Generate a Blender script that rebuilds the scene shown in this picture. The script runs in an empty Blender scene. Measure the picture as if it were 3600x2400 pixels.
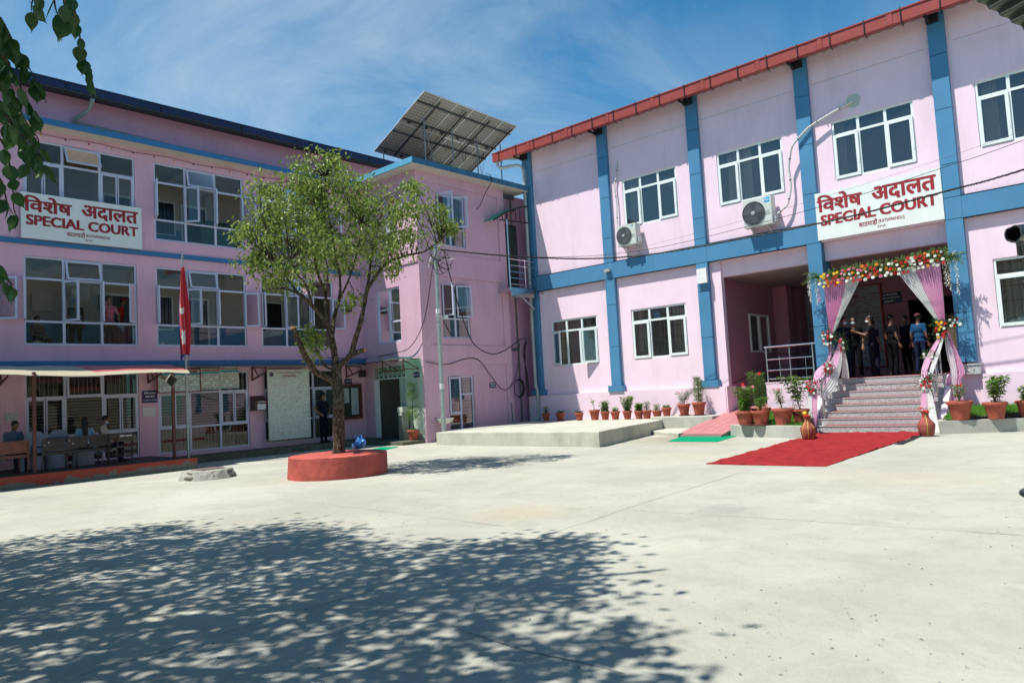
import bpy, bmesh, math, random, re
from mathutils import Vector as V, Matrix, noise, kdtree
RN = random.Random(11)
S = bpy.context.scene
COL = S.collection
rad = math.radians
# ---------------------------------------------------------------- camera
cyaw, cpit, crol = rad(42.07), rad(3.95), rad(-3.142)
CAM = V((0, 0, 1.6))
_f = V((math.cos(cpit)*math.cos(cyaw), math.cos(cpit)*math.sin(cyaw), math.sin(cpit)))
_r = V((math.sin(cyaw), -math.cos(cyaw), 0)); _u = _r.cross(_f)
_r2 = _r*math.cos(crol) + _u*math.sin(crol); _u2 = _u*math.cos(crol) - _r*math.sin(crol)
cd = bpy.data.cameras.new('camera'); cam = bpy.data.objects.new('camera', cd); COL.objects.link(cam)
cd.lens = 25.94; cd.sensor_width = 36; cd.clip_start = .1; cd.clip_end = 3000
mm = Matrix((_r2, _u2, -_f)).transposed().to_4x4(); mm.translation = CAM; cam.matrix_world = mm
S.camera = cam
# ---------------------------------------------------------------- sky, sun, exposure
SUNV = V((.42, -.21, -1)).normalized()          # direction the sunlight travels
elev = math.asin(-SUNV.z); azi = math.atan2(-SUNV.x, -SUNV.y)
W = bpy.data.worlds.new('World'); S.world = W; W.use_nodes = True
nt = W.node_tree; N = nt.nodes; Lk = nt.links
bg = N['Background']; bg.inputs[1].default_value = .092
sky = N.new('ShaderNodeTexSky'); sky.sky_type = 'NISHITA'; sky.sun_disc = False
sky.sun_elevation = elev; sky.sun_rotation = azi; sky.altitude = 1300; sky.air_density = 1.0; sky.dust_density = .6; sky.ozone_density = 2.2
tc = N.new('ShaderNodeTexCoord'); sep = N.new('ShaderNodeSeparateXYZ'); Lk.new(tc.outputs['Generated'], sep.inputs[0])
def wm(op, a, b=None):
    n = N.new('ShaderNodeMath'); n.operation = op
    for i, x in enumerate((a, b)):
        if x is None: continue
        if isinstance(x, (int, float)): n.inputs[i].default_value = x
        else: Lk.new(x, n.inputs[i])
    return n.outputs[0]
zc = wm('ADD', wm('MAXIMUM', sep.outputs[2], 0), .12)
cx = wm('DIVIDE', sep.outputs[0], zc); cy = wm('DIVIDE', sep.outputs[1], zc)
cmb = N.new('ShaderNodeCombineXYZ'); Lk.new(cx, cmb.inputs[0]); Lk.new(cy, cmb.inputs[1])
mp = N.new('ShaderNodeMapping'); mp.inputs['Rotation'].default_value = (0, 0, rad(-50)); mp.inputs['Scale'].default_value = (.62, 1.25, 1)
mp.inputs['Location'].default_value = (1.7, .35, 0)
Lk.new(cmb.outputs[0], mp.inputs[0])
wn = N.new('ShaderNodeTexNoise'); wn.inputs['Scale'].default_value = 1.1; wn.inputs['Detail'].default_value = 9; wn.inputs['Roughness'].default_value = .62; wn.inputs['Distortion'].default_value = 1.9
Lk.new(mp.outputs[0], wn.inputs[0])
wn2 = N.new('ShaderNodeTexNoise'); wn2.inputs['Scale'].default_value = .42; wn2.inputs['Detail'].default_value = 3
Lk.new(mp.outputs[0], wn2.inputs[0])
cr = N.new('ShaderNodeValToRGB'); cr.color_ramp.elements[0].position = .40; cr.color_ramp.elements[1].position = .86
Lk.new(wn.outputs[0], cr.inputs[0])
cr2 = N.new('ShaderNodeValToRGB'); cr2.color_ramp.elements[0].position = .40; cr2.color_ramp.elements[1].position = .72
Lk.new(wn2.outputs[0], cr2.inputs[0])
cl = wm('MULTIPLY', wm('MULTIPLY', cr.outputs[0], cr2.outputs[0]), .75)
# a bank of thin cirrus lying toward +Y, fading out to clear sky in the south-east
dt = N.new('ShaderNodeVectorMath'); dt.operation = 'DOT_PRODUCT'; Lk.new(tc.outputs['Generated'], dt.inputs[0]); dt.inputs[1].default_value = (.30, .86, .42)
hz = N.new('ShaderNodeMapRange'); hz.interpolation_type = 'SMOOTHSTEP'; Lk.new(dt.outputs['Value'], hz.inputs[0]); hz.inputs[1].default_value = .80; hz.inputs[2].default_value = 1.0; hz.inputs[3].default_value = .0; hz.inputs[4].default_value = .42
bank = wm('MULTIPLY', hz.outputs[0], wm('ADD', wm('MULTIPLY', cr.outputs[0], 1.0), .35))
low = N.new('ShaderNodeMapRange'); Lk.new(sep.outputs[2], low.inputs[0]); low.inputs[1].default_value = .0; low.inputs[2].default_value = .45; low.inputs[3].default_value = .26; low.inputs[4].default_value = .0
clc = wm('MINIMUM', wm('ADD', wm('ADD', cl, bank), low.outputs[0]), .85)
mx = N.new('ShaderNodeMix'); mx.data_type = 'RGBA'; Lk.new(clc, mx.inputs[0])
tint = N.new('ShaderNodeMix'); tint.data_type = 'RGBA'; tint.blend_type = 'MULTIPLY'; tint.inputs[0].default_value = 1; Lk.new(sky.outputs[0], tint.inputs[6]); tint.inputs[7].default_value = (.66, 1.16, 1.22, 1)
Lk.new(tint.outputs[2], mx.inputs[6]); mx.inputs[7].default_value = (5.2, 6.1, 6.8, 1)
hs = N.new('ShaderNodeHueSaturation'); hs.inputs['Saturation'].default_value = 1.10; Lk.new(mx.outputs[2], hs.inputs['Color'])
Lk.new(hs.outputs[0], bg.inputs[0])
sd = bpy.data.lights.new('sun', 'SUN'); sd.energy = 5.0; sd.angle = rad(.53); sd.color = (1, .965, .9)
sun = bpy.data.objects.new('sun', sd); COL.objects.link(sun); sun.rotation_euler = SUNV.to_track_quat('-Z', 'Y').to_euler()
sun.location = (-20, 12, 40)
vs = S.view_settings; vs.view_transform = 'Standard'; vs.look = 'None'; vs.gamma = 1; vs.use_curve_mapping = False; vs.exposure = .45
# ---------------------------------------------------------------- materials
MC = {}
def nodes(m):
    m.use_nodes = True; return m.node_tree.nodes, m.node_tree.links, m.node_tree.nodes['Principled BSDF']
def M(name, c, rough=.6, metal=0, var=.1, scale=3, bump=0, bscale=60, grime=0, gscale=1.2, spec=.4, back=0):
    if name in MC: return MC[name]
    m = bpy.data.materials.new(name); MC[name] = m
    n, l, p = nodes(m)
    p.inputs['Roughness'].default_value = rough; p.inputs['Metallic'].default_value = metal
    p.inputs['Specular IOR Level'].default_value = spec
    g = n.new('ShaderNodeNewGeometry')
    t = n.new('ShaderNodeTexNoise'); t.inputs['Scale'].default_value = scale; t.inputs['Detail'].default_value = 6; t.inputs['Roughness'].default_value = .6
    l.new(g.outputs['Position'], t.inputs['Vector'])
    r = n.new('ShaderNodeMapRange'); r.inputs[1].default_value = .3; r.inputs[2].default_value = .7
    r.inputs[3].default_value = 1-var; r.inputs[4].default_value = 1+var
    l.new(t.outputs[0], r.inputs[0])
    vm = n.new('ShaderNodeVectorMath'); vm.operation = 'SCALE'; vm.inputs[0].default_value = c[:3]; l.new(r.outputs[0], vm.inputs['Scale'])
    out = vm.outputs[0]
    if grime:
        mpg = n.new('ShaderNodeMapping'); mpg.inputs['Scale'].default_value = (gscale*3, gscale*3, gscale*.5); l.new(g.outputs['Position'], mpg.inputs[0])
        t2 = n.new('ShaderNodeTexNoise'); t2.inputs['Scale'].default_value = 1; t2.inputs['Detail'].default_value = 8; t2.inputs['Roughness'].default_value = .7
        l.new(mpg.outputs[0], t2.inputs['Vector'])
        r2 = n.new('ShaderNodeMapRange'); r2.inputs[1].default_value = .5; r2.inputs[2].default_value = .8; r2.inputs[3].default_value = 0; r2.inputs[4].default_value = grime
        l.new(t2.outputs[0], r2.inputs[0])
        mxx = n.new('ShaderNodeMix'); mxx.data_type = 'RGBA'; l.new(r2.outputs[0], mxx.inputs[0]); l.new(out, mxx.inputs[6])
        mxx.inputs[7].default_value = (c[0]*.45+.02, c[1]*.45+.02, c[2]*.4+.015, 1); out = mxx.outputs[2]
        mps = n.new('ShaderNodeMapping'); mps.inputs['Scale'].default_value = (9, 9, .35); l.new(g.outputs['Position'], mps.inputs[0])
        t4 = n.new('ShaderNodeTexNoise'); t4.inputs['Scale'].default_value = 1; t4.inputs['Detail'].default_value = 5; l.new(mps.outputs[0], t4.inputs['Vector'])
        r4 = n.new('ShaderNodeMapRange'); r4.inputs[1].default_value = .56; r4.inputs[2].default_value = .74; r4.inputs[3].default_value = 0; r4.inputs[4].default_value = grime*.22; l.new(t4.outputs[0], r4.inputs[0])
        mx4 = n.new('ShaderNodeMix'); mx4.data_type = 'RGBA'; l.new(r4.outputs[0], mx4.inputs[0]); l.new(out, mx4.inputs[6]); mx4.inputs[7].default_value = (c[0]*.5+.01, c[1]*.5+.01, c[2]*.45+.01, 1); out = mx4.outputs[2]
    l.new(out, p.inputs['Base Color'])
    if bump:
        t3 = n.new('ShaderNodeTexNoise'); t3.inputs['Scale'].default_value = bscale; t3.inputs['Detail'].default_value = 4
        l.new(g.outputs['Position'], t3.inputs['Vector'])
        b = n.new('ShaderNodeBump'); b.inputs['Strength'].default_value = bump; b.inputs['Distance'].default_value = .02
        l.new(t3.outputs[0], b.inputs['Height']); l.new(b.outputs[0], p.inputs['Normal'])
    return m
def Mleaf(name, c, c2, trans=.35, rough=.45):
    if name in MC: return MC[name]
    m = bpy.data.materials.new(name); MC[name] = m
    n, l, p = nodes(m); o = n['Material Output']
    g = n.new('ShaderNodeNewGeometry'); t = n.new('ShaderNodeTexNoise'); t.inputs['Scale'].default_value = 9; t.inputs['Detail'].default_value = 2
    l.new(g.outputs['Position'], t.inputs['Vector'])
    a = n.new('ShaderNodeMath'); a.operation = 'ADD'; l.new(t.outputs[0], a.inputs[0]); l.new(g.outputs['Random Per Island'], a.inputs[1])
    r = n.new('ShaderNodeMapRange'); r.inputs[1].default_value = .45; r.inputs[2].default_value = 1.5; l.new(a.outputs[0], r.inputs[0])
    mxx = n.new('ShaderNodeMix'); mxx.data_type = 'RGBA'; l.new(r.outputs[0], mxx.inputs[0]); mxx.inputs[6].default_value = (*c, 1); mxx.inputs[7].default_value = (*c2, 1)
    l.new(mxx.outputs[2], p.inputs['Base Color']); p.inputs['Roughness'].default_value = rough
    tr = n.new('ShaderNodeBsdfTranslucent'); l.new(mxx.outputs[2], tr.inputs[0])
    ms = n.new('ShaderNodeMixShader'); ms.inputs[0].default_value = trans
    l.new(p.outputs[0], ms.inputs[1]); l.new(tr.outputs[0], ms.inputs[2]); l.new(ms.outputs[0], o.inputs[0])
    return m
def Mglass(name, tint=(.75, .8, .82), refl=1.0, dust=.04, k=1.0):
    if name in MC: return MC[name]
    m = bpy.data.materials.new(name); MC[name] = m
    n, l, p = nodes(m); o = n['Material Output']; n.remove(p)
    tr = n.new('ShaderNodeBsdfTransparent'); tr.inputs[0].default_value = (*tint, 1)
    gl = n.new('ShaderNodeBsdfGlossy'); gl.inputs['Roughness'].default_value = .01; gl.inputs[0].default_value = (refl, refl, refl, 1)
    fr = n.new('ShaderNodeFresnel'); fr.inputs[0].default_value = 1.6
    a = n.new('ShaderNodeMath'); a.operation = 'MULTIPLY'; a.inputs[1].default_value = k; l.new(fr.outputs[0], a.inputs[0])
    ms = n.new('ShaderNodeMixShader'); l.new(a.outputs[0], ms.inputs[0]); l.new(tr.outputs[0], ms.inputs[1]); l.new(gl.outputs[0], ms.inputs[2])
    df = n.new('ShaderNodeBsdfDiffuse'); df.inputs[0].default_value = (.5, .5, .45, 1)
    ms2 = n.new('ShaderNodeMixShader'); ms2.inputs[0].default_value = dust; l.new(ms.outputs[0], ms2.inputs[1]); l.new(df.outputs[0], ms2.inputs[2])
    l.new(ms2.outputs[0], o.inputs[0]); return m
def Mcloth(name, c, trans=.4, alpha=0):
    if name in MC: return MC[name]
    m = bpy.data.materials.new(name); MC[name] = m
    n, l, p = nodes(m); o = n['Material Output']
    p.inputs['Base Color'].default_value = (*c, 1); p.inputs['Roughness'].default_value = .6
    p.inputs['Sheen Weight'].default_value = .3
    tr = n.new('ShaderNodeBsdfTranslucent'); tr.inputs[0].default_value = (*c, 1)
    ms = n.new('ShaderNodeMixShader'); ms.inputs[0].default_value = trans
    l.new(p.outputs[0], ms.inputs[1]); l.new(tr.outputs[0], ms.inputs[2])
    tp = n.new('ShaderNodeBsdfTransparent'); m2 = n.new('ShaderNodeMixShader'); m2.inputs[0].default_value = alpha
    l.new(ms.outputs[0], m2.inputs[1]); l.new(tp.outputs[0], m2.inputs[2]); l.new(m2.outputs[0], o.inputs[0])
    return m
def Mprint(name, bgc, ink, axis, rows=12, u0=0, words=14, dens=.52):
    """flat print too small to read: rows of short ink strokes on a painted board"""
    if name in MC: return MC[name]
    m = bpy.data.materials.new(name); MC[name] = m
    n, l, p = nodes(m); p.inputs['Roughness'].default_value = .5
    g = n.new('ShaderNodeNewGeometry'); s = n.new('ShaderNodeSeparateXYZ'); l.new(g.outputs['Position'], s.inputs[0])
    def mt(op, a, b=None):
        q = n.new('ShaderNodeMath'); q.operation = op
        for i, x in enumerate((a, b)):
            if x is None: continue
            if isinstance(x, (int, float)): q.inputs[i].default_value = x
            else: l.new(x, q.inputs[i])
        return q.outputs[0]
    zr = mt('MULTIPLY', s.outputs[2], rows); fr = mt('FRACT', zr); fl = mt('FLOOR', zr)
    band = mt('MULTIPLY', mt('LESS_THAN', fr, .55), mt('GREATER_THAN', fr, .12))
    cb = n.new('ShaderNodeCombineXYZ'); l.new(mt('MULTIPLY', s.outputs[axis], words), cb.inputs[0]); l.new(mt('MULTIPLY', fl, 7.3), cb.inputs[1])
    wv = n.new('ShaderNodeTexNoise'); wv.inputs['Scale'].default_value = 1; wv.inputs['Detail'].default_value = 2; l.new(cb.outputs[0], wv.inputs['Vector'])
    ik = mt('MULTIPLY', band, mt('GREATER_THAN', wv.outputs[0], dens))
    mxx = n.new('ShaderNodeMix'); mxx.data_type = 'RGBA'; l.new(mt('MULTIPLY', ik, .8), mxx.inputs[0]); mxx.inputs[6].default_value = (*bgc, 1); mxx.inputs[7].default_value = (*ink, 1)
    l.new(mxx.outputs[2], p.inputs['Base Color']); return m
def Mspeck(name, c1, c2, c3, scale=60, rough=.35):
    if name in MC: return MC[name]
    m = bpy.data.materials.new(name); MC[name] = m
    n, l, p = nodes(m); p.inputs['Roughness'].default_value = rough
    g = n.new('ShaderNodeNewGeometry'); t = n.new('ShaderNodeTexNoise'); t.inputs['Scale'].default_value = scale; t.inputs['Detail'].default_value = 3; t.inputs['Roughness'].default_value = .8
    l.new(g.outputs['Position'], t.inputs['Vector'])
    r = n.new('ShaderNodeValToRGB'); r.color_ramp.elements[0].position = .38; r.color_ramp.elements[0].color = (*c1, 1); r.color_ramp.elements[1].position = .62; r.color_ramp.elements[1].color = (*c3, 1)
    e = r.color_ramp.elements.new(.5); e.color = (*c2, 1)
    l.new(t.outputs[0], r.inputs[0]); l.new(r.outputs[0], p.inputs['Base Color']); return m

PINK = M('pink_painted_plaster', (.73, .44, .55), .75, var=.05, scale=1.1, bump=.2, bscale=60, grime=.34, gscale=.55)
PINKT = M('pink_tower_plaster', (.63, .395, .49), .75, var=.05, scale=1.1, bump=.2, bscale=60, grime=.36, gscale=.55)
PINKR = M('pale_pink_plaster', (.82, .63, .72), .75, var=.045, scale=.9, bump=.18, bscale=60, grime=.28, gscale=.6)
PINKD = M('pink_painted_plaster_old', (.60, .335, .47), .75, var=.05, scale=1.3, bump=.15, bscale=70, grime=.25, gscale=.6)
BLUEP = M('blue_cladding_panel', (.07, .225, .385), .5, var=.08, scale=.8, spec=.3, grime=.15)
BLUET = M('blue_painted_trim', (.035, .17, .36), .55, var=.12, scale=4, grime=.3)
BLUEL = M('light_blue_painted_edge', (.10, .36, .52), .6, var=.15, scale=5, grime=.35)
JOINT = M('dark_joint', (.012, .02, .04), .8)
UPVC = M('white_window_plastic', (.72, .78, .76), .35, var=.02)
LWHITE = M('bluish_white_window_frame', (.56, .58, .70), .4, var=.04)
GLASS = Mglass('window_glass', (.80, .86, .88), 1.0, .03, 2.2)
GLASSL = Mglass('clear_window_glass', (.80, .84, .86), .9, .012)
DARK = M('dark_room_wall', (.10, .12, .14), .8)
CREAM = M('cream_painted_soffit', (.58, .54, .47), .8, var=.08, grime=.25)
CONC = M('grey_cement', (.30, .29, .25), .85, var=.2, scale=2.5, bump=.5, bscale=45, grime=.5, gscale=1)
CONCL = M('pale_cement', (.42, .42, .36), .85, var=.12, scale=2, bump=.4, bscale=60, grime=.4, gscale=.9)
REDP = M('red_painted_gutter', (.30, .05, .038), .45, var=.12, scale=3, grime=.3)
BLACK = M('black_steel', (.012, .012, .014), .5)
ROOFG = M('corrugated_roof_sheet', (.20, .21, .20), .5, .3, var=.15)
BLUEROOF = M('dark_blue_roof_sheet', (.009, .022, .075), .5, .1, var=.3, scale=1.5)
STEEL = M('stainless_steel', (.62, .62, .62), .2, 1)
GALV = M('galvanised_steel', (.36, .42, .40), .45, .5, var=.15, scale=8)
GPIPE = M('grey_plastic_pipe', (.22, .25, .25), .5, var=.12, scale=6, grime=.4)
BROWN = M('brown_painted_steel', (.10, .035, .025), .55, var=.2, scale=10, grime=.3)
DBROWN = M('dark_brown_metal', (.035, .028, .024), .5, var=.2)
WHITE = M('white_paint', (.75, .76, .73), .5, var=.03)
SIGNW = M('white_sign_face', (.74, .78, .74), .4, var=.05, scale=2, grime=.12)
SIGNR = M('red_sign_letters', (.30, .02, .025), .5, var=.15, scale=3)
NAVY = M('navy_sign_plate', (.01, .015, .09), .4)
TERRA = M('terracotta', (.36, .085, .05), .8, var=.22, scale=9, bump=.3, bscale=50, grime=.45, gscale=4)
SOIL = M('potting_soil', (.04, .028, .018), .95, bump=.8)
GRAN = Mspeck('speckled_granite', (.17, .18, .18), (.42, .43, .43), (.66, .68, .66), 42)
REDC = M('red_carpet', (.27, .022, .024), .95, var=.22, scale=3.5, bump=.5, bscale=160, spec=.1)
GREENC = M('green_carpet', (.0, .26, .12), .95, var=.12, scale=8, bump=.5, bscale=160, spec=.1)
PLANTER = M('red_painted_cement', (.42, .08, .06), .75, var=.22, scale=3, bump=.7, bscale=8, grime=.6, gscale=1.1)
def barkmat():
    m = bpy.data.materials.new('tree_bark'); n, l, p = nodes(m); p.inputs['Roughness'].default_value = .9; p.inputs['Specular IOR Level'].default_value = .15
    g = n.new('ShaderNodeNewGeometry'); mp_ = n.new('ShaderNodeMapping'); mp_.inputs['Scale'].default_value = (26, 26, 7); l.new(g.outputs['Position'], mp_.inputs[0])
    t = n.new('ShaderNodeTexNoise'); t.inputs['Scale'].default_value = 1.6; t.inputs['Detail'].default_value = 7; t.inputs['Roughness'].default_value = .7; t.inputs['Distortion'].default_value = .6; l.new(mp_.outputs[0], t.inputs['Vector'])
    r = n.new('ShaderNodeValToRGB'); r.color_ramp.elements[0].position = .40; r.color_ramp.elements[0].color = (.022,.017,.012,1); r.color_ramp.elements[1].position = .64; r.color_ramp.elements[1].color = (.27,.235,.18,1)
    e = r.color_ramp.elements.new(.52); e.color = (.085,.062,.042,1); l.new(t.outputs[0], r.inputs[0]); l.new(r.outputs[0], p.inputs['Base Color'])
    b = n.new('ShaderNodeBump'); b.inputs['Strength'].default_value = 1; b.inputs['Distance'].default_value = .04; l.new(t.outputs[0], b.inputs['Height']); l.new(b.outputs[0], p.inputs['Normal']); return m
BARK = barkmat()
CUTW = M('cut_wood', (.42, .20, .09), .8, var=.2, scale=20)
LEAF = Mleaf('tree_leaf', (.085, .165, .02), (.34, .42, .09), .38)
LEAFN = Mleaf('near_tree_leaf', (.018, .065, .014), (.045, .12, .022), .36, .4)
LEAFP = Mleaf('pot_plant_leaf', (.07, .17, .03), (.20, .32, .06), .35)
LEAFD = Mleaf('dark_pot_leaf', (.035, .09, .025), (.08, .17, .04), .3)
GRASSM = Mleaf('lawn_grass', (.09, .25, .02), (.16, .36, .04), .3, .6)
BEIGEC = Mcloth('beige_curtain', (.62, .50, .36), .3)
PINKC = Mcloth('pink_drape_cloth', (.92, .56, .76), .5, .02)
WHITEC = Mcloth('white_drape_cloth', (.88, .90, .88), .45, .08)
RUBBER = M('black_rubber', (.012, .012, .012), .55)
SKIN = M('skin', (.22, .105, .065), .55, var=.05)
HAIR = M('black_hair', (.006, .005, .005), .5)

# ---------------------------------------------------------------- geometry helpers
LOC = {}
class B:
    def __init__(s): s.v = []; s.f = []; s.m = []
    def q(s, pts, m=0):
        i = len(s.v); s.v += [V(p) for p in pts]; s.f.append(tuple(range(i, i+len(pts)))); s.m.append(m); return s
    def box(s, a, b, m=0):
        x0, y0, z0 = a; x1, y1, z1 = b
        if x0 > x1: x0, x1 = x1, x0
        if y0 > y1: y0, y1 = y1, y0
        if z0 > z1: z0, z1 = z1, z0
        i = len(s.v)
        s.v += [V(p) for p in ((x0,y0,z0),(x1,y0,z0),(x1,y1,z0),(x0,y1,z0),(x0,y0,z1),(x1,y0,z1),(x1,y1,z1),(x0,y1,z1))]
        for f in ((0,3,2,1),(4,5,6,7),(0,1,5,4),(1,2,6,5),(2,3,7,6),(3,0,4,7)): s.f.append(tuple(i+k for k in f)); s.m.append(m)
        return s
    def bar(s, p, q, w, h, up=(0,0,1), m=0):
        p = V(p); q = V(q); d = (q-p).normalized(); up = V(up)
        if abs(d.dot(up)) > .98: up = V((0,1,0))
        sx = d.cross(up).normalized(); sz = sx.cross(d); i = len(s.v)
        for c in (p, q):
            for a, b in ((-1,-1),(1,-1),(1,1),(-1,1)): s.v.append(c+sx*a*w/2+sz*b*h/2)
        for f in ((0,1,2,3),(4,7,6,5),(0,4,5,1),(1,5,6,2),(2,6,7,3),(3,7,4,0)): s.f.append(tuple(i+k for k in f)); s.m.append(m)
        return s
    def tube(s, pts, r, n=8, m=0, cap=True):
        pts = [V(p) for p in pts]; k = len(pts)
        if not isinstance(r, (list, tuple)): r = [r]*k
        base = len(s.v); ax = None
        for i, p in enumerate(pts):
            d = (pts[min(i+1,k-1)]-pts[max(i-1,0)])
            d = d.normalized() if d.length > 1e-9 else V((0,0,1))
            if ax is None:
                ax = d.orthogonal().normalized()
            ax = (ax-d*ax.dot(d)); ax = ax.normalized() if ax.length > 1e-6 else d.orthogonal().normalized()
            by = d.cross(ax)
            for j in range(n):
                a = 2*math.pi*j/n; s.v.append(p+(ax*math.cos(a)+by*math.sin(a))*r[i])
        for i in range(k-1):
            for j in range(n):
                a = base+i*n+j; b = base+i*n+(j+1)%n; s.f.append((a,b,b+n,a+n)); s.m.append(m)
        if cap:
            s.f.append(tuple(base+j for j in reversed(range(n)))); s.m.append(m)
            s.f.append(tuple(base+(k-1)*n+j for j in range(n))); s.m.append(m)
        return s
    def lathe(s, c, prof, n=20, m=0, wob=0):
        c = V(c); base = len(s.v)
        for r, z in prof:
            for j in range(n):
                a = 2*math.pi*j/n; rr = r*(1+wob*math.sin(3*a+z*9)); s.v.append(c+V((rr*math.cos(a), rr*math.sin(a), z)))
        for i in range(len(prof)-1):
            for j in range(n):
                a = base+i*n+j; b = base+i*n+(j+1)%n; s.f.append((a,b,b+n,a+n)); s.m.append(m)
        s.f.append(tuple(base+j for j in reversed(range(n)))); s.m.append(m)
        s.f.append(tuple(base+(len(prof)-1)*n+j for j in range(n))); s.m.append(m)
        return s
    def ell(s, c, r, n=12, k=7, m=0, rot=None):
        c = V(c); base = len(s.v)
        if isinstance(r, (int, float)): r = (r,r,r)
        for i in range(k+1):
            t = math.pi*i/k
            for j in range(n):
                a = 2*math.pi*j/n; p = V((r[0]*math.sin(t)*math.cos(a), r[1]*math.sin(t)*math.sin(a), -r[2]*math.cos(t)))
                if rot: p = rot @ p
                s.v.append(c+p)
        for i in range(k):
            for j in range(n):
                a = base+i*n+j; b = base+i*n+(j+1)%n; s.f.append((a,b,b+n,a+n)); s.m.append(m)
        return s
    def prism(s, poly, z0, z1, m=0):
        n = len(poly); i = len(s.v)
        s.v += [V((x,y,z0)) for x,y in poly]+[V((x,y,z1)) for x,y in poly]
        s.f.append(tuple(i+k for k in reversed(range(n)))); s.m.append(m); s.f.append(tuple(i+n+k for k in range(n))); s.m.append(m)
        for k in range(n): a = i+k; b = i+(k+1)%n; s.f.append((a,b,b+n,a+n)); s.m.append(m)
        return s
    def leaf(s, p, d, up, L, w, m=0, fold=.25):
        d = V(d).normalized(); up = V(up); sd = d.cross(up)
        sd = sd.normalized() if sd.length > 1e-4 else d.orthogonal().normalized()
        nn = sd.cross(d); p = V(p); i = len(s.v)
        s.v += [p, p+d*L*.4+sd*w/2+nn*w*fold, p+d*L-nn*L*.12, p+d*L*.4-sd*w/2+nn*w*fold]
        s.f += [(i,i+1,i+2),(i,i+2,i+3)]; s.m += [m, m]; return s
    def build(s, name, mats, parent=None, smooth=False, loc=None):
        if not isinstance(mats, (list, tuple)): mats = [mats]
        base = LOC[parent.name] if parent else V((0,0,0))
        o3 = V(loc) if loc is not None else (base if parent else V((0,0,0)))
        me = bpy.data.meshes.new(name); me.from_pydata([p-o3 for p in s.v], [], s.f)
        for mt in mats: me.materials.append(mt)
        if len(mats) > 1: me.polygons.foreach_set('material_index', s.m)
        if smooth:
            me.polygons.foreach_set('use_smooth', [True]*len(s.f))
            me.update()
            try: me.set_sharp_from_angle(angle=rad(40))
            except Exception: pass
        o = bpy.data.objects.new(name, me); COL.objects.link(o)
        if parent: o.parent = parent
        o.location = o3-base; LOC[o.name] = o3
        return o
def tag(o, label=None, cat=None, group=None, kind=None):
    if label: o['label'] = label
    if cat: o['category'] = cat
    if group: o['group'] = group
    if kind: o['kind'] = kind
    return o
def thing(name, label, cat, loc, group=None):
    o = bpy.data.objects.new(name, None); COL.objects.link(o); o.location = loc; o.empty_display_size = .2
    LOC[o.name] = V(loc); return tag(o, label, cat, group)
KIDS = {}
def children(o): return [c for c in bpy.data.objects if c.parent == o]
def copytree(o, loc, rotz=0, parent=None, scale=None, **kw):
    c = o.copy(); COL.objects.link(c)
    base = LOC[parent.name] if parent else V((0,0,0))
    c.parent = parent; c.location = V(loc)-base; LOC[c.name] = V(loc); c.rotation_euler = (0,0,rotz)
    if scale: c.scale = scale if isinstance(scale, (tuple, list)) else (scale,)*3
    for ch in children(o):
        d = ch.copy(); COL.objects.link(d); d.parent = c; LOC[d.name] = V(loc)
        for g in children(ch):
            e = g.copy(); COL.objects.link(e); e.parent = d; LOC[e.name] = V(loc)
    return tag(c, **kw)
def inst(src, loc, parent=None, rot=None, scale=None):
    c = src.copy(); COL.objects.link(c); c.parent = parent
    base = LOC[parent.name] if parent else V((0,0,0))
    c.location = V(loc)-base; LOC[c.name] = V(loc)
    if rot is not None: c.rotation_euler = rot
    if scale is not None: c.scale = scale if isinstance(scale, (tuple, list)) else (scale,)*3
    return c
def text(s, name, mat, c, w, h, face, parent=None, bold=0, th=.006, keep=False):
    """lettering as thin raised glyph shapes; face 'S' faces -Y (reads along +X), 'W' faces -X (reads along -Y)"""
    s = re.sub('([\u0915-\u0939])\u093f', '\u093f\\1', s)      # vowel sign i is drawn before its consonant
    cu = bpy.data.curves.new(name, 'FONT'); cu.body = s; cu.size = 1; cu.resolution_u = 3
    o = bpy.data.objects.new(name, cu); COL.objects.link(o); bpy.context.view_layer.update()
    me = bpy.data.meshes.new_from_object(o.evaluated_get(bpy.context.evaluated_depsgraph_get()))
    bpy.data.objects.remove(o); bpy.data.curves.remove(cu)
    b = B()
    if not me.vertices: bpy.data.meshes.remove(me); return None
    xs = [v.co.x for v in me.vertices]; ys = [v.co.y for v in me.vertices]
    sx = w/(max(xs)-min(xs)); sy = h/(max(ys)-min(ys)); mx_, my_ = (max(xs)+min(xs))/2, (max(ys)+min(ys))/2
    if keep: sx = sy = min(sx, sy)
    C0 = V(c); U = V((1,0,0)) if face == 'S' else V((0,-1,0)); Nn = V((0,-1,0)) if face == 'S' else V((-1,0,0))
    strikes = [(0,0)] if not bold else [(a*bold*1.25, c_*bold*.6) for a in (-1,-.33,.33,1) for c_ in (-1,1)]
    for k, (ox, oy) in enumerate(strikes):
        i0 = len(b.v); b.v += [C0+U*((v.co.x-mx_+ox)*sx)+V((0,0,1))*((v.co.y-my_+oy)*sy)+Nn*(th+k*.0004) for v in me.vertices]
        b.f += [tuple(i0+i for i in p.vertices) for p in me.polygons]; b.m += [0]*len(me.polygons)
    bpy.data.meshes.remove(me)
    return b.build(name, mat, parent, loc=None if parent else c)
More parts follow.
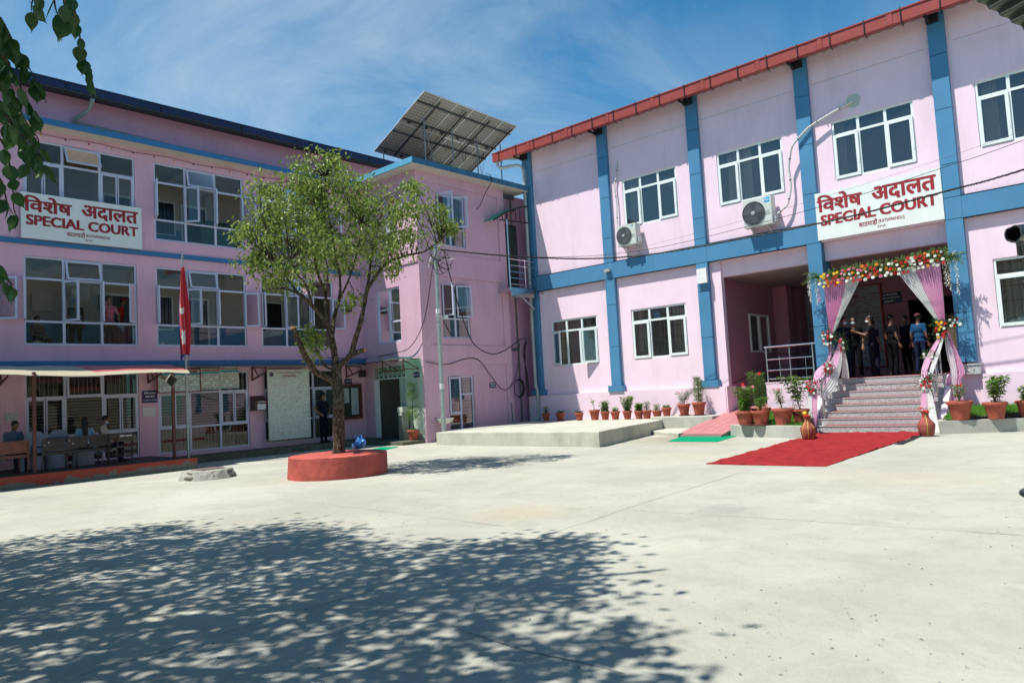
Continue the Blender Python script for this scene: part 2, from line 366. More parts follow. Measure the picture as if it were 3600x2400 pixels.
def wall(b, ax, c, t, u0, u1, z0, z1, holes, m=0):
    """wall slab: ax 'x' -> spans y=u, at x c..c+t ; ax 'y' -> spans x=u, at y c..c+t"""
    us = sorted({u0, u1, *[h for q in holes for h in q[:2] if u0 < h < u1]})
    for a, e in zip(us[:-1], us[1:]):
        mid = (a+e)/2; cuts = sorted([(q[2], q[3]) for q in holes if q[0] < mid < q[1]]); z = z0
        for h0, h1 in cuts+[(z1, z1)]:
            if h0 > z+1e-4:
                if ax == 'x': b.box((c, a, z), (c+t, e, h0), m)
                else: b.box((a, c, z), (e, c+t, h0), m)
            z = max(z, h1)
# ---------------------------------------------------------------- ground
def ground_mat():
    m = bpy.data.materials.new('dusty_concrete_yard'); n, l, p = nodes(m); p.inputs['Roughness'].default_value = .85; p.inputs['Specular IOR Level'].default_value = .25
    g = n.new('ShaderNodeNewGeometry')
    def noi(sc, det=6, ro=.6, dist=0, vec=None):
        t = n.new('ShaderNodeTexNoise'); t.inputs['Scale'].default_value = sc; t.inputs['Detail'].default_value = det; t.inputs['Roughness'].default_value = ro; t.inputs['Distortion'].default_value = dist
        l.new(vec or g.outputs['Position'], t.inputs['Vector']); return t.outputs[0]
    def ramp(x, a, b, c0=0., c1=1.):
        r = n.new('ShaderNodeMapRange'); r.inputs[1].default_value = a; r.inputs[2].default_value = b; r.inputs[3].default_value = c0; r.inputs[4].default_value = c1; l.new(x, r.inputs[0]); return r.outputs[0]
    def mixc(f, a, b):
        x = n.new('ShaderNodeMix'); x.data_type = 'RGBA'; l.new(f, x.inputs[0])
        for i, c in ((6, a), (7, b)):
            if isinstance(c, tuple): x.inputs[i].default_value = (*c, 1)
            else: l.new(c, x.inputs[i])
        return x.outputs[2]
    c = mixc(ramp(noi(.35, 7, .6), .35, .65), (.355, .35, .292), (.445, .435, .36))
    c = mixc(ramp(noi(1.7, 8, .7, .6), .48, .74, 0, .6), c, (.29, .285, .24))
    c = mixc(ramp(noi(.22, 6, .65, 1.5), .52, .66, 0, .45), c, (.37, .345, .27))
    c = mixc(ramp(noi(6, 7, .75, .5), .55, .75, 0, .4), c, (.27, .265, .235))
    c = mixc(ramp(noi(.9, 8, .65, 1.2), .62, .74, 0, .5), c, (.50, .50, .45))
    c = mixc(ramp(noi(.55, 5, .6, .4), .60, .72, 0, .35), c, (.44, .38, .25))
    c = mixc(ramp(noi(38, 3, .7), .60, .70, 0, .30), c, (.24, .235, .21))
    vo = n.new('ShaderNodeTexVoronoi'); vo.inputs['Scale'].default_value = 17; l.new(g.outputs['Position'], vo.inputs['Vector'])
    peb = ramp(vo.outputs['Distance'], .07, .12, 1, 0)
    nm = n.new('ShaderNodeMath'); nm.operation = 'MULTIPLY'; l.new(peb, nm.inputs[0]); l.new(ramp(noi(1.1, 4), .48, .62), nm.inputs[1])
    c = mixc(nm.outputs[0], c, (.17, .17, .16))
    # spilled water, soil and oil marks at fixed spots in the yard
    for (sx, sy, sr, col, st) in ((18.9,10.9,1.9,(.25,.20,.13),.65),(17.6,9.3,1.3,(.30,.25,.17),.5),(10.9,15.2,1.1,(.30,.26,.18),.45),(12.3,16.8,1.6,(.33,.29,.21),.4),(6.2,13.6,1.8,(.52,.51,.45),.5),(12.2,3.2,1.5,(.46,.38,.26),.35),(8.6,4.4,.45,(.24,.24,.22),.5),(15.4,4.2,1.8,(.27,.26,.24),.35),(14.6,7.9,2.2,(.45,.38,.27),.3),(7.4,6.7,.9,(.45,.36,.22),.45),(5.2,10.2,1.2,(.29,.27,.22),.35),(9.9,9.4,1.3,(.31,.29,.24),.3)):
        vmn = n.new('ShaderNodeVectorMath'); vmn.operation = 'DISTANCE'; l.new(g.outputs['Position'], vmn.inputs[0]); vmn.inputs[1].default_value = (sx, sy, 0)
        nd = n.new('ShaderNodeMath'); nd.operation = 'MULTIPLY_ADD'; l.new(noi(2.6/sr, 6, .7, .5), nd.inputs[0]); nd.inputs[1].default_value = -2.1*sr; l.new(vmn.outputs['Value'], nd.inputs[2])
        c = mixc(ramp(nd.outputs[0], -.95*sr, .05*sr, st, 0), c, col)
    l.new(c, p.inputs['Base Color'])
    b1 = n.new('ShaderNodeBump'); b1.inputs['Strength'].default_value = .55; b1.inputs['Distance'].default_value = .012; l.new(noi(70, 5, .75), b1.inputs['Height'])
    b2 = n.new('ShaderNodeBump'); b2.inputs['Strength'].default_value = .5; b2.inputs['Distance'].default_value = .06; l.new(noi(2.2, 6, .6), b2.inputs['Height']); l.new(b1.outputs[0], b2.inputs['Normal'])
    l.new(b2.outputs[0], p.inputs['Normal']); return m
GM = ground_mat()
b = B(); b.q([(-300,-300,0),(400,-300,0),(400,400,0),(-300,400,0)]); tag(b.build('ground', GM), kind='structure')
# joints cast in the slab: thin sunk dark strips with wavering edges
def crack(name, pts, w):
    b = B(); prev = None
    out = []
    for (x0,y0),(x1,y1) in zip(pts[:-1], pts[1:]):
        L = math.hypot(x1-x0, y1-y0); k = max(2, int(L/.12)); nx, ny = -(y1-y0)/L, (x1-x0)/L
        for i in range(k+1):
            t = i/k; o = (noise.noise(V((x0+t*3, y0, L*t*2)))-.0)*.03; ww = w*.45*(.35+.9*abs(noise.noise(V((x0*3+t*L*1.5, 7, y0)))))
            out.append(((x0+(x1-x0)*t+nx*(o-ww/2), y0+(y1-y0)*t+ny*(o-ww/2)), (x0+(x1-x0)*t+nx*(o+ww/2), y0+(y1-y0)*t+ny*(o+ww/2))))
    for a, c in zip(out[:-1], out[1:]): b.q([(*a[0],.004),(*a[1],.004),(*c[1],.004),(*c[0],.004)])
    return tag(b.build(name, M('joint_dirt', (.23,.22,.19), .95, var=.4, scale=30)), kind='structure')
JOINTS = [[(1.62, 5.22), (2.42, 5.24), (3.41, 5.23), (5.39, 5.32), (6.03, 5.37), (9.31, 5.64), (12.51, 5.83)], [(8.13, 5.39), (8.29, 3.51), (8.35, 2.41), (8.38, 1.24)], [(6.74, 11.06), (6.65, 8.48), (6.55, 6.23)], [(3.57, 3.95), (3.48, 3.28), (3.5, 2.45)]]
for k_, jn in enumerate(JOINTS): crack('slab_joint', jn, (.03,.028,.02,.03)[k_])
# loose grit and pebbles (nobody could count them)
b = B(); rg = random.Random(5)
for i in range(2300):
    d = 2.6+rg.random()**1.7*15; a = rad(42+rg.uniform(-36, 37)); x, y = d*math.cos(a), d*math.sin(a)
    if noise.noise(V((x*.55, y*.55, 3))) < rg.uniform(-.5, .35): continue
    r = rg.choice((.003,.004,.005,.006,.009))*rg.uniform(.7, 1.5)*(1 if rg.random() > .03 else 2.3)
    z = r*.35; pts = [V((x+r*rg.uniform(.7,1.3)*math.cos(t), y+r*rg.uniform(.7,1.3)*math.sin(t), 0.002)) for t in (0,1.25,2.5,3.8,5.0)]
    top = V((x+rg.uniform(-.3,.3)*r, y, r*rg.uniform(.6,1.1)))
    for j in range(5): b.q([pts[j], pts[(j+1)%5], top])
tag(b.build('gravel', M('grit', (.24,.235,.215), .9, var=.5, scale=25)), kind='stuff')

# ---------------------------------------------------------------- raised slabs, kerbs
def rough_slab(name, poly, z0, z1, mat, amp=.02, kind='structure', parent=None):
    """slab with uneven edges"""
    bm = bmesh.new(); pts = []
    for (x0,y0),(x1,y1) in zip(poly, poly[1:]+poly[:1]):
        L = math.hypot(x1-x0,y1-y0); k = max(1, int(L/.22)); nx, ny = (y1-y0)/L, -(x1-x0)/L
        for i in range(k):
            t = i/k; o = amp*(noise.noise(V((x0+t*L, y0-t*L, 1.7)))) if i else 0
            pts.append((x0+(x1-x0)*t+nx*o, y0+(y1-y0)*t+ny*o))
    top = []; low = []; bot = []
    for x, y in pts:
        ch = .012+.016*abs(noise.noise(V((x*2.3, y*2.3, 5)))); cx0 = sum(p[0] for p in poly)/len(poly); cy0 = sum(p[1] for p in poly)/len(poly)
        d = V((cx0-x, cy0-y, 0)).normalized()
        top.append(bm.verts.new((x+d.x*ch, y+d.y*ch, z1+.006*noise.noise(V((x,y,0)))))); low.append(bm.verts.new((x, y, z1-ch))); bot.append(bm.verts.new((x, y, z0)))
    n = len(pts); bm.faces.new(top)
    for i in range(n):
        j = (i+1)%n; bm.faces.new((low[i],low[j],top[j],top[i])); bm.faces.new((bot[i],bot[j],low[j],low[i]))
    bmesh.ops.recalc_face_normals(bm, faces=bm.faces)
    me = bpy.data.meshes.new(name); bm.to_mesh(me); bm.free(); me.materials.append(mat)
    o = bpy.data.objects.new(name, me); COL.objects.link(o)
    if kind: o['kind'] = kind
    LOC[o.name] = V((0,0,0)); return o
RAISED = M('raised_slab_cement', (.47,.46,.38), .85, var=.16, scale=1.6, bump=.5, bscale=50, grime=.55, gscale=.8)
rough_slab('raised_concrete_platform', [(16.36,11.8),(21.2,12.95),(22.99,13.4),(22.99,19.6),(16.49,18.49)], -.02, .42, RAISED, .05)
rough_slab('low_step_slab', [(21.9,11.3),(22.99,11.3),(22.99,13.6),(21.9,13.6)], -.02, .50, CONCL, .02)
rough_slab('ground_ramp_patch', [(19.6,11.25),(22.0,11.3),(22.0,13.0),(20.7,12.85)], -.02, .12, RAISED, .05)
# veranda platform with red painted face
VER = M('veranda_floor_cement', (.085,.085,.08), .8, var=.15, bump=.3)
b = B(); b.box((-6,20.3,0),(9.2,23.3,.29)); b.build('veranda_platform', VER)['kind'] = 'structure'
def edge_mat():
    m = bpy.data.materials.new('worn_red_edge'); n, l, p = nodes(m); p.inputs['Roughness'].default_value = .8
    g = n.new('ShaderNodeNewGeometry'); s = n.new('ShaderNodeSeparateXYZ'); l.new(g.outputs['Position'], s.inputs[0])
    t = n.new('ShaderNodeTexNoise'); t.inputs['Scale'].default_value = 3.2; t.inputs['Detail'].default_value = 9; t.inputs['Roughness'].default_value = .75; l.new(g.outputs['Position'], t.inputs['Vector'])
    a = n.new('ShaderNodeMath'); a.operation = 'MULTIPLY_ADD'; l.new(s.outputs[2], a.inputs[0]); a.inputs[1].default_value = 1.3; l.new(t.outputs[0], a.inputs[2])
    a2 = n.new('ShaderNodeMath'); a2.operation = 'MULTIPLY_ADD'; l.new(s.outputs[0], a2.inputs[0]); a2.inputs[1].default_value = -.02; l.new(a.outputs[0], a2.inputs[2])
    r = n.new('ShaderNodeMapRange'); r.inputs[1].default_value = .50; r.inputs[2].default_value = .54; l.new(a2.outputs[0], r.inputs[0])
    x = n.new('ShaderNodeMix'); x.data_type = 'RGBA'; l.new(r.outputs[0], x.inputs[0]); x.inputs[6].default_value = (.17,.16,.13,1); x.inputs[7].default_value = (.32,.05,.028,1)
    l.new(x.outputs[2], p.inputs['Base Color']); return m
b = B(); b.box((-6,20.2,0),(9.25,20.297,.294)); b.build('veranda_edge', edge_mat())['kind'] = 'structure'
MOSS = M('mossy_kerb_cement', (.11,.11,.075), .9, var=.35, scale=5, bump=.6, grime=.5)
b = B(); b.box((9.2,22.15,0),(17.2,23.3,.19)); b.build('kerb_walk', MOSS)['kind'] = 'structure'
rough_slab('door_step_slab', [(16.2,19.9),(17.2,19.9),(17.2,22.9),(16.2,22.9)], -.02, .12, MOSS, .03)

# ================================================================ LEFT COURT BUILDING (faces -Y at y=23.3)
YL = 23.3
LB = thing('court_building', 'three storey pink court building on the left in shade with rows of open white windows', 'building', (5, YL, 0))
colx = [-4.63, -1.1, 2.44, 5.97, 9.5, 13.02]; LW = 2.97
rows = [(.30, 2.82), (3.62, 6.10), (6.94, 9.42)]
holes = [(x, x+LW if not (x > 13) else x+2.93, z0, z1) for x in colx for z0, z1 in rows]
b = B(); wall(b, 'y', YL, .25, -9, 17.23, 0, 9.75, holes)
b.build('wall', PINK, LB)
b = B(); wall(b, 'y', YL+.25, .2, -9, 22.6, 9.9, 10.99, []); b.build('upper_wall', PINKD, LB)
b = B(); b.box((-9,22.82,9.75),(16.72,23.8,9.92)); b.box((-9,22.80,9.752),(16.72,22.819,9.925),1); b.build('roof_slab', [CREAM, BLUET], LB)
b = B(); b.box((-9,23.24,6.41),(17.228,23.299,6.55)); b.build('blue_band', BLUET, LB)
b = B(); b.box((-9,23.15,3.03),(17.228,23.299,3.17)); b.build('blue_band', BLUET, LB)
# grey sheet canopy on brackets
b = B(); b.q([(-9,23.15,3.03),(16.6,23.15,3.03),(16.6,22.25,2.93),(-9,22.25,2.93)]); b.q([(-9,22.25,2.89),(16.6,22.25,2.89),(16.6,23.15,2.99),(-9,23.15,2.99)]); b.q([(-9,22.25,2.89),(16.6,22.25,2.89),(16.6,22.25,2.93),(-9,22.25,2.93)])
b.build('sheet_canopy', M('grey_canopy_sheet', (.07,.085,.085), .5), LB)
def bracket(x, parent, y0=23.3, L=.95):
    b = B(); b.bar((x,y0-.03,2.5),(x,y0-.03,2.95),.04,.04); b.bar((x,y0,2.5),(x,y0-L,2.72),.04,.04); b.bar((x,y0,2.93),(x,y0-L,2.86),.04,.04); b.bar((x,y0-L*.45,2.6),(x,y0-L*.15,2.92),.03,.03); b.bar((x,y0-L,2.7),(x,y0-L,2.9),.03,.03)
    return b.build('canopy_bracket', BROWN, parent)
for x in (1.9, 5.35, 9.2, 12.6, 16.4): bracket(x, LB)
# roof: dark blue eave with joints, black underside, sloping roof
EY = 22.88
for i in range(12):
    x0 = -9+i*2.66
    b = B(); b.box((x0,EY,10.93),(x0+2.64,EY+.06,11.16)); b.box((x0,EY-.02,11.13),(x0+2.64,EY,11.165)); b.build('eave_sheet', BLUEROOF, LB)
    b = B(); b.box((x0-.02,EY-.03,10.86),(x0+.01,EY-.001,11.14)); b.build('gutter_strap', BLACK, LB)
b = B(); b.q([(-9,EY+.06,10.92),(22.9,EY+.06,10.92),(22.9,23.6,11.0),(-9,23.6,11.0)]); b.box((-9,EY+.06,10.84),(22.9,EY+.2,10.92)); b.build('eave_underside', BLACK, LB)
b = B(); b.q([(-9,EY,11.16),(22.9,EY,11.16),(22.9,30,13.3),(-9,30,13.3)]); b.q([(-9,37,11.16),(22.9,37,11.16),(22.9,30,13.3),(-9,30,13.3)]); b.q([(22.9,EY,11.16),(22.9,37,11.16),(22.9,30,13.3)]); b.build('roof', BLUEROOF, LB)
# small wall lamps with sagging string along the soffit
b = B(); b.tube([(x, 23.26, 9.62-.03*math.sin(x*3)) for x in [i*.5 for i in range(-4, 34)]], .008, 4); b.build('lamp_string', BROWN, LB)
bul = B(); bul.ell((0,0,0), .03, 8, 5)
BULB = [M('bulb_'+k, c, .3) for k, c in (('red',(.4,.03,.02)),('amber',(.5,.3,.03)),('dark',(.03,.02,.02)))]
for i in range(-3, 26):
    bb = B(); x = i*.62+.2; bb.ell((x,23.22,9.56), .03, 8, 5); bb.build('bulb', BULB[(i*7)%3], LB)
# interior corridors
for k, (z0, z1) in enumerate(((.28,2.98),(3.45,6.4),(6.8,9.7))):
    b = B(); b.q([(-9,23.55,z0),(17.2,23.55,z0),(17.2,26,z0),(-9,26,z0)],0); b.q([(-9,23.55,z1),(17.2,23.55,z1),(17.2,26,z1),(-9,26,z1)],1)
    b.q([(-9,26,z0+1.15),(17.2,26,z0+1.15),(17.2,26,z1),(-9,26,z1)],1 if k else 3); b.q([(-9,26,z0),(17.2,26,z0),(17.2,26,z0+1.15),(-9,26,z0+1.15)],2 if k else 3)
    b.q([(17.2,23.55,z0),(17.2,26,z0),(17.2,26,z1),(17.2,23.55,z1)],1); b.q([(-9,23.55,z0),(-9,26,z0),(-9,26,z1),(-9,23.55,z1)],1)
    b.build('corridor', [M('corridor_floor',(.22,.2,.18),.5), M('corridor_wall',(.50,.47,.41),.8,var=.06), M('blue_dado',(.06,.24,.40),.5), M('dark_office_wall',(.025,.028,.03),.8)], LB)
# doors, barred windows, beams on the corridor wall
for k, z0 in ((1,3.45),(2,6.8)):
    for x in (1.2, 8.9, 11.5):
        b = B(); b.box((x,25.95,z0),(x+.95,25.99,z0+2.15)); b.box((x+.08,25.93,z0+.1),(x+.87,25.955,z0+2.05),1); b.build('inner_door', [UPVC, M('dark_door',(.03,.035,.05),.4)], LB)
    for x in ((9.9, 4.4, 15.0) if k == 2 else (9.75, 14.0)):
        b = B(); b.box((x,25.94,z0+.95),(x+1.4,25.99,z0+2.15)); b.box((x+.06,25.92,z0+1.0),(x+.67,25.945,z0+2.1),1); b.box((x+.73,25.92,z0+1.0),(x+1.34,25.945,z0+2.1),1)
        for i in range(9): b.box((x+.1+i*.14,25.90,z0+1.0),(x+.115+i*.14,25.915,z0+2.1),2)
        b.build('inner_window', [UPVC, M('dark_pane',(.02,.025,.03),.15), BLACK], LB)
    for x in (-1, 2.9, 6.9, 10.8, 14.6):
        b = B(); b.box((x,23.56,z0+2.72),(x+.25,25.99,z0+2.95)); b.build('ceiling_beam', CREAM, LB)
b = B(); b.box((6.85,25.9,4.9),(7.4,25.99,5.45)); b.build('wall_panel', CREAM, LB)
b = B(); b.box((8.75,25.75,5.0),(9.1,25.99,5.5)); b.tube([(8.95,25.95,5.0),(8.95,25.95,3.6)],.012,5); b.build('switch_box', M('grey_box',(.3,.3,.28)), LB)
b = B(); b.box((12.0,25.5,6.8),(13.6,25.99,8.35)); b.box((12.79,25.48,6.85),(12.81,25.5,8.3)); b.build('steel_cupboard', M('green_steel',(.05,.13,.10),.5), LB)
b = B(); b.box((14.25,25.93,4.75),(14.75,25.99,5.35)); b.box((14.28,25.92,4.98),(14.7,25.935,5.3),1); b.build('wall_calendar', [WHITE, M('calendar_picture',(.30,.16,.10),.6,var=.6,scale=14)], LB)
tt = B(); tt.lathe((7.78,0,0), [(.2,0)], 4)
bb = B(); 
for j in range(20): a = 2*math.pi*j/20; bb.v.append(V((7.95+.17*math.cos(a),25.96,8.35+.17*math.sin(a))))
bb.f.append(tuple(range(20))); bb.m.append(0); bb.build('round_emblem', M('maroon_emblem',(.18,.02,.05)), LB)

# windows of the left building: frame, fixed panes, hinged sashes
FD = .07
def pane_in(frameobj, x0, x1, z0, z1, y, mat=None, name='pane'):
    b = B(); b.q([(x0,y,z0),(x1,y,z0),(x1,y,z1),(x0,y,z1)]); return b.build(name, mat or GLASSL, frameobj)
def sash(fr, hx, y, z0, z1, w, side, ang, mat=LWHITE, g=GLASSL, f=.055, bars=False):
    """side-hung sash: hinge at x=hx, side +1 = extends to +x when closed; opens outward (-y)"""
    o = bpy.data.objects.new('sash', None)
    b = B(); W_ = w; H = z1-z0
    def rect(a0,a1,h0,h1,mi=0): b.box((a0*side,-.02,h0),(a1*side,.02,h1),mi)
    rect(0,f,0,H); rect(W_-f,W_,0,H); rect(f,W_-f,0,f); rect(f,W_-f,H-f,H)
    b.q([(f*side,0,f),((W_-f)*side,0,f),((W_-f)*side,0,H-f),(f*side,0,H-f)],1)
    bpy.data.objects.remove(o)
    o = b.build('sash', [mat, g]); base = LOC[fr.name]; o.parent = fr
    L = V((hx, y, z0)); o.location = L-base; LOC[o.name] = L; o.rotation_euler = (0,0,-side*ang)
    return o
def l_window(x, z0, z1, w, opens, tr, closed=False, ground=False):
    H = z1-z0; c1 = x+w/3; c2 = x+2*w/3; zt = z1-.62; zb = z0+.66; y0 = YL+.03; y1 = YL+.10
    if ground: zt = z1-.66; zb = z0+.78
    b = B(); t = .055
    def bx(xa,xb,za,zb_,dy=0): b.box((xa,y0+dy,za),(xb,y1,zb_))
    bx(x+.005,x+t,z0+.005,z1-.005); bx(x+w-t,x+w-.005,z0+.005,z1-.005); bx(x+t,x+w-t,z0+.005,z0+t); bx(x+t,x+w-t,z1-t,z1-.005)
    for c in (c1, c2): bx(c-.035,c+.035,z0+t,z1-t,.004)
    for za in (zt, zb):
        for a, e in ((x+t,c1-.035),(c1+.035,c2-.035),(c2+.035,x+w-t)): bx(a,e,za-.03,za+.03,.008)
    fr = b.build('window', LWHITE, LB, loc=(x, YL, z0))
    cells = [(x+t,c1-.035),(c1+.035,c2-.035),(c2+.035,x+w-t)]; yp = YL+.065
    for i, (a, e) in enumerate(cells):
        pane_in(fr, a, e, z0+t, zb-.03, yp)
        if not (i == 1 and tr): pane_in(fr, a, e, zt+.03, z1-t, yp)
    pane_in(fr, *cells[1], zb+.03, zt-.03, yp)
    if tr:      # top-hung vent pushed open
        a, e = cells[1]; hz = z1-t; h = hz-zt-.0; an = tr; f = .05
        b = B(); Wd = e-a
        def r2(u0,u1,v0,v1,m=0): b.box((u0,-.02,-v0),(u1,.02,-v1),m)
        r2(0,Wd,0,f); r2(0,Wd,h-f,h); r2(0,f,f,h-f); r2(Wd-f,Wd,f,h-f); b.q([(f,0,-f),(Wd-f,0,-f),(Wd-f,0,-h+f),(f,0,-h+f)],1)
        o = b.build('vent_sash', [LWHITE, GLASSL]); o.parent = fr; L = V((a, YL+.01, hz)); o.location = L-LOC[fr.name]; LOC[o.name] = L; o.rotation_euler = (-an,0,0)
    ws = (cells[0][1]-cells[0][0])/2+.02; zz0, zz1 = zb+.02, zt-.02
    for (ci, side, ang) in opens:
        a, e = cells[ci]; hx = (a-.01) if side > 0 else (e+.01)
        sash(fr, hx, YL+.0 if ang > .2 else YL+.045, zz0, zz1, ws, side, ang)
    if ground:
        gb = B()
        for a, e in cells:
            k = 12
            for i in range(1, k): z = zb+(zt-zb)*i/k; gb.tube([(a,YL+.14,z),(e,YL+.14,z)],.0065,4,cap=False)
            for (q0,q1) in ((z0+t,zb-.03),(zt+.03,z1-t)):
                for i in range(1, 8): xx = a+(e-a)*i/8; gb.tube([(xx,YL+.14,q0),(xx,YL+.14,q1)],.006,4,cap=False)
        gb.build('window_bars', M('grey_bars',(.45,.44,.42),.4), fr)
    return fr
d = math.radians
full = [(0,1,d(108)),(0,-1,d(128)),(2,1,d(106)),(2,-1,d(50))]
full2 = [(0,1,d(106)),(0,-1,d(132)),(2,1,d(112)),(2,-1,d(148))]
shut = [(0,1,0),(0,-1,0),(2,1,0),(2,-1,0)]
for i, x in enumerate(colx):
    w = LW if i < 5 else 2.93
    l_window(x, *rows[2], w, shut if i == 3 else (full2 if i > 3 else full), d(28) if i == 3 else d(12))
    l_window(x, *rows[1], w, full if i == 3 else full2, d(14))
    l_window(x, *rows[0], w, shut, d(4) if i == 3 else 0, ground=True)
# rainwater pipe under the left eave
b = B(); b.tube([(7.62,22.8,10.78),(7.62,23.1,10.55),(7.3,23.4,10.25),(7.4,23.42,10.18)],.06,10); b.tube([(7.35,23.43,10.2),(9.6,23.43,10.12),(9.9,23.43,10.1),(14.5,23.43,10.03)],.055,10)
for x in (8.6, 9.75, 11.6, 13.4): b.tube([(x,23.43,10.15-.012*(x-7.4)*1.6),(x+.12,23.43,10.148-.012*(x-7.4)*1.6)],.066,10)
b.build('drain_pipe', GPIPE, LB, smooth=True)

# ================================================================ CORNER STAIR TOWER (left face x=17.23, right face y=19.87)
XA, YA, XE = 17.23, 19.87, 21.9
TW = thing('stair_tower', 'pink corner tower with blue roof edge between the two court wings, carrying solar panels', 'building', (19, 21, 0))
b = B()
wall(b, 'x', XA, .25, YA, 23.3, 0, 9.8, [(20.98,22.39,3.69,5.72),(20.98,22.39,7.1,9.1),(20.86,22.72,.0,2.82)])
wall(b, 'y', YA, .25, XA+.25, XE, 0, 9.8, [(18.22,19.7,7.17,9.12),(18.28,19.72,3.72,5.76),(18.42,19.74,.32,2.32)])
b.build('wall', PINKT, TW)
b = B(); b.box((XE,YA+.35,0),(22.97,YA+.6,9.8)); b.box((22.97,YA+.352,0),(25,YA+.598,9.8)); b.build('recessed_wall', PINKD, TW)
b = B(); b.box((XA+.25,YA+.25,9.65),(22.9,25,9.79)); b.build('ceiling', DARK, TW)
# blue-edged overhanging roof slab
b = B(); b.box((16.72,19.35,9.8),(22.95,25,9.93)); b.build('roof_slab', CREAM, TW)
b = B(); b.box((16.69,19.32,9.84),(16.719,25,10.04)); b.build('roof_edge', BLUEL, TW)
b = B(); b.box((16.69,19.32,9.84),(22.95,19.349,10.04)) if 0 else b.box((16.72,19.32,9.84),(22.95,19.349,10.04)); b.build('roof_edge', M('blue_edge_shaded',(.035,.16,.28),.6,var=.2,grime=.4), TW)  # side away from the sun: same edge, its shade put into a darker blue
# shallow raised borders of the render panels
def border(b, ax, c, u0, u1, z0, z1, w=.05, t=.035):
    for (a,e,p,q) in ((u0,u1,z1-w,z1),(u0,u0+w,z0,z1-w),(u1-w,u1,z0,z1-w)):
        if ax == 'y': b.box((a,c-t,p),(e,c-.001,q))
        else: b.box((c-t,a,p),(c-.001,e,q))
b = B()
# the fields between are recessed: piers and beams stand proud
for z0, z1 in ((9.45,9.8),(6.0,6.85),(2.75,3.45)): b.box((XA+.0,YA-.045,z0),(XE,YA-.001,z1))
for zz in ((.0,2.75),(3.45,6.0),(6.85,9.45)):
    b.box((XA,YA-.045,zz[0]),(XA+.42,YA-.001,zz[1])); b.box((XE-.35,YA-.045,zz[0]),(XE,YA-.001,zz[1]))
b.build('plaster_frame', PINKT, TW)
b = B()
for z0, z1 in ((9.45,9.8),): b.box((XA-.04,YA,z0),(XA-.001,23.29,z1))
b.build('plaster_band', PINKT, TW); b = B(); b.box((XA-.04,YA,6.45),(XA-.001,23.29,6.55)); b.build('plaster_band', PINKT, TW)
# green painted door surround strip
b = B(); b.box((XA-.012,YA+.03,.12),(XA-.002,20.85,2.98)); b.build('door_surround', M('pale_green_paint',(.42,.50,.42),.7,var=.1,grime=.3), TW)
# interior of the tower
b = B(); b.box((XA+.26,22.75,0),(22.8,22.85,9.7)); b.box((22.7,20.2,0),(22.8,22.7,9.7)); b.build('interior_wall', M('tower_inside_wall',(.16,.16,.14),.8), TW)
b = B(); b.box((19.3,22.6,0),(22,22.74,1.25)); b.build('blue_dado', M('navy_dado',(.02,.06,.11),.6), TW)
for z in (.1, 3.4, 6.8): 
    b = B(); b.box((XA+.26,YA+.26,z-.1),(22.7,22.75,z)); b.build('inner_floor', DARK, TW)
b = B()
for i in range(10): b.box((19.2+i*.28,20.3,i*.17+3.4),(19.5+i*.28,21.3,i*.17+3.57))
b.bar((19.2,21.35,4.3),(22,21.35,6.0),.05,.05); b.build('inner_stair', M('stair_concrete',(.12,.13,.16)), TW)
def tower_win(ax, u0, u1, z0, z1, sashes, bars=False, vsplit=.42, tb=None):
    """two-light window; ax 'x' on the x=XA face (u=y, screen-left = larger y), 'y' on the y=YA face"""
    b = B(); t = .06; um = u0+(u1-u0)*.5
    tl = tb or {}
    def bx(a,e,p,q,dy=0):
        if ax == 'y': b.box((a,YA+.06+dy,p),(e,YA+.13,q))
        else: b.box((XA+.06+dy,a,p),(XA+.13,e,q))
    bx(u0+.004,u0+t,z0+.004,z1-.004); bx(u1-t,u1-.004,z0+.004,z1-.004); bx(u0+t,u1-t,z0+.004,z0+t); bx(u0+t,u1-t,z1-t,z1-.004); bx(um-.04,um+.04,z0+t,z1-t,.004)
    zl = z0+(z1-z0)*tl.get('L',.62); zr = z0+(z1-z0)*tl.get('R',.62)
    bx(u0+t,um-.04,zl-.03,zl+.03,.008); bx(um+.04,u1-t,zr-.03,zr+.03,.008)
    fr = b.build('window', LWHITE, TW, loc=((u0,YA,z0) if ax == 'y' else (XA,u0,z0)))
    for a, e, zz in ((u0+t,um-.04,zl),(um+.04,u1-t,zr)):
        for p, q in ((z0+t,zz-.03),(zz+.03,z1-t)):
            if (a < um, q > zz+.1) in sashes: continue
            b = B()
            if ax == 'y': b.q([(a,YA+.1,p),(e,YA+.1,p),(e,YA+.1,q),(a,YA+.1,q)])
            else: b.q([(XA+.1,a,p),(XA+.1,e,p),(XA+.1,e,q),(XA+.1,a,q)])
            b.build('pane', GLASS, fr)
    if bars:
        b = B()
        for i in range(1, 16): z = z0+(z1-z0)*i/16; b.tube([(u0+t,YA+.18,z),(u1-t,YA+.18,z)],.008,4)
        b.build('window_bars', M('grey_bars',(.45,.44,.42)), fr)
    return fr, um
fr, um = tower_win('x', 20.98, 22.39, 3.69, 5.72, [], tb={'L':.38,'R':.62})
fr, um = tower_win('x', 20.98, 22.39, 7.1, 9.1, [], tb={'L':.38,'R':.62})
fr, um = tower_win('y', 18.22, 19.7, 7.17, 9.12, [(True,True),(False,True)], tb={'L':.36,'R':.36})
sash(fr, 18.27, YA-.02, 7.9, 9.08, .66, 1, d(72), g=GLASS); sash(fr, um+.03, YA-.02, 7.9, 9.08, .62, 1, d(35), g=GLASS)
fr, um = tower_win('y', 18.28, 19.72, 3.72, 5.76, [(True,True),(False,True)], tb={'L':.36,'R':.36})
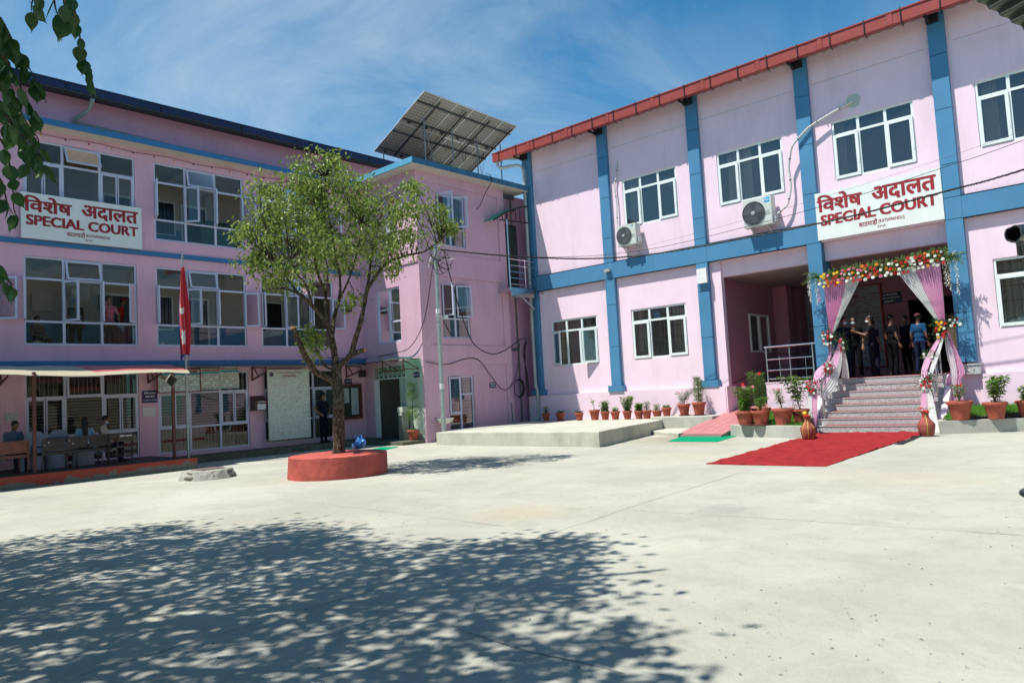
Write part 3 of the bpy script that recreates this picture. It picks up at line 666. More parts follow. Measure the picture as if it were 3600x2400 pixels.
sash(fr, 18.33, YA-.02, 4.5, 5.7, .64, 1, d(96), g=GLASS); sash(fr, um+.03, YA-.02, 4.5, 5.7, .62, 1, d(22), g=GLASS)
fr, um = tower_win('y', 18.42, 19.74, .32, 2.32, [], bars=True, tb={'L':.3,'R':.66})
sash(fr, 18.47, YA+.02, .95, 2.28, .5, 1, d(10), g=GLASS)
# doorway: transom grille with scrolls, folding gate, white side panel
b = B(); zt0, zt1 = 2.40, 2.82; x = XA+.06
b.box((x-.03,20.86,zt0-.06),(x+.03,22.72,zt0)); b.box((x-.03,20.86,zt1-.03),(x+.03,22.72,zt1-.002))
n_ = 7; wd = (22.72-20.86)/n_
for i in range(n_+1): b.box((x-.015,20.86+i*wd-.012,zt0),(x+.015,20.86+i*wd+.012,zt1-.03))
for i in range(n_):
    y0 = 20.86+i*wd; cz_ = (zt0+zt1)/2; cy_ = y0+wd/2
    b.bar((x,y0,zt0),(x,y0+wd,zt1-.03),.016,.016); b.bar((x+.012,y0+wd,zt0),(x+.012,cy_,cz_),.016,.016)
    for s_ in (-1,1):
        for cc in (.28,-.28):
            pts = [(x, cy_+s_*(.05+.05*math.cos(t)), cz_+cc*.32+.055*math.sin(t)) for t in [k*math.pi/4 for k in range(7)]]
            b.tube(pts, .008, 4)
b.build('transom_grille', M('pale_green_iron',(.42,.55,.48),.5), TW)
b = B()
for i in range(8): b.box((XA+.02,20.88+i*.045,.14),(XA+.05,20.90+i*.045,2.34))
b.build('folding_gate', M('pale_green_iron',(.42,.55,.48)), TW)
b = B(); b.box((XA+.02,22.45,.14),(XA+.06,22.71,2.34)); b.box((XA-.02,22.47,1.1),(XA+.02,22.5,1.22)); b.build('door_panel', WHITE, TW)
# green plastic canopy over the tower door
b = B(); b.q([(17.2,19.98,3.06),(17.2,22.4,3.06),(16.5,22.4,2.98),(16.5,19.98,3.02)]); b.q([(17.2,22.4,3.06),(17.2,24,3.03),(16.5,24,2.93),(16.5,22.4,2.98)],1)
gc = b.build('door_canopy', [Mcloth('green_plastic_sheet',(.02,.30,.20),.6), M('grey_canopy_sheet',(.07,.085,.085))], TW)
b = B(); y = 20.05
for y in (20.05, 21.2):
    b.bar((17.2,y,2.62),(16.5,y,2.62),.035,.035); b.bar((16.5,y,2.62),(16.5,y,3.0),.035,.035); b.bar((17.2,y,2.62),(16.5,y,2.95),.03,.03); b.bar((17.2,y,2.98),(16.5,y,2.98),.03,.03)
b.bar((16.5,20.05,2.99),(16.5,23,2.95),.03,.03); b.build('canopy_frame', BROWN, gc if 0 else TW)

# ================================================================ RIGHT COURT BUILDING (faces -X)
XW, XP = 23.15, 23.0
RB = thing('court_building', 'two storey bright pink court building with blue pillars and red gutter on the right', 'building', (23.2, 8, 0))
upw = [11.1, 7.31, 3.53, -.26]; rw = []
RWN = [(14.92, 7.465), (11.1, 7.465), (7.3, 7.465), (3.52, 7.465), (-.27, 7.465), (18.71, 2.545), (14.9, 2.56), (3.5, 2.6), (-.3, 2.6)]
WW, WH = 2.26, 1.84
holes = [(y-WW, y, z, z+WH) for y, z in RWN]
b = B(); wall(b, 'x', XW, .22, -6, 19.75, 5.66, 11.75, [h for h in holes if h[2] > 5]); 
wall(b, 'x', XW, .22, 11.25, 19.75, 1.42, 5.66, [h for h in holes if h[2] < 5]); wall(b, 'x', XW, .22, -6, 4.3, 1.42, 5.66, [h for h in holes if h[2] < 5])
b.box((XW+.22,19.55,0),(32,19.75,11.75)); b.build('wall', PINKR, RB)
b = B(); b.box((XP-.02,11.25,0),(XW+.2,19.98,1.415)); b.build('plinth', PINKR, RB); b = B(); b.box((XP-.02,-6,0),(XW+.2,3.97,1.415)); b.build('plinth', PINKR, RB)
for yy, a, e in ((0, 19.6, 12.3), (0, 4.0, -6)):
    pass
# hairline plaster crack under the eave
for (ya, yb) in ((19.1,15.9),(15.3,12.1),(11.6,8.4),(7.8,4.6),(3.9,.8)):
    b = B(); k = 16
    for i in range(k):
        a = ya+(yb-ya)*i/k; e = ya+(yb-ya)*(i+1)/k; z_ = 10.62+.012*noise.noise(V((a*3,0,0))); z2 = 10.62+.012*noise.noise(V((e*3,0,0)))
        b.q([(XW-.002,a,z_),(XW-.002,e,z2),(XW-.002,e,z2-.008),(XW-.002,a,z_-.008)])
    b.build('plaster_crack', M('crack_dark',(.2,.1,.13),.9), RB)
PC = [19.45, 15.65, 11.85, 8.06, 4.27, .48, -3.3]
zj = [1.65, 3.1, 4.67, 5.66, 6.27, 7.2, 8.75, 10.3, 11.7]
def pillar(yc, deep, zbase=1.65):
    x1 = XP+.75 if deep else XW-.002
    b = B(); b.box((XP+.02,yc-.2,zbase),(x1-.01,yc+.2,11.68)); po = b.build('pillar', JOINT, RB, loc=(XP, yc, zbase))
    zz = [z for z in zj if z > zbase+.3]; zz = [zbase]+zz
    for z0, z1 in zip(zz[:-1], zz[1:]):
        b = B(); b.box((XP,yc-.21,z0+.008),(XP+.02,yc+.21,z1-.008))
        b.box((XP+.02,yc-.21,z0+.008),(x1,yc-.2,z1-.008)); b.box((XP+.02,yc+.2,z0+.008),(x1,yc+.21,z1-.008))
        b.build('cladding_panel', BLUEP, po)
    return po
for i, yc in enumerate(PC):
    deep = i in (2, 3, 4)
    pillar(yc, deep, 1.75 if i == 4 else (1.47 if i == 3 else 1.65))
    if i not in (3, 4):
        b = B(); b.box((XP-.07,yc-.33,1.42),(XP+(.8 if deep else .14),yc+.33,1.65)); b.build('pillar_base', BLUEP, RB)
b = B(); b.box((XP-.08,3.98,1.42),(XP+.75,4.56,1.66)); b.box((XP-.1,3.95,1.66),(XP+.77,4.58,1.70)); b.build('pillar_base', GRAN, RB)
# P3 stands on a pink pier beside the ramp
b = B(); b.box((XP-.04,11.3,0),(XP+.8,12.2,1.41)); b.build('pier', PINKR, RB)
# blue band panels between pillars
for i in range(len(PC)-1):
    ya, yb = PC[i]-.214, PC[i+1]+.214
    if i == 3: continue
    for a, e in ((ya,(ya+yb)/2+.003),((ya+yb)/2-.003,yb)):
        b = B(); b.box((XP+.005,a,5.665),(XW-.002,e,6.265)); b.build('band_panel', BLUEP, RB)
    b = B(); b.box((XP-.003,yb,6.267),(XW-.002,ya,6.285)); b.box((XP-.003,yb,5.645),(XW-.002,ya,5.663)); b.build('band_flashing', JOINT, RB)
# ---- windows
def r_window(y, z, bars, dark, cur, parent=RB):
    x0 = XW+.03; x1 = XW+.09; c = [y, y-WW/3, y-2*WW/3, y-WW]; zt = z+WH-.46; t = .065
    b = B()
    def bx(ya, yb, za, zb, dx=0): b.box((x0+dx,yb,za),(x1,ya,zb))
    bx(y-.004,y-t,z+.004,z+WH-.004); bx(y-WW+t,y-WW+.004,z+.004,z+WH-.004); bx(y-t,y-WW+t,z+.004,z+t); bx(y-t,y-WW+t,z+WH-t,z+WH-.004)
    for q in c[1:3]: bx(q+.04,q-.04,z+t,z+WH-t,.004)
    for a, e in ((y-t,c[1]+.04),(c[1]-.04,c[2]+.04),(c[2]-.04,y-WW+t)): bx(a,e,zt-.035,zt+.035,.008)
    fr = b.build('window', UPVC, parent, loc=(XW,y,z))
    cells = [(y-t,c[1]+.04),(c[1]-.04,c[2]+.04),(c[2]-.04,y-WW+t)]
    for i, (a, e) in enumerate(cells):
        b = B(); b.q([(XW+.07,a,zt+.035),(XW+.07,e,zt+.035),(XW+.07,e,z+WH-t),(XW+.07,a,z+WH-t)]); b.build('pane', GLASS, fr)
        if i == 1:
            b = B(); b.q([(XW+.07,a,z+t),(XW+.07,e,z+t),(XW+.07,e,zt-.035),(XW+.07,a,zt-.035)]); b.build('pane', GLASS, fr)
        else:
            b = B(); f = .085; a2, e2, p, q = a+.03, e-.03, z+t-.03, zt-.01; xs0, xs1 = XW-.025, XW+.028
            b.box((xs0,a2-f,p),(xs1,a2,q)); b.box((xs0,e2,p),(xs1,e2+f,q)); b.box((xs0,e2+f,p),(xs1,a2-f,p+f)); b.box((xs0,e2+f,q-f),(xs1,a2-f,q)); b.box((xs0-.012,e2+.02,p+.35),(xs0,e2+.045,p+.5))
            b.q([(XW,a2-f,p+f),(XW,e2+f,p+f),(XW,e2+f,q-f),(XW,a2-f,q-f)],1); so = b.build('sash', [UPVC, GLASS], fr)
            if bars and y > 17:
                base = V((XW, a2 if i == 0 else e2, p)); 
                for v in so.data.vertices: v.co -= (base-LOC[fr.name])
                so.location = base-LOC[fr.name]; so.rotation_euler = (0,0,d(-28) if i == 0 else d(20)); 
                LOC[so.name] = base
    if bars:
        b = B()
        for i in range(1, 13): yy = y-WW*i/13; b.tube([(XW+.17,yy,z+.03),(XW+.17,yy,z+WH-.03)],.007,4)
        for zz in (.25,.7,1.1,1.5): b.tube([(XW+.16,y,z+zz),(XW+.16,y-WW,z+zz)],.009,4)
        b.build('window_bars', BLACK, fr)
    for (a, e) in cur:
        b = B(); k = 26; i0 = len(b.v)
        for i in range(k+1):
            yy = y-WW*(a+(e-a)*i/k); xx = XW+.27+.035*math.sin(i*1.9)+.015*math.sin(i*.7)
            yb = yy+.05*noise.noise(V((yy*2,z,0)))
            b.v += [V((xx,yb,z-.02)), V((xx,yy,z+WH+.1))]
        for i in range(k): b.f.append((i*2,i*2+2,i*2+3,i*2+1)); b.m.append(0)
        b.build('curtain', BEIGEC, fr, smooth=True)
    return fr
for (y, z), cu in zip(RWN, [[(0,.27)],[(.12,.50)],[(0,.14)],[(.05,.2)],[(0,.3)],[(.02,.28)],[(.0,.24),(.70,1)],[(.02,.34)],[]]):
    r_window(y, z, z < 5, True, cu)
# rooms behind the glass
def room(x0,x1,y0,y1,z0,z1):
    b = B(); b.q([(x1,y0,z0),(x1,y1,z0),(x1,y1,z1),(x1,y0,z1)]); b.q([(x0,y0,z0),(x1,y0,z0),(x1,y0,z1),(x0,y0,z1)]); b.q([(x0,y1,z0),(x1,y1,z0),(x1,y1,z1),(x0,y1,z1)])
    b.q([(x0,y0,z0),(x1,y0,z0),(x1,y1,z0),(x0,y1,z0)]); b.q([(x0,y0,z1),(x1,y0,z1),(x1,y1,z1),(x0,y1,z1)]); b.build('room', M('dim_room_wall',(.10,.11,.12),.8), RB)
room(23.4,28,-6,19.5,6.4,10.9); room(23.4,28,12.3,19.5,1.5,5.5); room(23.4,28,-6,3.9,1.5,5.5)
b = B(); b.box((24.6,13.0,9.1),(25.3,14.0,9.13)); b.build('ceiling_lamp_panel', WHITE, RB)
# ---- red gutter, straps, corrugated eave, tube brackets
for i in range(14):
    y1 = 20.68-i*1.92; y0 = y1-1.91
    b = B(); b.box((22.30,y0,11.27),(22.33,y1,11.62)); b.box((22.33,y0,11.27),(22.50,y1,11.295)); b.box((22.275,y0,11.60),(22.299,y1,11.635)); b.box((22.285,y1-.16,11.275),(22.299,y1-.03,11.60))
    b.build('gutter_section', REDP, RB)
b = B(); b.q([(22.3,20.68,11.27),(22.5,20.68,11.27),(22.5,20.68,11.62),(22.3,20.68,11.62)]); b.build('gutter_end', REDP, RB)
for i in range(26):
    y = 20.3-i*.96
    b = B(); b.box((22.262,y-.012,11.27),(22.274,y+.012,11.66)); b.bar((22.27,y,11.27),(22.52,y,11.2),.025,.012); b.build('gutter_strap', BLACK, RB)
b = B(); nC = 340; i0 = 0
for i in range(nC+1):
    y = 20.62-26.5*i/nC; w_ = .018*math.sin(i*math.pi/2)
    b.v += [V((22.42,y,11.36+w_)), V((26.0,y,12.15+w_)), V((32.,y,13.4))]
for i in range(nC):
    a = i*3
    for k in (0,1): b.f.append((a+k,a+k+1,a+k+4,a+k+3)); b.m.append(0)
b.build('roof_sheet', ROOFG, RB)
for yc in PC[:6]:
    b = B(); b.tube([(22.42,yc+.12,11.24),(23.0,yc+.12,11.24)],.045,8); b.box((22.85,yc-.1,11.2),(22.99,yc+.2,11.45)); b.build('eave_bracket', BLACK, RB)
# downpipe at the left end
b = B(); b.tube([(22.42,20.5,11.27),(22.42,20.5,11.08),(22.5,20.4,11.0),(22.72,19.7,10.98),(22.78,19.5,10.9),(22.8,19.42,10.7),(22.8,19.42,1.78),(22.84,19.38,1.68),(22.86,19.4,1.5),(22.86,19.42,.5)],.062,12)
for z in (9.6,7.0,4.4,3.2,1.75): b.tube([(22.8,19.42,z),(22.8,19.42,z+.1)],.074,12)
b.tube([(22.86,19.42,.5),(22.78,19.5,.47)],.07,12); b.build('downpipe', M('pale_grey_pipe',(.36,.40,.38),.45,var=.1,grime=.3), RB, smooth=True)
ROSE = M('shade_darkened_rose_plaster', (.42,.19,.25), .75, var=.05, grime=.2)  # portico shade put into the colour, darker than the outer pink
# ---- portico: lintel, tiled ceiling, side wall, back wall, floor, dark doorway
b = B(); b.box((XW+.1,8.28,5.1),(XW+.35,11.63,5.655)); b.box((XW+.1,4.49,5.1),(XW+.35,7.84,5.655)); b.build('lintel', PINKR, RB)
b = B(); b.box((XP+.05,4.49,5.655),(XW,7.84,6.4)); b.build('lintel_face', PINKR, RB)
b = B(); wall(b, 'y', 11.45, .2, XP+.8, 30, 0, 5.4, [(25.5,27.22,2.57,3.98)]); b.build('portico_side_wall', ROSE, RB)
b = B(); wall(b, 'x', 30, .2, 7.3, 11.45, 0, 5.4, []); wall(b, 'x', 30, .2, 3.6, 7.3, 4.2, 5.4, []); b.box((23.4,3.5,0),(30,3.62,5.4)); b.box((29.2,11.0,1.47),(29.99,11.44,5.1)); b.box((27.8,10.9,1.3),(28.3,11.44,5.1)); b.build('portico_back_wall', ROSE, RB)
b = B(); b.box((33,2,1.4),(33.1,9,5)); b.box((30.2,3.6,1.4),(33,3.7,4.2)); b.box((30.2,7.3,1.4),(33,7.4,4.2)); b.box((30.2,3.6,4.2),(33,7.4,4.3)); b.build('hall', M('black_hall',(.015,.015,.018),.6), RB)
b = B(); b.box((25.5,11.5,2.57),(27.22,11.6,3.98)); fr = b.build('portico_window', DARK, RB, loc=(25.5,11.45,2.57))
b = B()
for a, e in ((25.5,25.58),(26.3,26.42),(27.14,27.22)): b.box((a,11.41,2.57),(e,11.5,3.98))
for z in (2.57,3.91):
    for a, e in ((25.58,26.3),(26.42,27.14)): b.box((a,11.41,z),(e,11.5,z+.07))
b.build('frame', UPVC, fr)
for a, e in ((25.58,26.3),(26.42,27.14)):
    b = B(); b.q([(a,11.46,2.64),(e,11.46,2.64),(e,11.46,3.91),(a,11.46,3.91)]); b.build('pane', GLASS, fr)
tile = B(); tile.box((0,0,0),(.588,.588,.015)); TM = M('ceiling_tile_white', (.30,.27,.25), .7, var=.06, scale=2, bump=.4, bscale=120)
t0 = None
b = B(); b.box((XW+.36,3.62,5.14),(30,11.44,5.2)); ceil = b.build('portico_ceiling', M('ceiling_grid_dark',(.16,.15,.14)), RB)
for i in range(11):
    for j in range(13):
        L = (XW+.37+i*.6, 3.64+j*.6, 5.12)
        if t0 is None: t0 = tile.build('ceiling_tile', TM, ceil, loc=None); t0.location = V(L)-LOC[ceil.name]; [setattr(v, 'co', v.co+LOC[ceil.name]) for v in t0.data.vertices]
        else: inst(t0, L, ceil)
b = B(); b.box((XP+.1,3.7,0),(30,9.9,1.44)); b.box((XP-.02,7.9,0),(XP+.1,9.9,1.44)); b.box((XP-.03,7.88,1.44),(XP+.16,9.93,1.475)); b.build('portico_floor_block', PINKR, RB)
b = B(); b.box((XP+.16,3.7,1.44),(30,9.88,1.47)); b.build('portico_floor', M('portico_floor_tiles',(.07,.025,.025),.35), RB)
# sloping access ramp, pink tiles laid one by one
RX0, RX1, RZ0, RZ1 = 19.7, 29, .06, 1.44
b = B(); b.q([(RX0,9.93,RZ0-.01),(RX1,9.93,RZ1-.01),(RX1,11.44,RZ1-.01),(RX0,11.44,RZ0-.01)]); b.q([(RX0,9.93,-.01),(RX0,11.44,-.01),(RX0,11.44,RZ0-.01),(RX0,9.93,RZ0-.01)]); b.q([(RX0,11.44,0),(RX1,11.44,0),(RX1,11.44,RZ1-.01),(RX0,11.44,RZ0-.01)]); b.q([(RX0,9.93,0),(RX1,9.93,0),(RX1,9.93,RZ1-.01),(RX0,9.93,RZ0-.01)])
ramp = b.build('ramp', CONC); ramp['kind'] = 'structure'
sl = math.atan2(RZ1-RZ0, RX1-RX0); tl = B(); tl.box((0,0,0),(.292,.29,.012)); t1 = None; TP = M('pink_ramp_tile', (.44,.17,.17), .5, var=.14, scale=6, grime=.3)
for i in range(20):
    for j in range(5):
        L = V((RX0+.003+i*.2985*math.cos(sl), 9.94+j*.3, RZ0-.008+i*.2985*math.sin(sl)))
        if t1 is None: t1 = tl.build('tile', TP); t1.parent = ramp; t1.location = L; t1.rotation_euler = (0,-sl,0)
        else: inst(t1, L, ramp, (0,-sl,0))
# balcony and green curved canopy in the gap between tower and right wing
b = B(); b.box((21.36,19.2,5.55),(22.75,20.2,5.72)); b.bar((21.4,19.22,5.45),(22.75,19.22,5.45),.06,.18); b.bar((22.0,19.25,5.4),(22.75,19.25,4.9),.08,.08)
for z in (5.85,6.1,6.35,6.6,6.85): b.tube([(21.38,19.22,z),(22.85,19.22,z)],.022,6)
b.tube([(21.38,19.22,5.6),(21.38,19.22,8.42)],.028,8); b.tube([(22.3,19.22,5.6),(22.3,19.22,6.9)],.022,6)
bal = b.build('balcony', [STEEL], TW)
b = B(); b.box((21.4,19.22,5.56),(22.9,19.26,5.74)); b.box((22.0,20.15,5.6),(22.98,20.25,8.5)); b.build('balcony_beam', M('dark_grey_steel',(.05,.06,.06)), TW)
b = B(); k = 8
for i in range(k+1):
    t = i/k; b.v += [V((20.75+2.1*t, 19.35, 8.35+.85*math.sin(t*1.45))), V((20.75+2.1*t, 20.2, 8.35+.85*math.sin(t*1.45)))]
for i in range(k): b.f.append((i*2,i*2+1,i*2+3,i*2+2)); b.m.append(0)
b.build('curved_canopy', Mcloth('green_polycarbonate',(.01,.33,.22),.65), TW, smooth=True)
b = B()
for y in (19.36, 20.1):
    pts = [(20.77+2.1*i/8, y, 8.33+.85*math.sin(i/8*1.45)) for i in range(9)]; b.tube(pts, .03, 6); b.tube([(21.1,y,8.4),(22.85,y,8.5)],.025,6)
    for i in (2,3,5,6): b.tube([pts[i],(pts[i][0],y,8.4)],.017,5)
b.build('canopy_frame', BLACK, TW)

# ================================================================ added building out of view: blocks sky to deepen the shade, shows in pane reflections
OB = thing('sky_blocker_building', 'unseen cream two storey block added across the yard to block sky light, met only in pane reflections', 'building', (0, -13, 0))
CRW = M('cream_wall',(.42,.36,.27),.8,var=.1,grime=.3)
hs_ = [(-18+i*3.6, -16+i*3.6, z, z+1.5) for i in range(10) for z in (1.0, 4.3)]
b = B(); wall(b, 'y', -13.2, .2, -20, 22, 0, 7.2, hs_); b.box((-20,-20,0),(-19.8,-13.2,7.2)); b.box((21.8,-20,0),(22,-13.2,7.2)); b.build('wall', CRW, OB)
b = B(); b.q([(-20.6,-12.5,7.0),(22.6,-12.5,7.0),(22.6,-16.6,8.8),(-20.6,-16.6,8.8)]); b.q([(-20.6,-20.7,7.0),(22.6,-20.7,7.0),(22.6,-16.6,8.8),(-20.6,-16.6,8.8)]); b.build('roof', M('rust_roof_sheet',(.12,.05,.035),.6,var=.3), OB)
for h in hs_:
    b = B(); b.q([(h[0],-13.1,h[2]),(h[1],-13.1,h[2]),(h[1],-13.1,h[3]),(h[0],-13.1,h[3])]); b.build('pane', M('dark_pane',(.02,.025,.03),.15), OB)
# ================================================================ STEPS
ST = thing('entrance_steps', 'grey speckled granite entrance steps with red carpet strips under the flower arch', 'steps', (21.3, 6.3, 0))
SY0, SY1 = 4.78, 7.88
for k in range(8):
    x0 = 21.32+.25*k; z1 = .184*(k+1)
    b = B(); b.box((x0,SY0,.184*k-.05 if k else -.02),(XP+.15,SY1,z1-.025)); so = b.build('step', GRAN, ST)
    b = B(); b.box((x0-.014,SY0-.015,z1-.022),(x0+.31,SY1+.015,z1)); b.build('nosing', M('pale_granite_nosing',(.50,.51,.49),.3,var=.12,scale=40), so)
    b = B(); b.box((x0+.035,SY0+.12,z1+.001),(x0+.24,SY1-.25,z1+.012)) if k < 7 else b.box((x0+.02,SY0+.1,z1+.001),(x0+3.5,SY1-.2,z1+.012)); b.build('carpet_strip', REDC, so)
b = B(); b.prism([(21.6,SY0-.14),(23,SY0-.14),(23,SY0-.0),(21.6,SY0-.0)],0,.2)
for y in (SY0-.16, SY1+.02):
    b = B(); b.v += [V((x,yy,z)) for yy in (y,y+.14) for x,z in ((21.6,0),(XP+.1,0),(XP+.1,1.44),(22.9,1.44),(21.6,.35))]
    b.f += [tuple(range(5)), tuple(5+k for k in reversed(range(5)))]+[(k, (k+1)%5, 5+(k+1)%5, 5+k) for k in range(5)]; b.m += [0]*7
    b.build('side_wall', PINKR, ST)
# red carpet lying on the yard
def cloth_sheet(name, poly, z, mat, amp=.012, n=26, cat=None, label=None, thick=.008):
    (p0,p1,p2,p3) = [V((*p,0)) for p in poly]; b = B(); m = n
    for i in range(n+1):
        for j in range(m+1):
            u, v = i/n, j/m; p = (p0*(1-u)+p1*u)*(1-v)+(p3*(1-u)+p2*u)*v
            e = .04*noise.noise(V((p.x*1.2,p.y*1.2,4))) if (i in (0,n) or j in (0,m)) else 0
            w = amp*noise.noise(V((p.x*2.1,p.y*5,1)))+amp*.7*noise.noise(V((p.x*6,p.y*9,2)))
            b.v.append(V((p.x+e, p.y+e*.6, z+max(0,w)+thick)))
    for i in range(n):
        for j in range(m): a = i*(m+1)+j; b.f.append((a,a+1,a+m+2,a+m+1)); b.m.append(0)
    i0 = len(b.v); ring = [i*(m+1) for i in range(n+1)]+[n*(m+1)+j for j in range(1,m+1)]+[i*(m+1)+m for i in range(n-1,-1,-1)]+[j for j in range(m-1,0,-1)]
    for k in range(len(ring)):
        a, c = ring[k], ring[(k+1)%len(ring)]; i = len(b.v); b.v += [V((b.v[a].x,b.v[a].y,z+.001)), V((b.v[c].x,b.v[c].y,z+.001))]; b.f.append((a,c,i+1,i)); b.m.append(0)
    o = b.build(name, mat, smooth=True, loc=(sum(p[0] for p in poly)/4, sum(p[1] for p in poly)/4, z))
    return tag(o, label, cat)
cloth_sheet('red_carpet', [(21.29,7.74),(21.29,4.98),(13.33,4.78),(13.23,7.03)], 0, REDC, .045, 60, 'carpet', 'long red carpet laid on the yard leading to the granite steps')
cloth_sheet('black_runner', [(21.2,4.97),(20.9,4.86),(17.7,4.66),(17.7,4.84)], 0, RUBBER, .03, 18, 'mat', 'rolled black rubber strip poking out along the edge of the red carpet')
cloth_sheet('green_mat', [(18.1,9.26),(20.4,9.7),(20.0,11.35),(18.2,10.8)], 0, GREENC, .02, 22, 'mat', 'bright green carpet mat at the foot of the pink ramp')
cloth_sheet('rubber_mat', [(19.75,9.98),(20.45,9.98),(20.45,11.35),(19.75,11.35)], .075, Mspeck('perforated_rubber', (.02,.02,.02),(.09,.09,.09),(.2,.2,.2), 45), .005, 12, 'mat', 'grey perforated rubber mat between green mat and pink ramp tiles')
cloth_sheet('green_mat', [(14.2,18.6),(15.8,19.6),(15.6,20.3),(13.9,19.4)], 0, GREENC, .015, 14, 'mat', 'thin green mat on the ground in front of the tower door')

# ================================================================ LAWN BEDS
def curb_bed(name, poly, grass_poly, label=None):
    rough_slab(name, poly, -.05, .32, CONCL, .015)
curb_bed('lawn_kerb', [(19.12,7.15),(19.9,9.47),(20.15,9.85),(20.35,9.75),(20.08,9.35),(19.35,7.15)], None)
curb_bed('lawn_kerb', [(20.53,4.55),(20.75,4.55),(22.4,1.8),(23.0,.4),(22.75,.3),(22.1,1.75)], None)
curb_bed('lawn_kerb', [(20.53,4.55),(21.3,4.75),(21.32,4.6),(20.7,4.45)], None)
LS = M('lawn_soil', (.05,.09,.02), .95, var=.3)
b = B(); 
def lz(x): return .30+max(0, x-20.3)*.10
for P_ in ([(19.3,7.3),(20.2,9.7),(20.3,9.72),(20.3,7.6)],[(20.3,7.6),(20.3,9.72),(22.98,9.86),(22.98,7.9),(21.3,7.9)],[(20.7,4.5),(21.3,4.6),(22.98,4.6),(22.98,.5),(22.4,1.9)]): b.q([(x,y,lz(x)) for x,y in P_]); b.q([(x,y,0) for x,y in P_])
tag(b.build('lawn_soil', LS), kind='structure')
def inpoly(x, y, P):
    c = False
    for (x0,y0),(x1,y1) in zip(P, P[1:]+P[:1]):
        if (y0 > y) != (y1 > y) and x < (x1-x0)*(y-y0)/(y1-y0)+x0: c = not c
    return c
b = B(); rg = random.Random(3)
for P, n in (([(19.4,7.4),(20.3,9.6),(22.95,9.8),(22.95,7.95),(21.3,7.95)], 9000), ([(20.78,4.45),(21.35,4.55),(22.95,4.55),(22.95,.7),(22.5,1.95)], 11000)):
    x0, x1, y0, y1 = min(p[0] for p in P), max(p[0] for p in P), min(p[1] for p in P), max(p[1] for p in P)
    for i in range(n):
        x, y = rg.uniform(x0,x1), rg.uniform(y0,y1)
        if not inpoly(x, y, P): continue
        h = rg.uniform(.05,.12); a = rg.uniform(0,6.28); w = .009; p = V((x,y,lz(x)-.01)); s_ = V((math.cos(a),math.sin(a),0))*w; t = V((rg.uniform(-.03,.03),rg.uniform(-.03,.03),h))
        b.q([p-s_,p+s_,p+t])
tag(b.build('lawn', GRASSM), kind='stuff')

# ================================================================ SIGNS
def court_sign(face, c, w, h, label):
    U = V((1,0,0)) if face == 'S' else V((0,-1,0)); Nn = V((0,-1,0)) if face == 'S' else V((-1,0,0)); c = V(c)
    b = B(); a = c-U*w/2-Nn*.0; e = c+U*w/2+Nn*.06
    b.box((a.x,a.y,c.z-h/2),(e.x,e.y,c.z+h/2)); o = b.build('sign_board', SIGNW, None, loc=c); tag(o, label, 'sign')
    def at(u, v, th=.065): return c+U*(u-.5)*w+Nn*.0+V((0,0,(.5-v)*h))
    F = .063
    text('िवशेष', 'letters', SIGNR, at(.205,.235), w*.37, h*.34, face, o, .03, F)
    text('अदालत', 'letters', SIGNR, at(.72,.27), w*.48, h*.30, face, o, .03, F)
    text('SPECIAL COURT', 'letters', SIGNR, at(.5,.595), w*.92, h*.215, face, o, .036, F)
    text('काठमाडौं', 'letters', SIGNR, at(.425,.81), w*.15, h*.12, face, o, .015, F)
    text('(KATHMANDU)', 'letters', SIGNR, at(.61,.825), w*.20, h*.085, face, o, .015, F)
    text('२०५९', 'letters', SIGNR, at(.53,.925), w*.065, h*.06, face, o, .008, F)
    return o
court_sign('S', (7.47, 23.2, 7.20), 3.17, 1.28, 'large white court sign with red lettering on the shaded left building')
court_sign('W', (6.2, 6.2, 6.43) if 0 else (XW-.12, 6.19, 6.43), 3.42, 1.45, 'large white court sign with red lettering above the flower arch, in full sun')
BP = M('board_back', (.3,.3,.28))
def board(name, label, x0, x1, z0, z1, y, mat, frame=None, cat='notice board', tilt=0):
    b = B(); b.box((x0,y,z0),(x1,y+.03,z1)); o = b.build(name, mat, loc=((x0+x1)/2,y+.03,z0))
    if frame:
        b = B(); f = .03
        for (a,e,p,q) in ((x0-f,x1+f,z1,z1+f),(x0-f,x1+f,z0-f,z0),(x0-f,x0,z0,z1),(x1,x1+f,z0,z1)): b.box((a,y-.01,p),(e,y+.031,q))
        b.build('frame', frame, o)
    return tag(o, label, cat)
PG = (.50,.58,.50)
o = board('notice_board', 'pale green fee table board with blue heading under the sheet canopy', 9.4, 10.69, 2.19, 2.86, 23.05, Mprint('print_blue_table', PG, (.05,.08,.14), 0, 16, 0, 9, .48), M('red_frame',(.25,.03,.03)))
b = B(); b.box((9.41,23.04,2.71),(10.68,23.049,2.76)); b.build('blue_heading_bar', M('teal_bar',(.02,.2,.34)), o)
text('िवशेष अदालत काठमाडौं', 'letters', SIGNR, (10.1,23.045,2.81), 1.0, .08, 'S', o, .02)
for xa, xe, za, ze, lb in ((10.71,11.32,2.22,2.9,'pale green notice board with red lines, middle one of the row of three'), (11.34,11.98,2.25,2.94,'pale green notice board with red lines, rightmost of the row of three')):
    o = board('notice_board', lb, xa, xe, za, ze, 23.0, Mprint('print_red_lines', PG, (.28,.05,.05), 0, 15, 0, 10, .44))
    b = B(); b.box((xa+.01,22.99,ze-.17),(xe-.01,22.999,ze-.11)); b.box((xa+.01,22.99,za+.04),(xe-.01,22.999,za+.055)); b.build('teal_heading_bar', M('teal_bar2',(.03,.30,.33)), o)
    text('िवशेष अदालत काठमाडौं', 'letters', SIGNR, ((xa+xe)/2,22.995,ze-.06), xe-xa-.06, .065, 'S', o, .02)
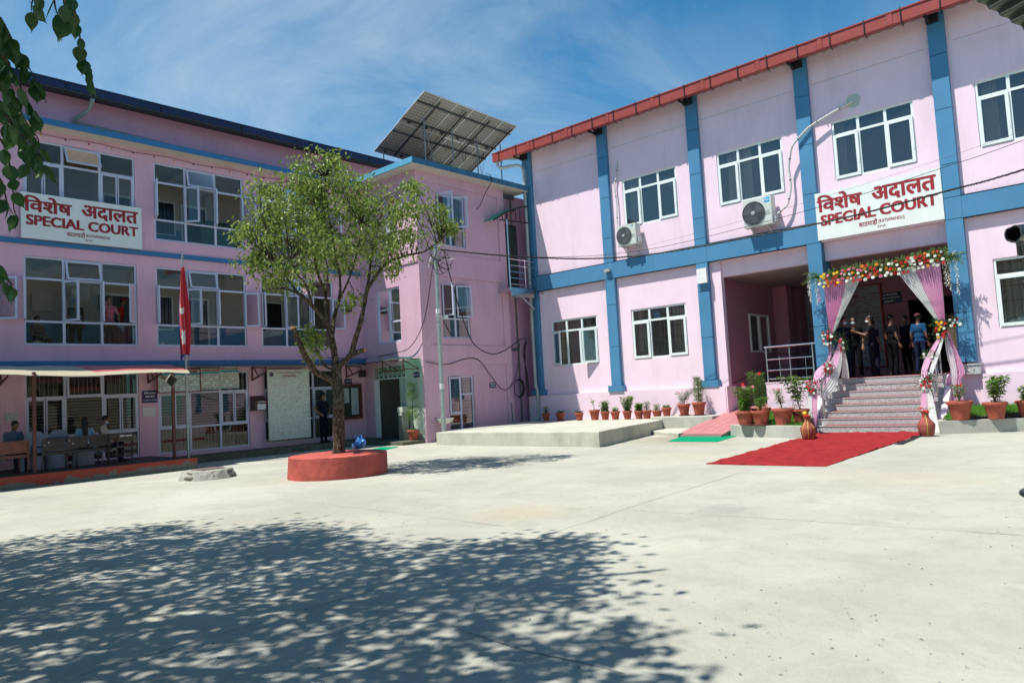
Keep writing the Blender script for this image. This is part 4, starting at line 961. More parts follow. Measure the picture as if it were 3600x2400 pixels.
o = board('citizen_charter_board', 'tall white board of fine red print hung over the window left of the guard', 13.04, 14.6, .46, 2.80, 23.03, Mprint('print_charter', (.58,.64,.56), (.36,.20,.18), 0, 27, 0, 9, .55), M('white_rim',(.6,.62,.58)))
text('नागरिक वडापत्र', 'letters', SIGNR, (13.85,23.025,2.60), .55, .08, 'S', o, .02)
text('िवशेष अदालत काठमाडौंको सेवा प्रवाह सम्बन्धी', 'letters', SIGNR, (13.85,23.025,2.71), 1.0, .05, 'S', o, .015)
b = B(); b.lathe((0,0,0), [(.075,0),(.075,.006)], 16); b.v = [V((13.17+p.x, 23.02-p.z, 2.66+p.y)) for p in b.v]; b.build('round_emblem', M('emblem_red_blue',(.12,.05,.12),.5,var=.5,scale=40), o)
def plate(label, c, w, h, face, lines, cat='sign', mat=NAVY, ink=WHITE, name='sign_plate'):
    c = V(c); b = B()
    if face == 'S': b.box((c.x-w/2,c.y-.0,c.z-h/2),(c.x+w/2,c.y+.02,c.z+h/2))
    else: b.box((c.x,c.y-w/2,c.z-h/2),(c.x+.02,c.y+w/2,c.z+h/2))
    o = tag(b.build(name, mat, loc=c), label, cat)
    for s_, v, ww, hh in lines: text(s_, 'letters', ink, c+V((0,0,(.5-v)*h)), w*ww, h*hh, face, o, .02, .004)
    return o
plate('navy lunch time sign with three white lines on the pillar beside the boards', (9.24,23.27,2.08), .44, .37, 'S', [('िवशेष अदालत',.2,.75,.17),('खाजा समय',.5,.6,.15),('१.३० देखि २.३० बजे सम्म',.8,.84,.14)])
PAPER = M('paper_sheet',(.62,.64,.62),.7)
plate('white paper notice below the navy lunch time sign', (9.21,23.28,1.62), .37, .27, 'S', [('प्रवेश निषेध छ',.5,.6,.06)], 'notice', PAPER, M('grey_ink',(.2,.2,.2)), 'paper_notice')
o = board('paper_notice', 'white paper notice above the seated man at the far left pillar', 5.52, 5.80, 1.58, 1.80, 23.27, Mprint('print_paper', (.55,.56,.55), (.15,.15,.16), 0, 32, 0, 25, .5), None, 'notice')
plate('navy notice sign above the framed notice case', (16.47,23.27,2.36), .32, .17, 'S', [('सूचना पाटी',.5,.75,.42)])
plate('navy sign with white letters beside the tower doorway', (17.2,20.2,2.42), .30, .19, 'W', [('दिउसो पाली',.5,.8,.4)])
plate('small navy no parking sign on the shaded tower wall', (20.75,19.86,1.93), .36, .22, 'S', [('Washing Spot',.28,.88,.3),('No Parking',.7,.72,.3)])
plate('navy sign on the back wall inside the portico', (29.97,7.9,4.35), .85, .42, 'W', [('तपाईं सि.सि.टि.भि.',.2,.7,.2),('क्यामेराको निगरानीमा',.5,.85,.2),('हुनुहुन्छ ।',.8,.45,.17)])
# framed notice case
WOOD = M('brown_wood',(.10,.035,.02),.5,var=.25,scale=8)
b = B(); b.box((16.1,23.2,.98),(16.88,23.29,2.22)); o = tag(b.build('notice_case', M('dark_green_felt',(.02,.035,.02)), loc=(16.5,23.29,.98)), 'brown framed notice case with papers behind glass, right of the guard', 'notice case')
b = B()
for (a,e,p,q) in ((16.02,16.96,2.14,2.24),(16.02,16.96,.94,1.04),(16.02,16.12,1.04,2.14),(16.86,16.96,1.04,2.14)): b.box((a,23.12,p),(e,23.29,q))
b.build('frame', WOOD, o)
for (a,e,p,q) in ((16.2,16.42,1.55,2.1),(16.52,16.68,1.1,2.1),(16.69,16.84,1.1,2.1)):
    b = B(); b.box((a,23.19,p),(e,23.198,q)); b.build('paper', Mprint('print_case', (.40,.45,.46), (.2,.22,.25), 0, 30, 0, 25, .5), o)
# wooden suggestion box
b = B(); i = 0
b.v = [V(p) for p in ((12.5,23.0,1.46),(12.95,23.0,1.46),(12.95,23.29,1.46),(12.5,23.29,1.46),(12.5,23.0,1.80),(12.95,23.0,1.80),(12.95,23.29,1.96),(12.5,23.29,1.96))]
b.f = [(0,3,2,1),(4,5,6,7),(0,1,5,4),(1,2,6,5),(2,3,7,6),(3,0,4,7)]; b.m = [0]*6
b2 = B(); o = tag(b.build('suggestion_box', M('dark_wood',(.07,.02,.015),.4,var=.2), loc=(12.7,23.29,1.46)), 'small brown suggestion box with sloping lid on the pink pillar', 'box')
b = B(); b.box((12.6,22.99,1.49),(12.9,22.999,1.68)); b.build('paper', PAPER, o)
text('उजुरी पेटिका', 'letters', WHITE, (12.75,22.995,1.745), .28, .06, 'S', o, .02)
# board on the portico back wall
b = B(); b.box((29.9,8.2,1.85),(29.96,11.0,4.9)); o = tag(b.build('charter_board', Mprint('print_portico', (.26,.28,.33), (.22,.10,.10), 1, 9, 0, 3.0, .5), loc=(29.96,9.6,1.85)), 'wide white printed board with red rim inside the dark portico', 'notice board')
b = B()
for (a,e,p,q) in ((8.15,11.05,4.9,4.95),(8.15,11.05,1.8,1.85),(8.15,8.2,1.85,4.9),(11.0,11.05,1.85,4.9)): b.box((29.88,a,p),(29.97,e,q))
b.build('frame', M('red_frame2',(.35,.05,.03)), o)
b = B(); b.lathe((0,0,0), [(.16,0),(.16,.01)], 18); b.v = [V((29.89-p.z, 10.6+p.x, 4.6+p.y)) for p in b.v]; b.build('round_emblem', M('emblem_red_blue',(.12,.05,.12)), o)
text('नागरिक वडापत्र', 'letters', SIGNR, (29.89,9.4,4.55), .9, .2, 'W', o, .02)

# ================================================================ AIR CONDITIONERS (hung on the right facade)
ACW = M('ac_casing',(.56,.60,.54),.4,var=.04)
def ac_unit(y, z0, w, h, label, ylab, cz_off, rings=7, grid=False):
    x0, x1 = 22.70, 23.02; t = thing('air_conditioner', label, 'air conditioner', (23.1, y-w/2, z0))
    b = B(); b.box((x0,y-w,z0),(x1,y,z0+h)); b.box((x0-.006,y-w+.01,z0+.03),(x0,y-.01,z0+h-.03)); b.build('casing', ACW, t)
    fy, fz, fr = y-w*.37, z0+h*.48, h*.42
    b = B(); b.lathe((0,0,0), [(fr,0),(fr,.02),(fr*.96,.02)], 28); b.v = [V((x0-.008-p.z, fy+p.x, fz+p.y)) for p in b.v]; b.build('fan_recess', M('dark_fan',(.03,.035,.04),.4), t)
    b = B()
    if grid:
        for i in range(-6, 7):
            q = fr*i/7; l_ = math.sqrt(max(0, fr*fr-q*q)); b.tube([(x0-.045,fy+q,fz-l_),(x0-.045,fy+q,fz+l_)],.004,4); b.tube([(x0-.045,fy-l_,fz+q),(x0-.045,fy+l_,fz+q)],.004,4)
    else:
        for k in range(1, rings+1):
            r_ = fr*k/(rings+.2); b.tube([(x0-.045, fy+r_*math.cos(a), fz+r_*math.sin(a)) for a in [j*math.pi/12 for j in range(25)]], .005, 4, cap=False)
        for j in range(6): a = j*math.pi/3; b.bar((x0-.04,fy,fz),(x0-.04,fy+fr*math.cos(a),fz+fr*math.sin(a)),.008,.008)
    b.build('fan_guard', M('grey_wire',(.25,.26,.26),.4), t)
    b = B(); b.lathe((0,0,0), [(fr*.17,0),(fr*.17,.05),(fr*.08,.055)], 14); b.v = [V((x0-.01-p.z, fy+p.x, fz+p.y)) for p in b.v]; b.build('fan_hub', M('grey_hub',(.35,.38,.40),.4), t)
    for j in range(3):
        b = B(); a = j*2.09+.4; c0 = V((x0-.03,fy,fz)); 
        b.q([c0+V((0,math.cos(a-.3),math.sin(a-.3)))*fr*.15,c0+V((.008,math.cos(a-.35),math.sin(a-.35)))*fr*.9,c0+V((-.012,math.cos(a+.45),math.sin(a+.45)))*fr*.9,c0+V((-.008,math.cos(a+.3),math.sin(a+.3)))*fr*.15]); b.build('fan_blade', M('fan_blade',(.09,.10,.11),.4), t)
    b = B()
    for yy in (y-w*.2, y-w*.8): b.box((x0+.03,yy-.02,z0-.05),(23.14,yy+.02,z0-.01)); b.bar((x0+.1,yy,z0-.04),(23.13,yy,z0-.28),.03,.02); b.box((x0-.03,yy-.045,z0-.012),(x0+.06,yy+.045,z0-.001))
    b.build('wall_bracket', M('ac_bracket',(.5,.5,.47),.5), t)
    b = B(); b.box((x0+.08,y-w-.06,z0+.06),(x1-.03,y-w-.001,z0+.25)); b.build('valve_cover', ACW, t)
    b = B()
    for i in range(4): b.box((x0-.012,y-w*.93,z0+h*(.34+.045*i)),(x0-.006,y-w*.76,z0+h*(.34+.045*i)+.008))
    b.build('vent_slots', M('ac_slot',(.40,.43,.39)), t)
    return t
t = ac_unit(10.1, 6.47, .95, .90, 'large air conditioner with a round spiral fan guard and bright blue label', 9.2, 0)
b = B(); b.box((22.688,9.20,7.18),(22.692,9.38,7.32)); lb = b.build('brand_label', M('bright_blue_label',(.0,.36,.80),.3), t); text('Midea', 'letters', WHITE, (22.69,9.29,7.25), .15, .06, 'W', lb, .03, .006)
t = ac_unit(14.98, 6.72, .80, .76, 'smaller air conditioner with a square mesh fan guard under an upper window', 14.2, 0, grid=True)
b = B(); b.box((22.688,14.28,7.38),(22.692,14.36,7.42)); b.build('brand_label', M('teal_label',(.0,.28,.38),.3), t)
LAG = M('white_pipe_lagging',(.58,.58,.54),.7,var=.15,scale=20,bump=.5,bscale=60)
def conduit(name, label, pts, r, mat, ties=None):
    P = []
    for a, c in zip(pts[:-1], pts[1:]):
        for i in range(5): P.append(V(a).lerp(V(c), i/5))
    P.append(V(pts[-1])); Q = [P[0]]+[(P[i-1]+P[i]*2+P[i+1])/4 for i in range(1,len(P)-1)]+[P[-1]]
    b = B(); b.tube(Q, r, 8); o = tag(b.build(name, mat, smooth=True, loc=pts[0]), label, 'pipe')
    b = B()
    for i in range(3, len(Q)-1, 5): d_ = (Q[i+1]-Q[i]).normalized(); b.tube([Q[i],Q[i]+d_*.025],r*1.18,8)
    b.build('cable_tie', RUBBER, o); return o
conduit('refrigerant_pipe', 'white wrapped pipe bending up the pillar from the big air conditioner to a patched hole', [(23.12,6.62,9.72),(22.98,7.2,9.5),(22.93,7.9,9.25),(22.9,8.45,8.8),(22.98,8.62,8.2),(23.0,8.6,7.5),(22.98,8.75,7.0),(22.9,9.1,6.75)], .035, LAG)
conduit('refrigerant_pipe', 'thin white wrapped pipe running down to the smaller air conditioner', [(23.13,15.05,10.05),(23.1,15.1,9.5),(23.06,15.2,9.2),(23.06,15.15,8.4),(23.05,15.18,7.6),(22.95,15.05,7.2)], .028, LAG)
b = B(); c0 = V((XW-.004,6.6,9.74)); i0 = 0
b.f.append(tuple(range(22))); b.m.append(0)
for j in range(22): a = 2*math.pi*j/22; r_ = .19*(1+.2*noise.noise(V((math.cos(a)*2,math.sin(a)*2,1)))); b.v.append(c0+V((0,r_*math.cos(a)*1.05,r_*math.sin(a)*1.15)))
b.build('plaster_patch', M('grey_green_filler',(.46,.52,.46),.8,var=.1), RB)

# ================================================================ SOLAR ARRAY
E1, E2, E3, E4 = V((19.37,21.47,13.82)), V((24.93,21.47,13.68)), V((19.37,24.86,12.24)), V((24.93,24.86,12.13))
SA = thing('solar_array', 'tilted solar panel array on thin posts standing on the tower roof, seen from below', 'solar panels', (22, 22.5, 9.95))
def cellmat():
    m = bpy.data.materials.new('panel_backsheet_cells'); n, l, p = nodes(m); p.inputs['Roughness'].default_value = .35
    tcn = n.new('ShaderNodeTexCoord'); s = n.new('ShaderNodeSeparateXYZ'); l.new(tcn.outputs['Object'], s.inputs[0])
    def mt(op, a, b=None):
        q = n.new('ShaderNodeMath'); q.operation = op
        for i, x in enumerate((a, b)):
            if x is None: continue
            if isinstance(x, (int, float)): q.inputs[i].default_value = x
            else: l.new(x, q.inputs[i])
        return q.outputs[0]
    fx = mt('ABSOLUTE', mt('SUBTRACT', mt('FRACT', mt('DIVIDE', s.outputs[0], .148)), .5)); fy = mt('ABSOLUTE', mt('SUBTRACT', mt('FRACT', mt('DIVIDE', s.outputs[1], .148)), .5))
    dm = mt('GREATER_THAN', mt('ADD', fx, fy), .80); ln = mt('GREATER_THAN', mt('MAXIMUM', fx, fy), .487)
    k = mt('MAXIMUM', dm, mt('MULTIPLY', ln, .45))
    x = n.new('ShaderNodeMix'); x.data_type = 'RGBA'; l.new(k, x.inputs[0]); x.inputs[6].default_value = (.22,.205,.18,1); x.inputs[7].default_value = (.62,.62,.60,1)
    l.new(x.outputs[2], p.inputs['Base Color']); return m
CM = cellmat(); ALU = M('aluminium_rail',(.62,.64,.66),.35,.6)
U = (E2-E1)/6; Vd = (E3-E1)/2; nrm = U.cross(Vd).normalized()
if nrm.z < 0: nrm = -nrm
rotm = Matrix((U.normalized(), Vd.normalized(), U.normalized().cross(Vd.normalized()))).transposed()
pw, ph = U.length-.015, Vd.length-.015
b = B(); b.box((0,0,-.012),(pw,ph,.012)); p0 = None
fb = B(); 
for (a0,a1,c0_,c1_) in ((0,pw,0,.022),(0,pw,ph-.022,ph),(0,.022,.022,ph-.022),(pw-.022,pw,.022,ph-.022)): fb.box((a0,c0_,-.03),(a1,c1_,.03))
jb = B(); jb.box((pw*.42,ph-.22,.012),(pw*.58,ph-.12,.05)); jb.box((pw*.42,ph-.22,-.05),(pw*.58,ph-.12,-.012))
for i in range(6):
    for j in range(2):
        L = E1+U*i+Vd*j
        if p0 is None:
            p0 = b.build('panel', CM); p0.parent = SA; f_ = fb.build('panel_frame', ALU); f_.parent = p0; j_ = jb.build('junction_box', BLACK); j_.parent = p0; pk = (f_, j_); c = p0
        else:
            c = p0.copy(); COL.objects.link(c)
            for q in pk: e = q.copy(); COL.objects.link(e); e.parent = c
        c.matrix_parent_inverse.identity(); c.location = L-LOC[SA.name]; c.rotation_euler = rotm.to_euler(); c.parent = SA
dn = -nrm*.07
for tt_ in (.14,.42,.62,.90):
    b = B(); b.bar(E1+(E3-E1)*tt_+dn, E2+(E4-E2)*tt_+dn, .05, .05); b.build('rail', BLACK if 0 else M('dark_steel',(.06,.06,.065),.5,.4), SA)
for s_ in (.17,.44,.70,.96):
    b = B(); a = E1.lerp(E2,s_); e = E3.lerp(E4,s_); b.bar(a.lerp(e,.05)+dn*1.7, e.lerp(a,.05)+dn*1.7, .05, .05); b.build('rail', M('dark_steel',(.06,.06,.065)), SA)
for i, (x, y, zt) in enumerate(((20.2,22.5,13.2),(21.8,22.5,13.17),(23.3,22.5,13.14),(24.85,22.5,13.1),(19.6,24.5,12.2),(21.8,24.5,12.2),(23.3,24.5,12.2))):
    b = B(); b.tube([(x,y,9.93),(x,y,zt)],.028,8); b.build('post', M('galvanised_post',(.22,.23,.24),.5,.4), SA)
b = B(); b.tube([(20.25,22.5,12.7),(21.3,22.6,9.95)],.018,6); b.tube([(19.9,22.4,12.2),(20.2,22.5,12.35)],.016,6); b.build('brace', M('galvanised_post',(.22,.23,.24)), SA)
rg = random.Random(8)
for k in range(4):
    b = B(); p = E1.lerp(E2, .2+.2*k)+(E3-E1)*.45-nrm*.12; q = E1.lerp(E2, .3+.2*k)+(E3-E1)*.5-nrm*.1
    b.tube([p.lerp(q,t)+V((0,0,-.9*math.sin(t*math.pi)*(.4+.3*k%1))) for t in [i/10 for i in range(11)]],.009,4); b.build('cable', RUBBER, SA)
b = B(); b.tube([(20.6,19.5,10.2),(20.62,19.25,10.06),(20.64,19.24,9.8),(20.6,19.6,9.4),(20.5,19.8,8.95),(20.35,19.83,8.8)],.014,5); b.build('cable', RUBBER, SA)
# weeds growing on the tower roof edge
b = B(); rg = random.Random(4)
for i in range(160):
    x = rg.gauss(18.9,.35); p = V((x,19.55+rg.uniform(-.1,.2),10.0+rg.uniform(0,.1))); b.leaf(p, V((rg.uniform(-1,1),rg.uniform(-1,1),rg.uniform(.2,1))), V((0,0,1)), .09, .045)
tag(b.build('roof_weed', LEAFP, loc=(18.9,19.6,9.95)), 'small weeds growing on the blue edge of the tower roof below the solar panels', 'plant')

# ================================================================ PLANTER AND TREE
PCX, PCY = 9.52, 13.95
b = B(); b.lathe((0,0,0), [(1.08,-.02),(1.075,.2),(1.065,.40),(1.065,.455),(1.035,.47),(.3,.475),(.01,.475)], 56, wob=.006)
def planter_faces():
    for v in b.v: v.x *= 1.0; a = math.atan2(v.y, v.x); k = 1+.01*noise.noise(V((math.cos(a)*4, math.sin(a)*4, v.z*5))); v.x = v.x*k+PCX; v.y = v.y*k+PCY
planter_faces(); tag(b.build('round_planter', PLANTER, loc=(PCX,PCY,0), smooth=True), 'round red painted cement planter around the trunk in the middle of the yard', 'planter')
TR = thing('courtyard_tree', 'tree with rough trunk and airy green crown growing from the round red planter', 'tree', (9.58, 14.0, .46))
BR = {
'A':[(9.60,13.98,2.40),(9.56,14.01,2.88),(9.32,13.93,3.41),(8.99,13.92,3.72),(8.69,14.00,4.00),(8.42,14.06,4.10),(8.09,14.17,4.06)],
'B':[(9.59,13.99,2.40),(9.64,14.19,3.04),(9.80,14.33,3.51),(10.05,14.40,4.02),(10.18,14.55,4.56),(10.25,14.75,4.99)],
'C':[(9.56,14.01,2.88),(9.68,14.41,3.51),(9.95,14.83,4.19),(10.22,15.13,4.72),(10.31,15.31,5.29)],
'D':[(9.58,13.97,2.35),(9.82,13.71,2.63),(9.89,13.54,3.13),(9.93,13.39,3.56),(10.01,13.34,4.00),(10.11,13.15,4.34),(10.29,12.90,4.65),(10.66,12.65,4.80),(10.99,12.42,4.87),(11.5,12.4,5.2)],
'stub':[(9.82,13.70,2.62),(9.91,13.59,2.70),(10.00,13.47,2.72)],
'cut':[(9.58,14.0,2.02),(9.35,14.01,2.16),(9.03,14.01,2.30),(8.76,13.95,2.65),(8.62,13.92,2.95),(8.49,13.89,3.22)],
'B2':[(8.99,13.92,3.72),(8.73,13.73,4.14),(8.49,13.65,4.32),(8.31,13.65,4.62)],
'A2':[(8.69,14.00,4.00),(8.48,14.15,4.40),(8.34,14.36,4.74)],
'D2':[(10.01,13.34,4.00),(10.26,13.52,4.49),(10.53,13.71,5.15),(10.57,13.68,5.61)],
'E':[(10.05,14.40,4.02),(9.98,13.96,4.34),(9.89,13.42,4.92),(9.85,13.20,5.43)],
'F':[(9.95,14.83,4.19),(9.62,14.70,4.72),(9.47,14.56,5.45),(9.51,14.29,6.35)],
'G':[(10.18,14.55,4.56),(9.80,14.21,5.23),(9.56,14.01,5.92),(9.52,14.03,6.68)],
'H':[(9.58,13.99,2.29),(9.56,14.37,2.42),(9.51,14.53,2.69)]}
RAD = {'A':(.07,.016),'B':(.07,.016),'C':(.052,.012),'D':(.07,.013),'stub':(.055,.05),'cut':(.075,.055),'B2':(.03,.01),'A2':(.03,.01),'D2':(.035,.01),'E':(.03,.01),'F':(.04,.01),'G':(.035,.01),'H':(.03,.012)}
def gnarl(pts, r0, r1, n=10, seed=0, amp=.02, twist=.09):
    P = []
    for a, c in zip(pts[:-1], pts[1:]):
        for i in range(4): P.append(V(a).lerp(V(c), i/4))
    P.append(V(pts[-1])); K = len(P)
    Q = [P[0]]+[(P[i-1]+P[i]*2+P[i+1])/4+V((noise.noise(P[i]*3+V((seed,0,0))),noise.noise(P[i]*3+V((0,seed,0))),0))*amp for i in range(1,K-1)]+[P[-1]]
    rr = [(r0+(r1-r0)*i/(K-1))*(1+.12*noise.noise(Q[i]*6+V((0,0,seed)))) for i in range(K)]
    return Q, rr
b = B()
Q, rr = gnarl([(9.58,14.0,.44),(9.58,13.99,.6),(9.60,13.98,1.2),(9.60,13.97,1.85),(9.58,13.99,2.15),(9.60,13.98,2.45)], .135, .105, amp=.015)
rr = [r*(1.25 if i < 2 else 1.08 if i < 4 else 1) for i, r in enumerate(rr)]
b.tube(Q, rr, 18)
for v in b.v:
    a = math.atan2(v.y-13.98, v.x-9.59); k = .024*noise.noise(V((a*3.2, v.z*1.6, 0)))+.016*noise.noise(V((a*8, v.z*6, 3)))
    v.x += math.cos(a)*k; v.y += math.sin(a)*k
b.build('trunk', BARK, TR, smooth=True)
tips = []
for k, pts in BR.items():
    r0, r1 = RAD[k]; Q, rr = gnarl(pts, r0, r1, seed=hash(k) % 7 if 0 else len(k)*1.7+ord(k[0])*.3)
    b = B(); b.tube(Q, rr, 10); b.build('branch', BARK, TR, smooth=True)
    if k in ('cut','stub'):
        b = B(); d_ = (Q[-1]-Q[-2]).normalized()
        b.tube([Q[-1]-d_*.015, Q[-1]+d_*.02], [rr[-1]*1.02,rr[-1]*.9], 10)
        for j in range(5): b.tube([Q[-1]+V((.02*math.cos(j*1.3),.02*math.sin(j*1.3),0)), Q[-1]+d_*(.06+.05*(j%2))+V((.02*math.cos(j*1.3),.02*math.sin(j*1.3),0))],[.014,.002],5)
        b.build('cut_end', CUTW, TR)
    else: tips += Q[len(Q)//3:]
EL = [(9.05,14.36,5.77,1.11,0.91),(8.67,14.62,6.07,0.71,0.61),(9.54,14.02,6.48,0.76,0.61),(9.67,13.93,7.04,0.30,0.22),(8.27,14.90,5.18,0.51,0.45),(8.48,14.75,4.79,0.71,0.45),(8.86,14.49,4.39,0.61,0.35),(9.82,13.83,5.37,1.01,0.81),(10.47,13.38,5.57,0.81,0.71),(10.91,13.08,6.19,0.61,0.42),(11.31,12.81,5.78,0.56,0.40),(11.45,12.71,5.05,0.45,0.30),(11.80,12.47,5.47,0.30,0.22),(9.41,14.11,4.88,0.61,0.40),(10.61,13.29,4.76,0.51,0.30),(9.14,14.30,2.92,0.24,0.42),(8.05,15.05,5.38,0.22,0.20),(9.15,14.29,6.57,0.45,0.35),(10.21,13.56,6.28,0.40,0.30),(10.95,13.05,5.16,0.51,0.30),(9.89,13.78,3.87,0.25,0.20),(8.03,15.06,4.80,0.25,0.20)]
rg = random.Random(21); cb = B(); tw = B(); vd = V((.566,.824,0)); vr = V((.824,-.566,0))
tk = kdtree.KDTree(len(tips)); [tk.insert(p, i) for i, p in enumerate(tips)]; tk.balance()
for ei, (ex, ey, ez, ra, rz) in enumerate(EL):
    lat = V((ex-9.7,ey-13.9,0)).dot(vr); depth = max(.45, .92*math.sqrt(max(0,2.15**2-lat*lat))) if ra > .38 else ra
    nc = int((14+130*ra*rz)*max(1,(depth/ra)**.45))
    for c in range(nc):
        while True:
            u = V((rg.uniform(-1,1), rg.uniform(-1,1), rg.uniform(-1,1)))
            if .25 < u.length < 1: break
        cp = V((ex,ey,ez))+vr*u.x*ra+vd*u.y*depth+V((0,0,u.z*rz))
        if noise.noise(cp*1.9)+.4*noise.noise(cp*4.5) < -.05 and ei != 15: continue
        # twig towards the nearest limb
        if c % 2 == 0:
            q, _, dd = tk.find(cp)
            if dd < 2.2: mid = cp.lerp(q,.5)+V((rg.uniform(-.12,.12),rg.uniform(-.12,.12),rg.uniform(.0,.2))); tw.tube([q,mid,cp],[.011,.007,.003],4,cap=False)
        for l_ in range(rg.randint(11,20)):
            p = cp+V((rg.gauss(0,.11),rg.gauss(0,.11),rg.gauss(0,.09)))
            dr = V((rg.uniform(-.8,.8),rg.uniform(-.8,.8),rg.uniform(-1.1,.05)))
            cb.leaf(p, dr, V((rg.uniform(-1,1),rg.uniform(-1,1),1)), rg.uniform(.08,.13), rg.uniform(.040,.058), fold=.2)
tag(cb.build('crown', LEAF, TR), kind='stuff')
tag(tw.build('twigs', BARK, TR), kind='stuff')
# blue plastic bag on the planter
b = B(); b.ell((0,0,.12),(.17,.13,.12),40,24)
for v in b.v:
    k = .34*noise.noise(v*8)+.22*noise.noise(v*19)+.1*noise.noise(v*41); v *= (1+k)
    if v.z < .01: v.z = .01
for s_ in (-1,1): b.tube([(.04*s_,0,.2),(.10*s_,.02,.31),(.02*s_,.05,.34),(-.01*s_,0,.22)],[.03,.014,.012,.03],6)
b.v = [v+V((10.42,14.40,.475)) for v in b.v]
tag(b.build('plastic_bag', M('blue_white_plastic',(.06,.25,.62),.3,var=.8,scale=9), loc=(10.42,14.4,.475), smooth=True), 'crumpled blue and white plastic bag lying on the red planter beside the trunk', 'bag')

# manhole block of rough stones with flat lid
MH = thing('manhole_block', 'low round block of rough cemented stones with a flat iron lid near the flagpole', 'manhole', (8.0, 17.0, 0))
b = B(); b.lathe((8.05,17.05,0),[(.64,-.02),(.58,.12),(.54,.19),(.51,.205),(.01,.21)],30,wob=.03)
for v in b.v:
    k = .10*noise.noise(v*4)+.04*noise.noise(v*11); v.x = 8.05+(v.x-8.05)*(1+k); v.y = 17.05+(v.y-17.05)*(1+k)
b.build('rubble_core', CONC, MH)
rg = random.Random(9)
for i in range(34):
    a = i/17*2*math.pi+rg.uniform(-.08,.08); row = i//17; r_ = (.58 if row == 0 else .51); b = B(); b.ell((0,0,0),(.10*rg.uniform(.8,1.2),.03,.05*rg.uniform(.85,1.2)),10,7)
    for v in b.v: v *= 1+.42*noise.noise(v*13+V((i,0,0)))
    mt = Matrix.Rotation(a+math.pi/2,3,'Z'); b.v = [mt@v+V((8.05+r_*math.cos(a),17.05+r_*math.sin(a),.045+.085*row)) for v in b.v]; b.build('stone', M('rubble_stone',(.15,.125,.09),.9,var=.35,scale=6,bump=.6), MH)
b = B(); b.box((7.78,16.78,.207),(8.34,17.34,.222)); b.build('lid', M('rusty_lid',(.14,.10,.09),.7,var=.3,scale=9), MH)

# ================================================================ FLAGPOLE
FP = thing('flagpole', 'thin steel flagpole at the end of the veranda platform', 'flagpole', (9.5, 21.32, 0))
b = B(); b.tube([(9.5,21.32,0),(9.5,21.33,3.0),(9.47,21.36,6.05)],[.036,.033,.027],12); b.build('pole', GALV, FP, smooth=True)
b = B(); b.ell((9.47,21.36,6.17),(.03,.03,.08),8,6); b.ell((9.47,21.36,6.07),(.045,.045,.03),8,5); b.build('finial', STEEL, FP)
b = B(); b.tube([(9.56,21.30,5.95),(9.56,21.27,3.0),(9.55,21.27,.3)],.006,4); b.build('halyard', M('rope',(.4,.34,.22)), FP)
# limp national flag: gathered folds, crimson with blue border, white moon and sun
def flagcloth():
    b = B(); nz, nu = 44, 15
    for i in range(nz+1):
        t = i/nz; z = 5.78-2.62*t
        wd = .05+.24*min(1,t*2.2)*(1-.35*max(0,(t-.72)/.28))
        for j in range(nu+1):
            u = j/nu; ph = u*3.1*math.pi+t*2.1
            b.v.append(V((9.43-wd*(u-.55)*.95+.03*math.sin(ph*1.3), 21.28-.075*math.sin(ph)*(.5+t*.8), z-.10*u*(1-t)+(.12*math.sin(u*5) if i == nz else 0))))
    for i in range(nz):
        for j in range(nu):
            a = i*(nu+1)+j; b.f.append((a,a+1,a+nu+2,a+nu+1)); t = i/nz; u = j/nu
            m = 0
            if j == nu-1 and t < .9: m = 1
            if t > .955: m = 1
            if .64 < t < .67 and u > .7: m = 1
            du, dt = (u-.68), (t-.43)*2.4
            if du*du*1.4+dt*dt < .045 and not ((du+.02)**2*1.4+(dt+.14)**2 < .035): m = 2
            du, dt = (u-.58), (t-.775)*2.4
            rr_ = math.hypot(du*1.2,dt); an = math.atan2(dt,du)
            if rr_ < .20+.05*math.cos(an*6): m = 2
            b.m.append(m)
    return b
o = flagcloth().build('flag', [Mcloth('crimson_flag_cloth',(.55,.01,.03),.3), Mcloth('blue_flag_cloth',(.01,.03,.22),.2), Mcloth('white_flag_cloth',(.75,.75,.75),.3)], None, smooth=True, loc=(9.46,21.3,3.1))
tag(o, 'limp crimson flag with white moon and sun and blue edge hanging on the flagpole', 'flag')
# ================================================================ POWER POLE AND WIRES
PX, PY = 17.05, 18.72
PP = thing('utility_pole', 'grey tubular service pole with looped black cables in front of the pink tower corner', 'utility pole', (PX, PY, 0))
b = B(); b.tube([(PX,PY,0),(PX,PY,4.2),(PX,PY,7.55)],[.085,.075,.06],14); b.tube([(PX,PY,4.15),(PX,PY,4.25)],.088,14); b.build('pole', GALV, PP, smooth=True)
b = B(); b.lathe((PX,PY,1.85),[(.082,0),(.082,.18)],14); b.build('paper_band', PAPER, PP)
b = B(); b.box((PX-.18,PY-.13,4.42),(PX-.02,PY-.07,4.58)); b.box((PX-.2,PY-.12,4.32),(PX+.1,PY-.09,4.35)); b.box((PX+.18,PY-.12,4.28),(PX+.34,PY-.06,4.38)); b.tube([(PX,PY-.08,4.2),(PX+.2,PY-.1,4.3)],.012,6); b.build('camera_box', WHITE, PP)
rg = random.Random(31)
for i in range(11):
    b = B(); cx_ = PX+rg.uniform(-.35,.55); cz_ = 6.35+rg.uniform(-.35,.25); rx = rg.uniform(.25,.55); rz = rg.uniform(.2,.42); a0 = rg.uniform(0,3)
    b.tube([(PX+.1+(cx_-PX)*.6+rx*math.cos(a0+t*.5), PY-.12+.06*math.sin(t), cz_+rz*math.sin(a0+t*.5)) for t in range(rg.randint(7,12))], rg.choice((.009,.013,.016)), 5, cap=False)
    b.build('cable_loop', RUBBER if i % 4 else M('white_cable',(.5,.5,.45)), PP)
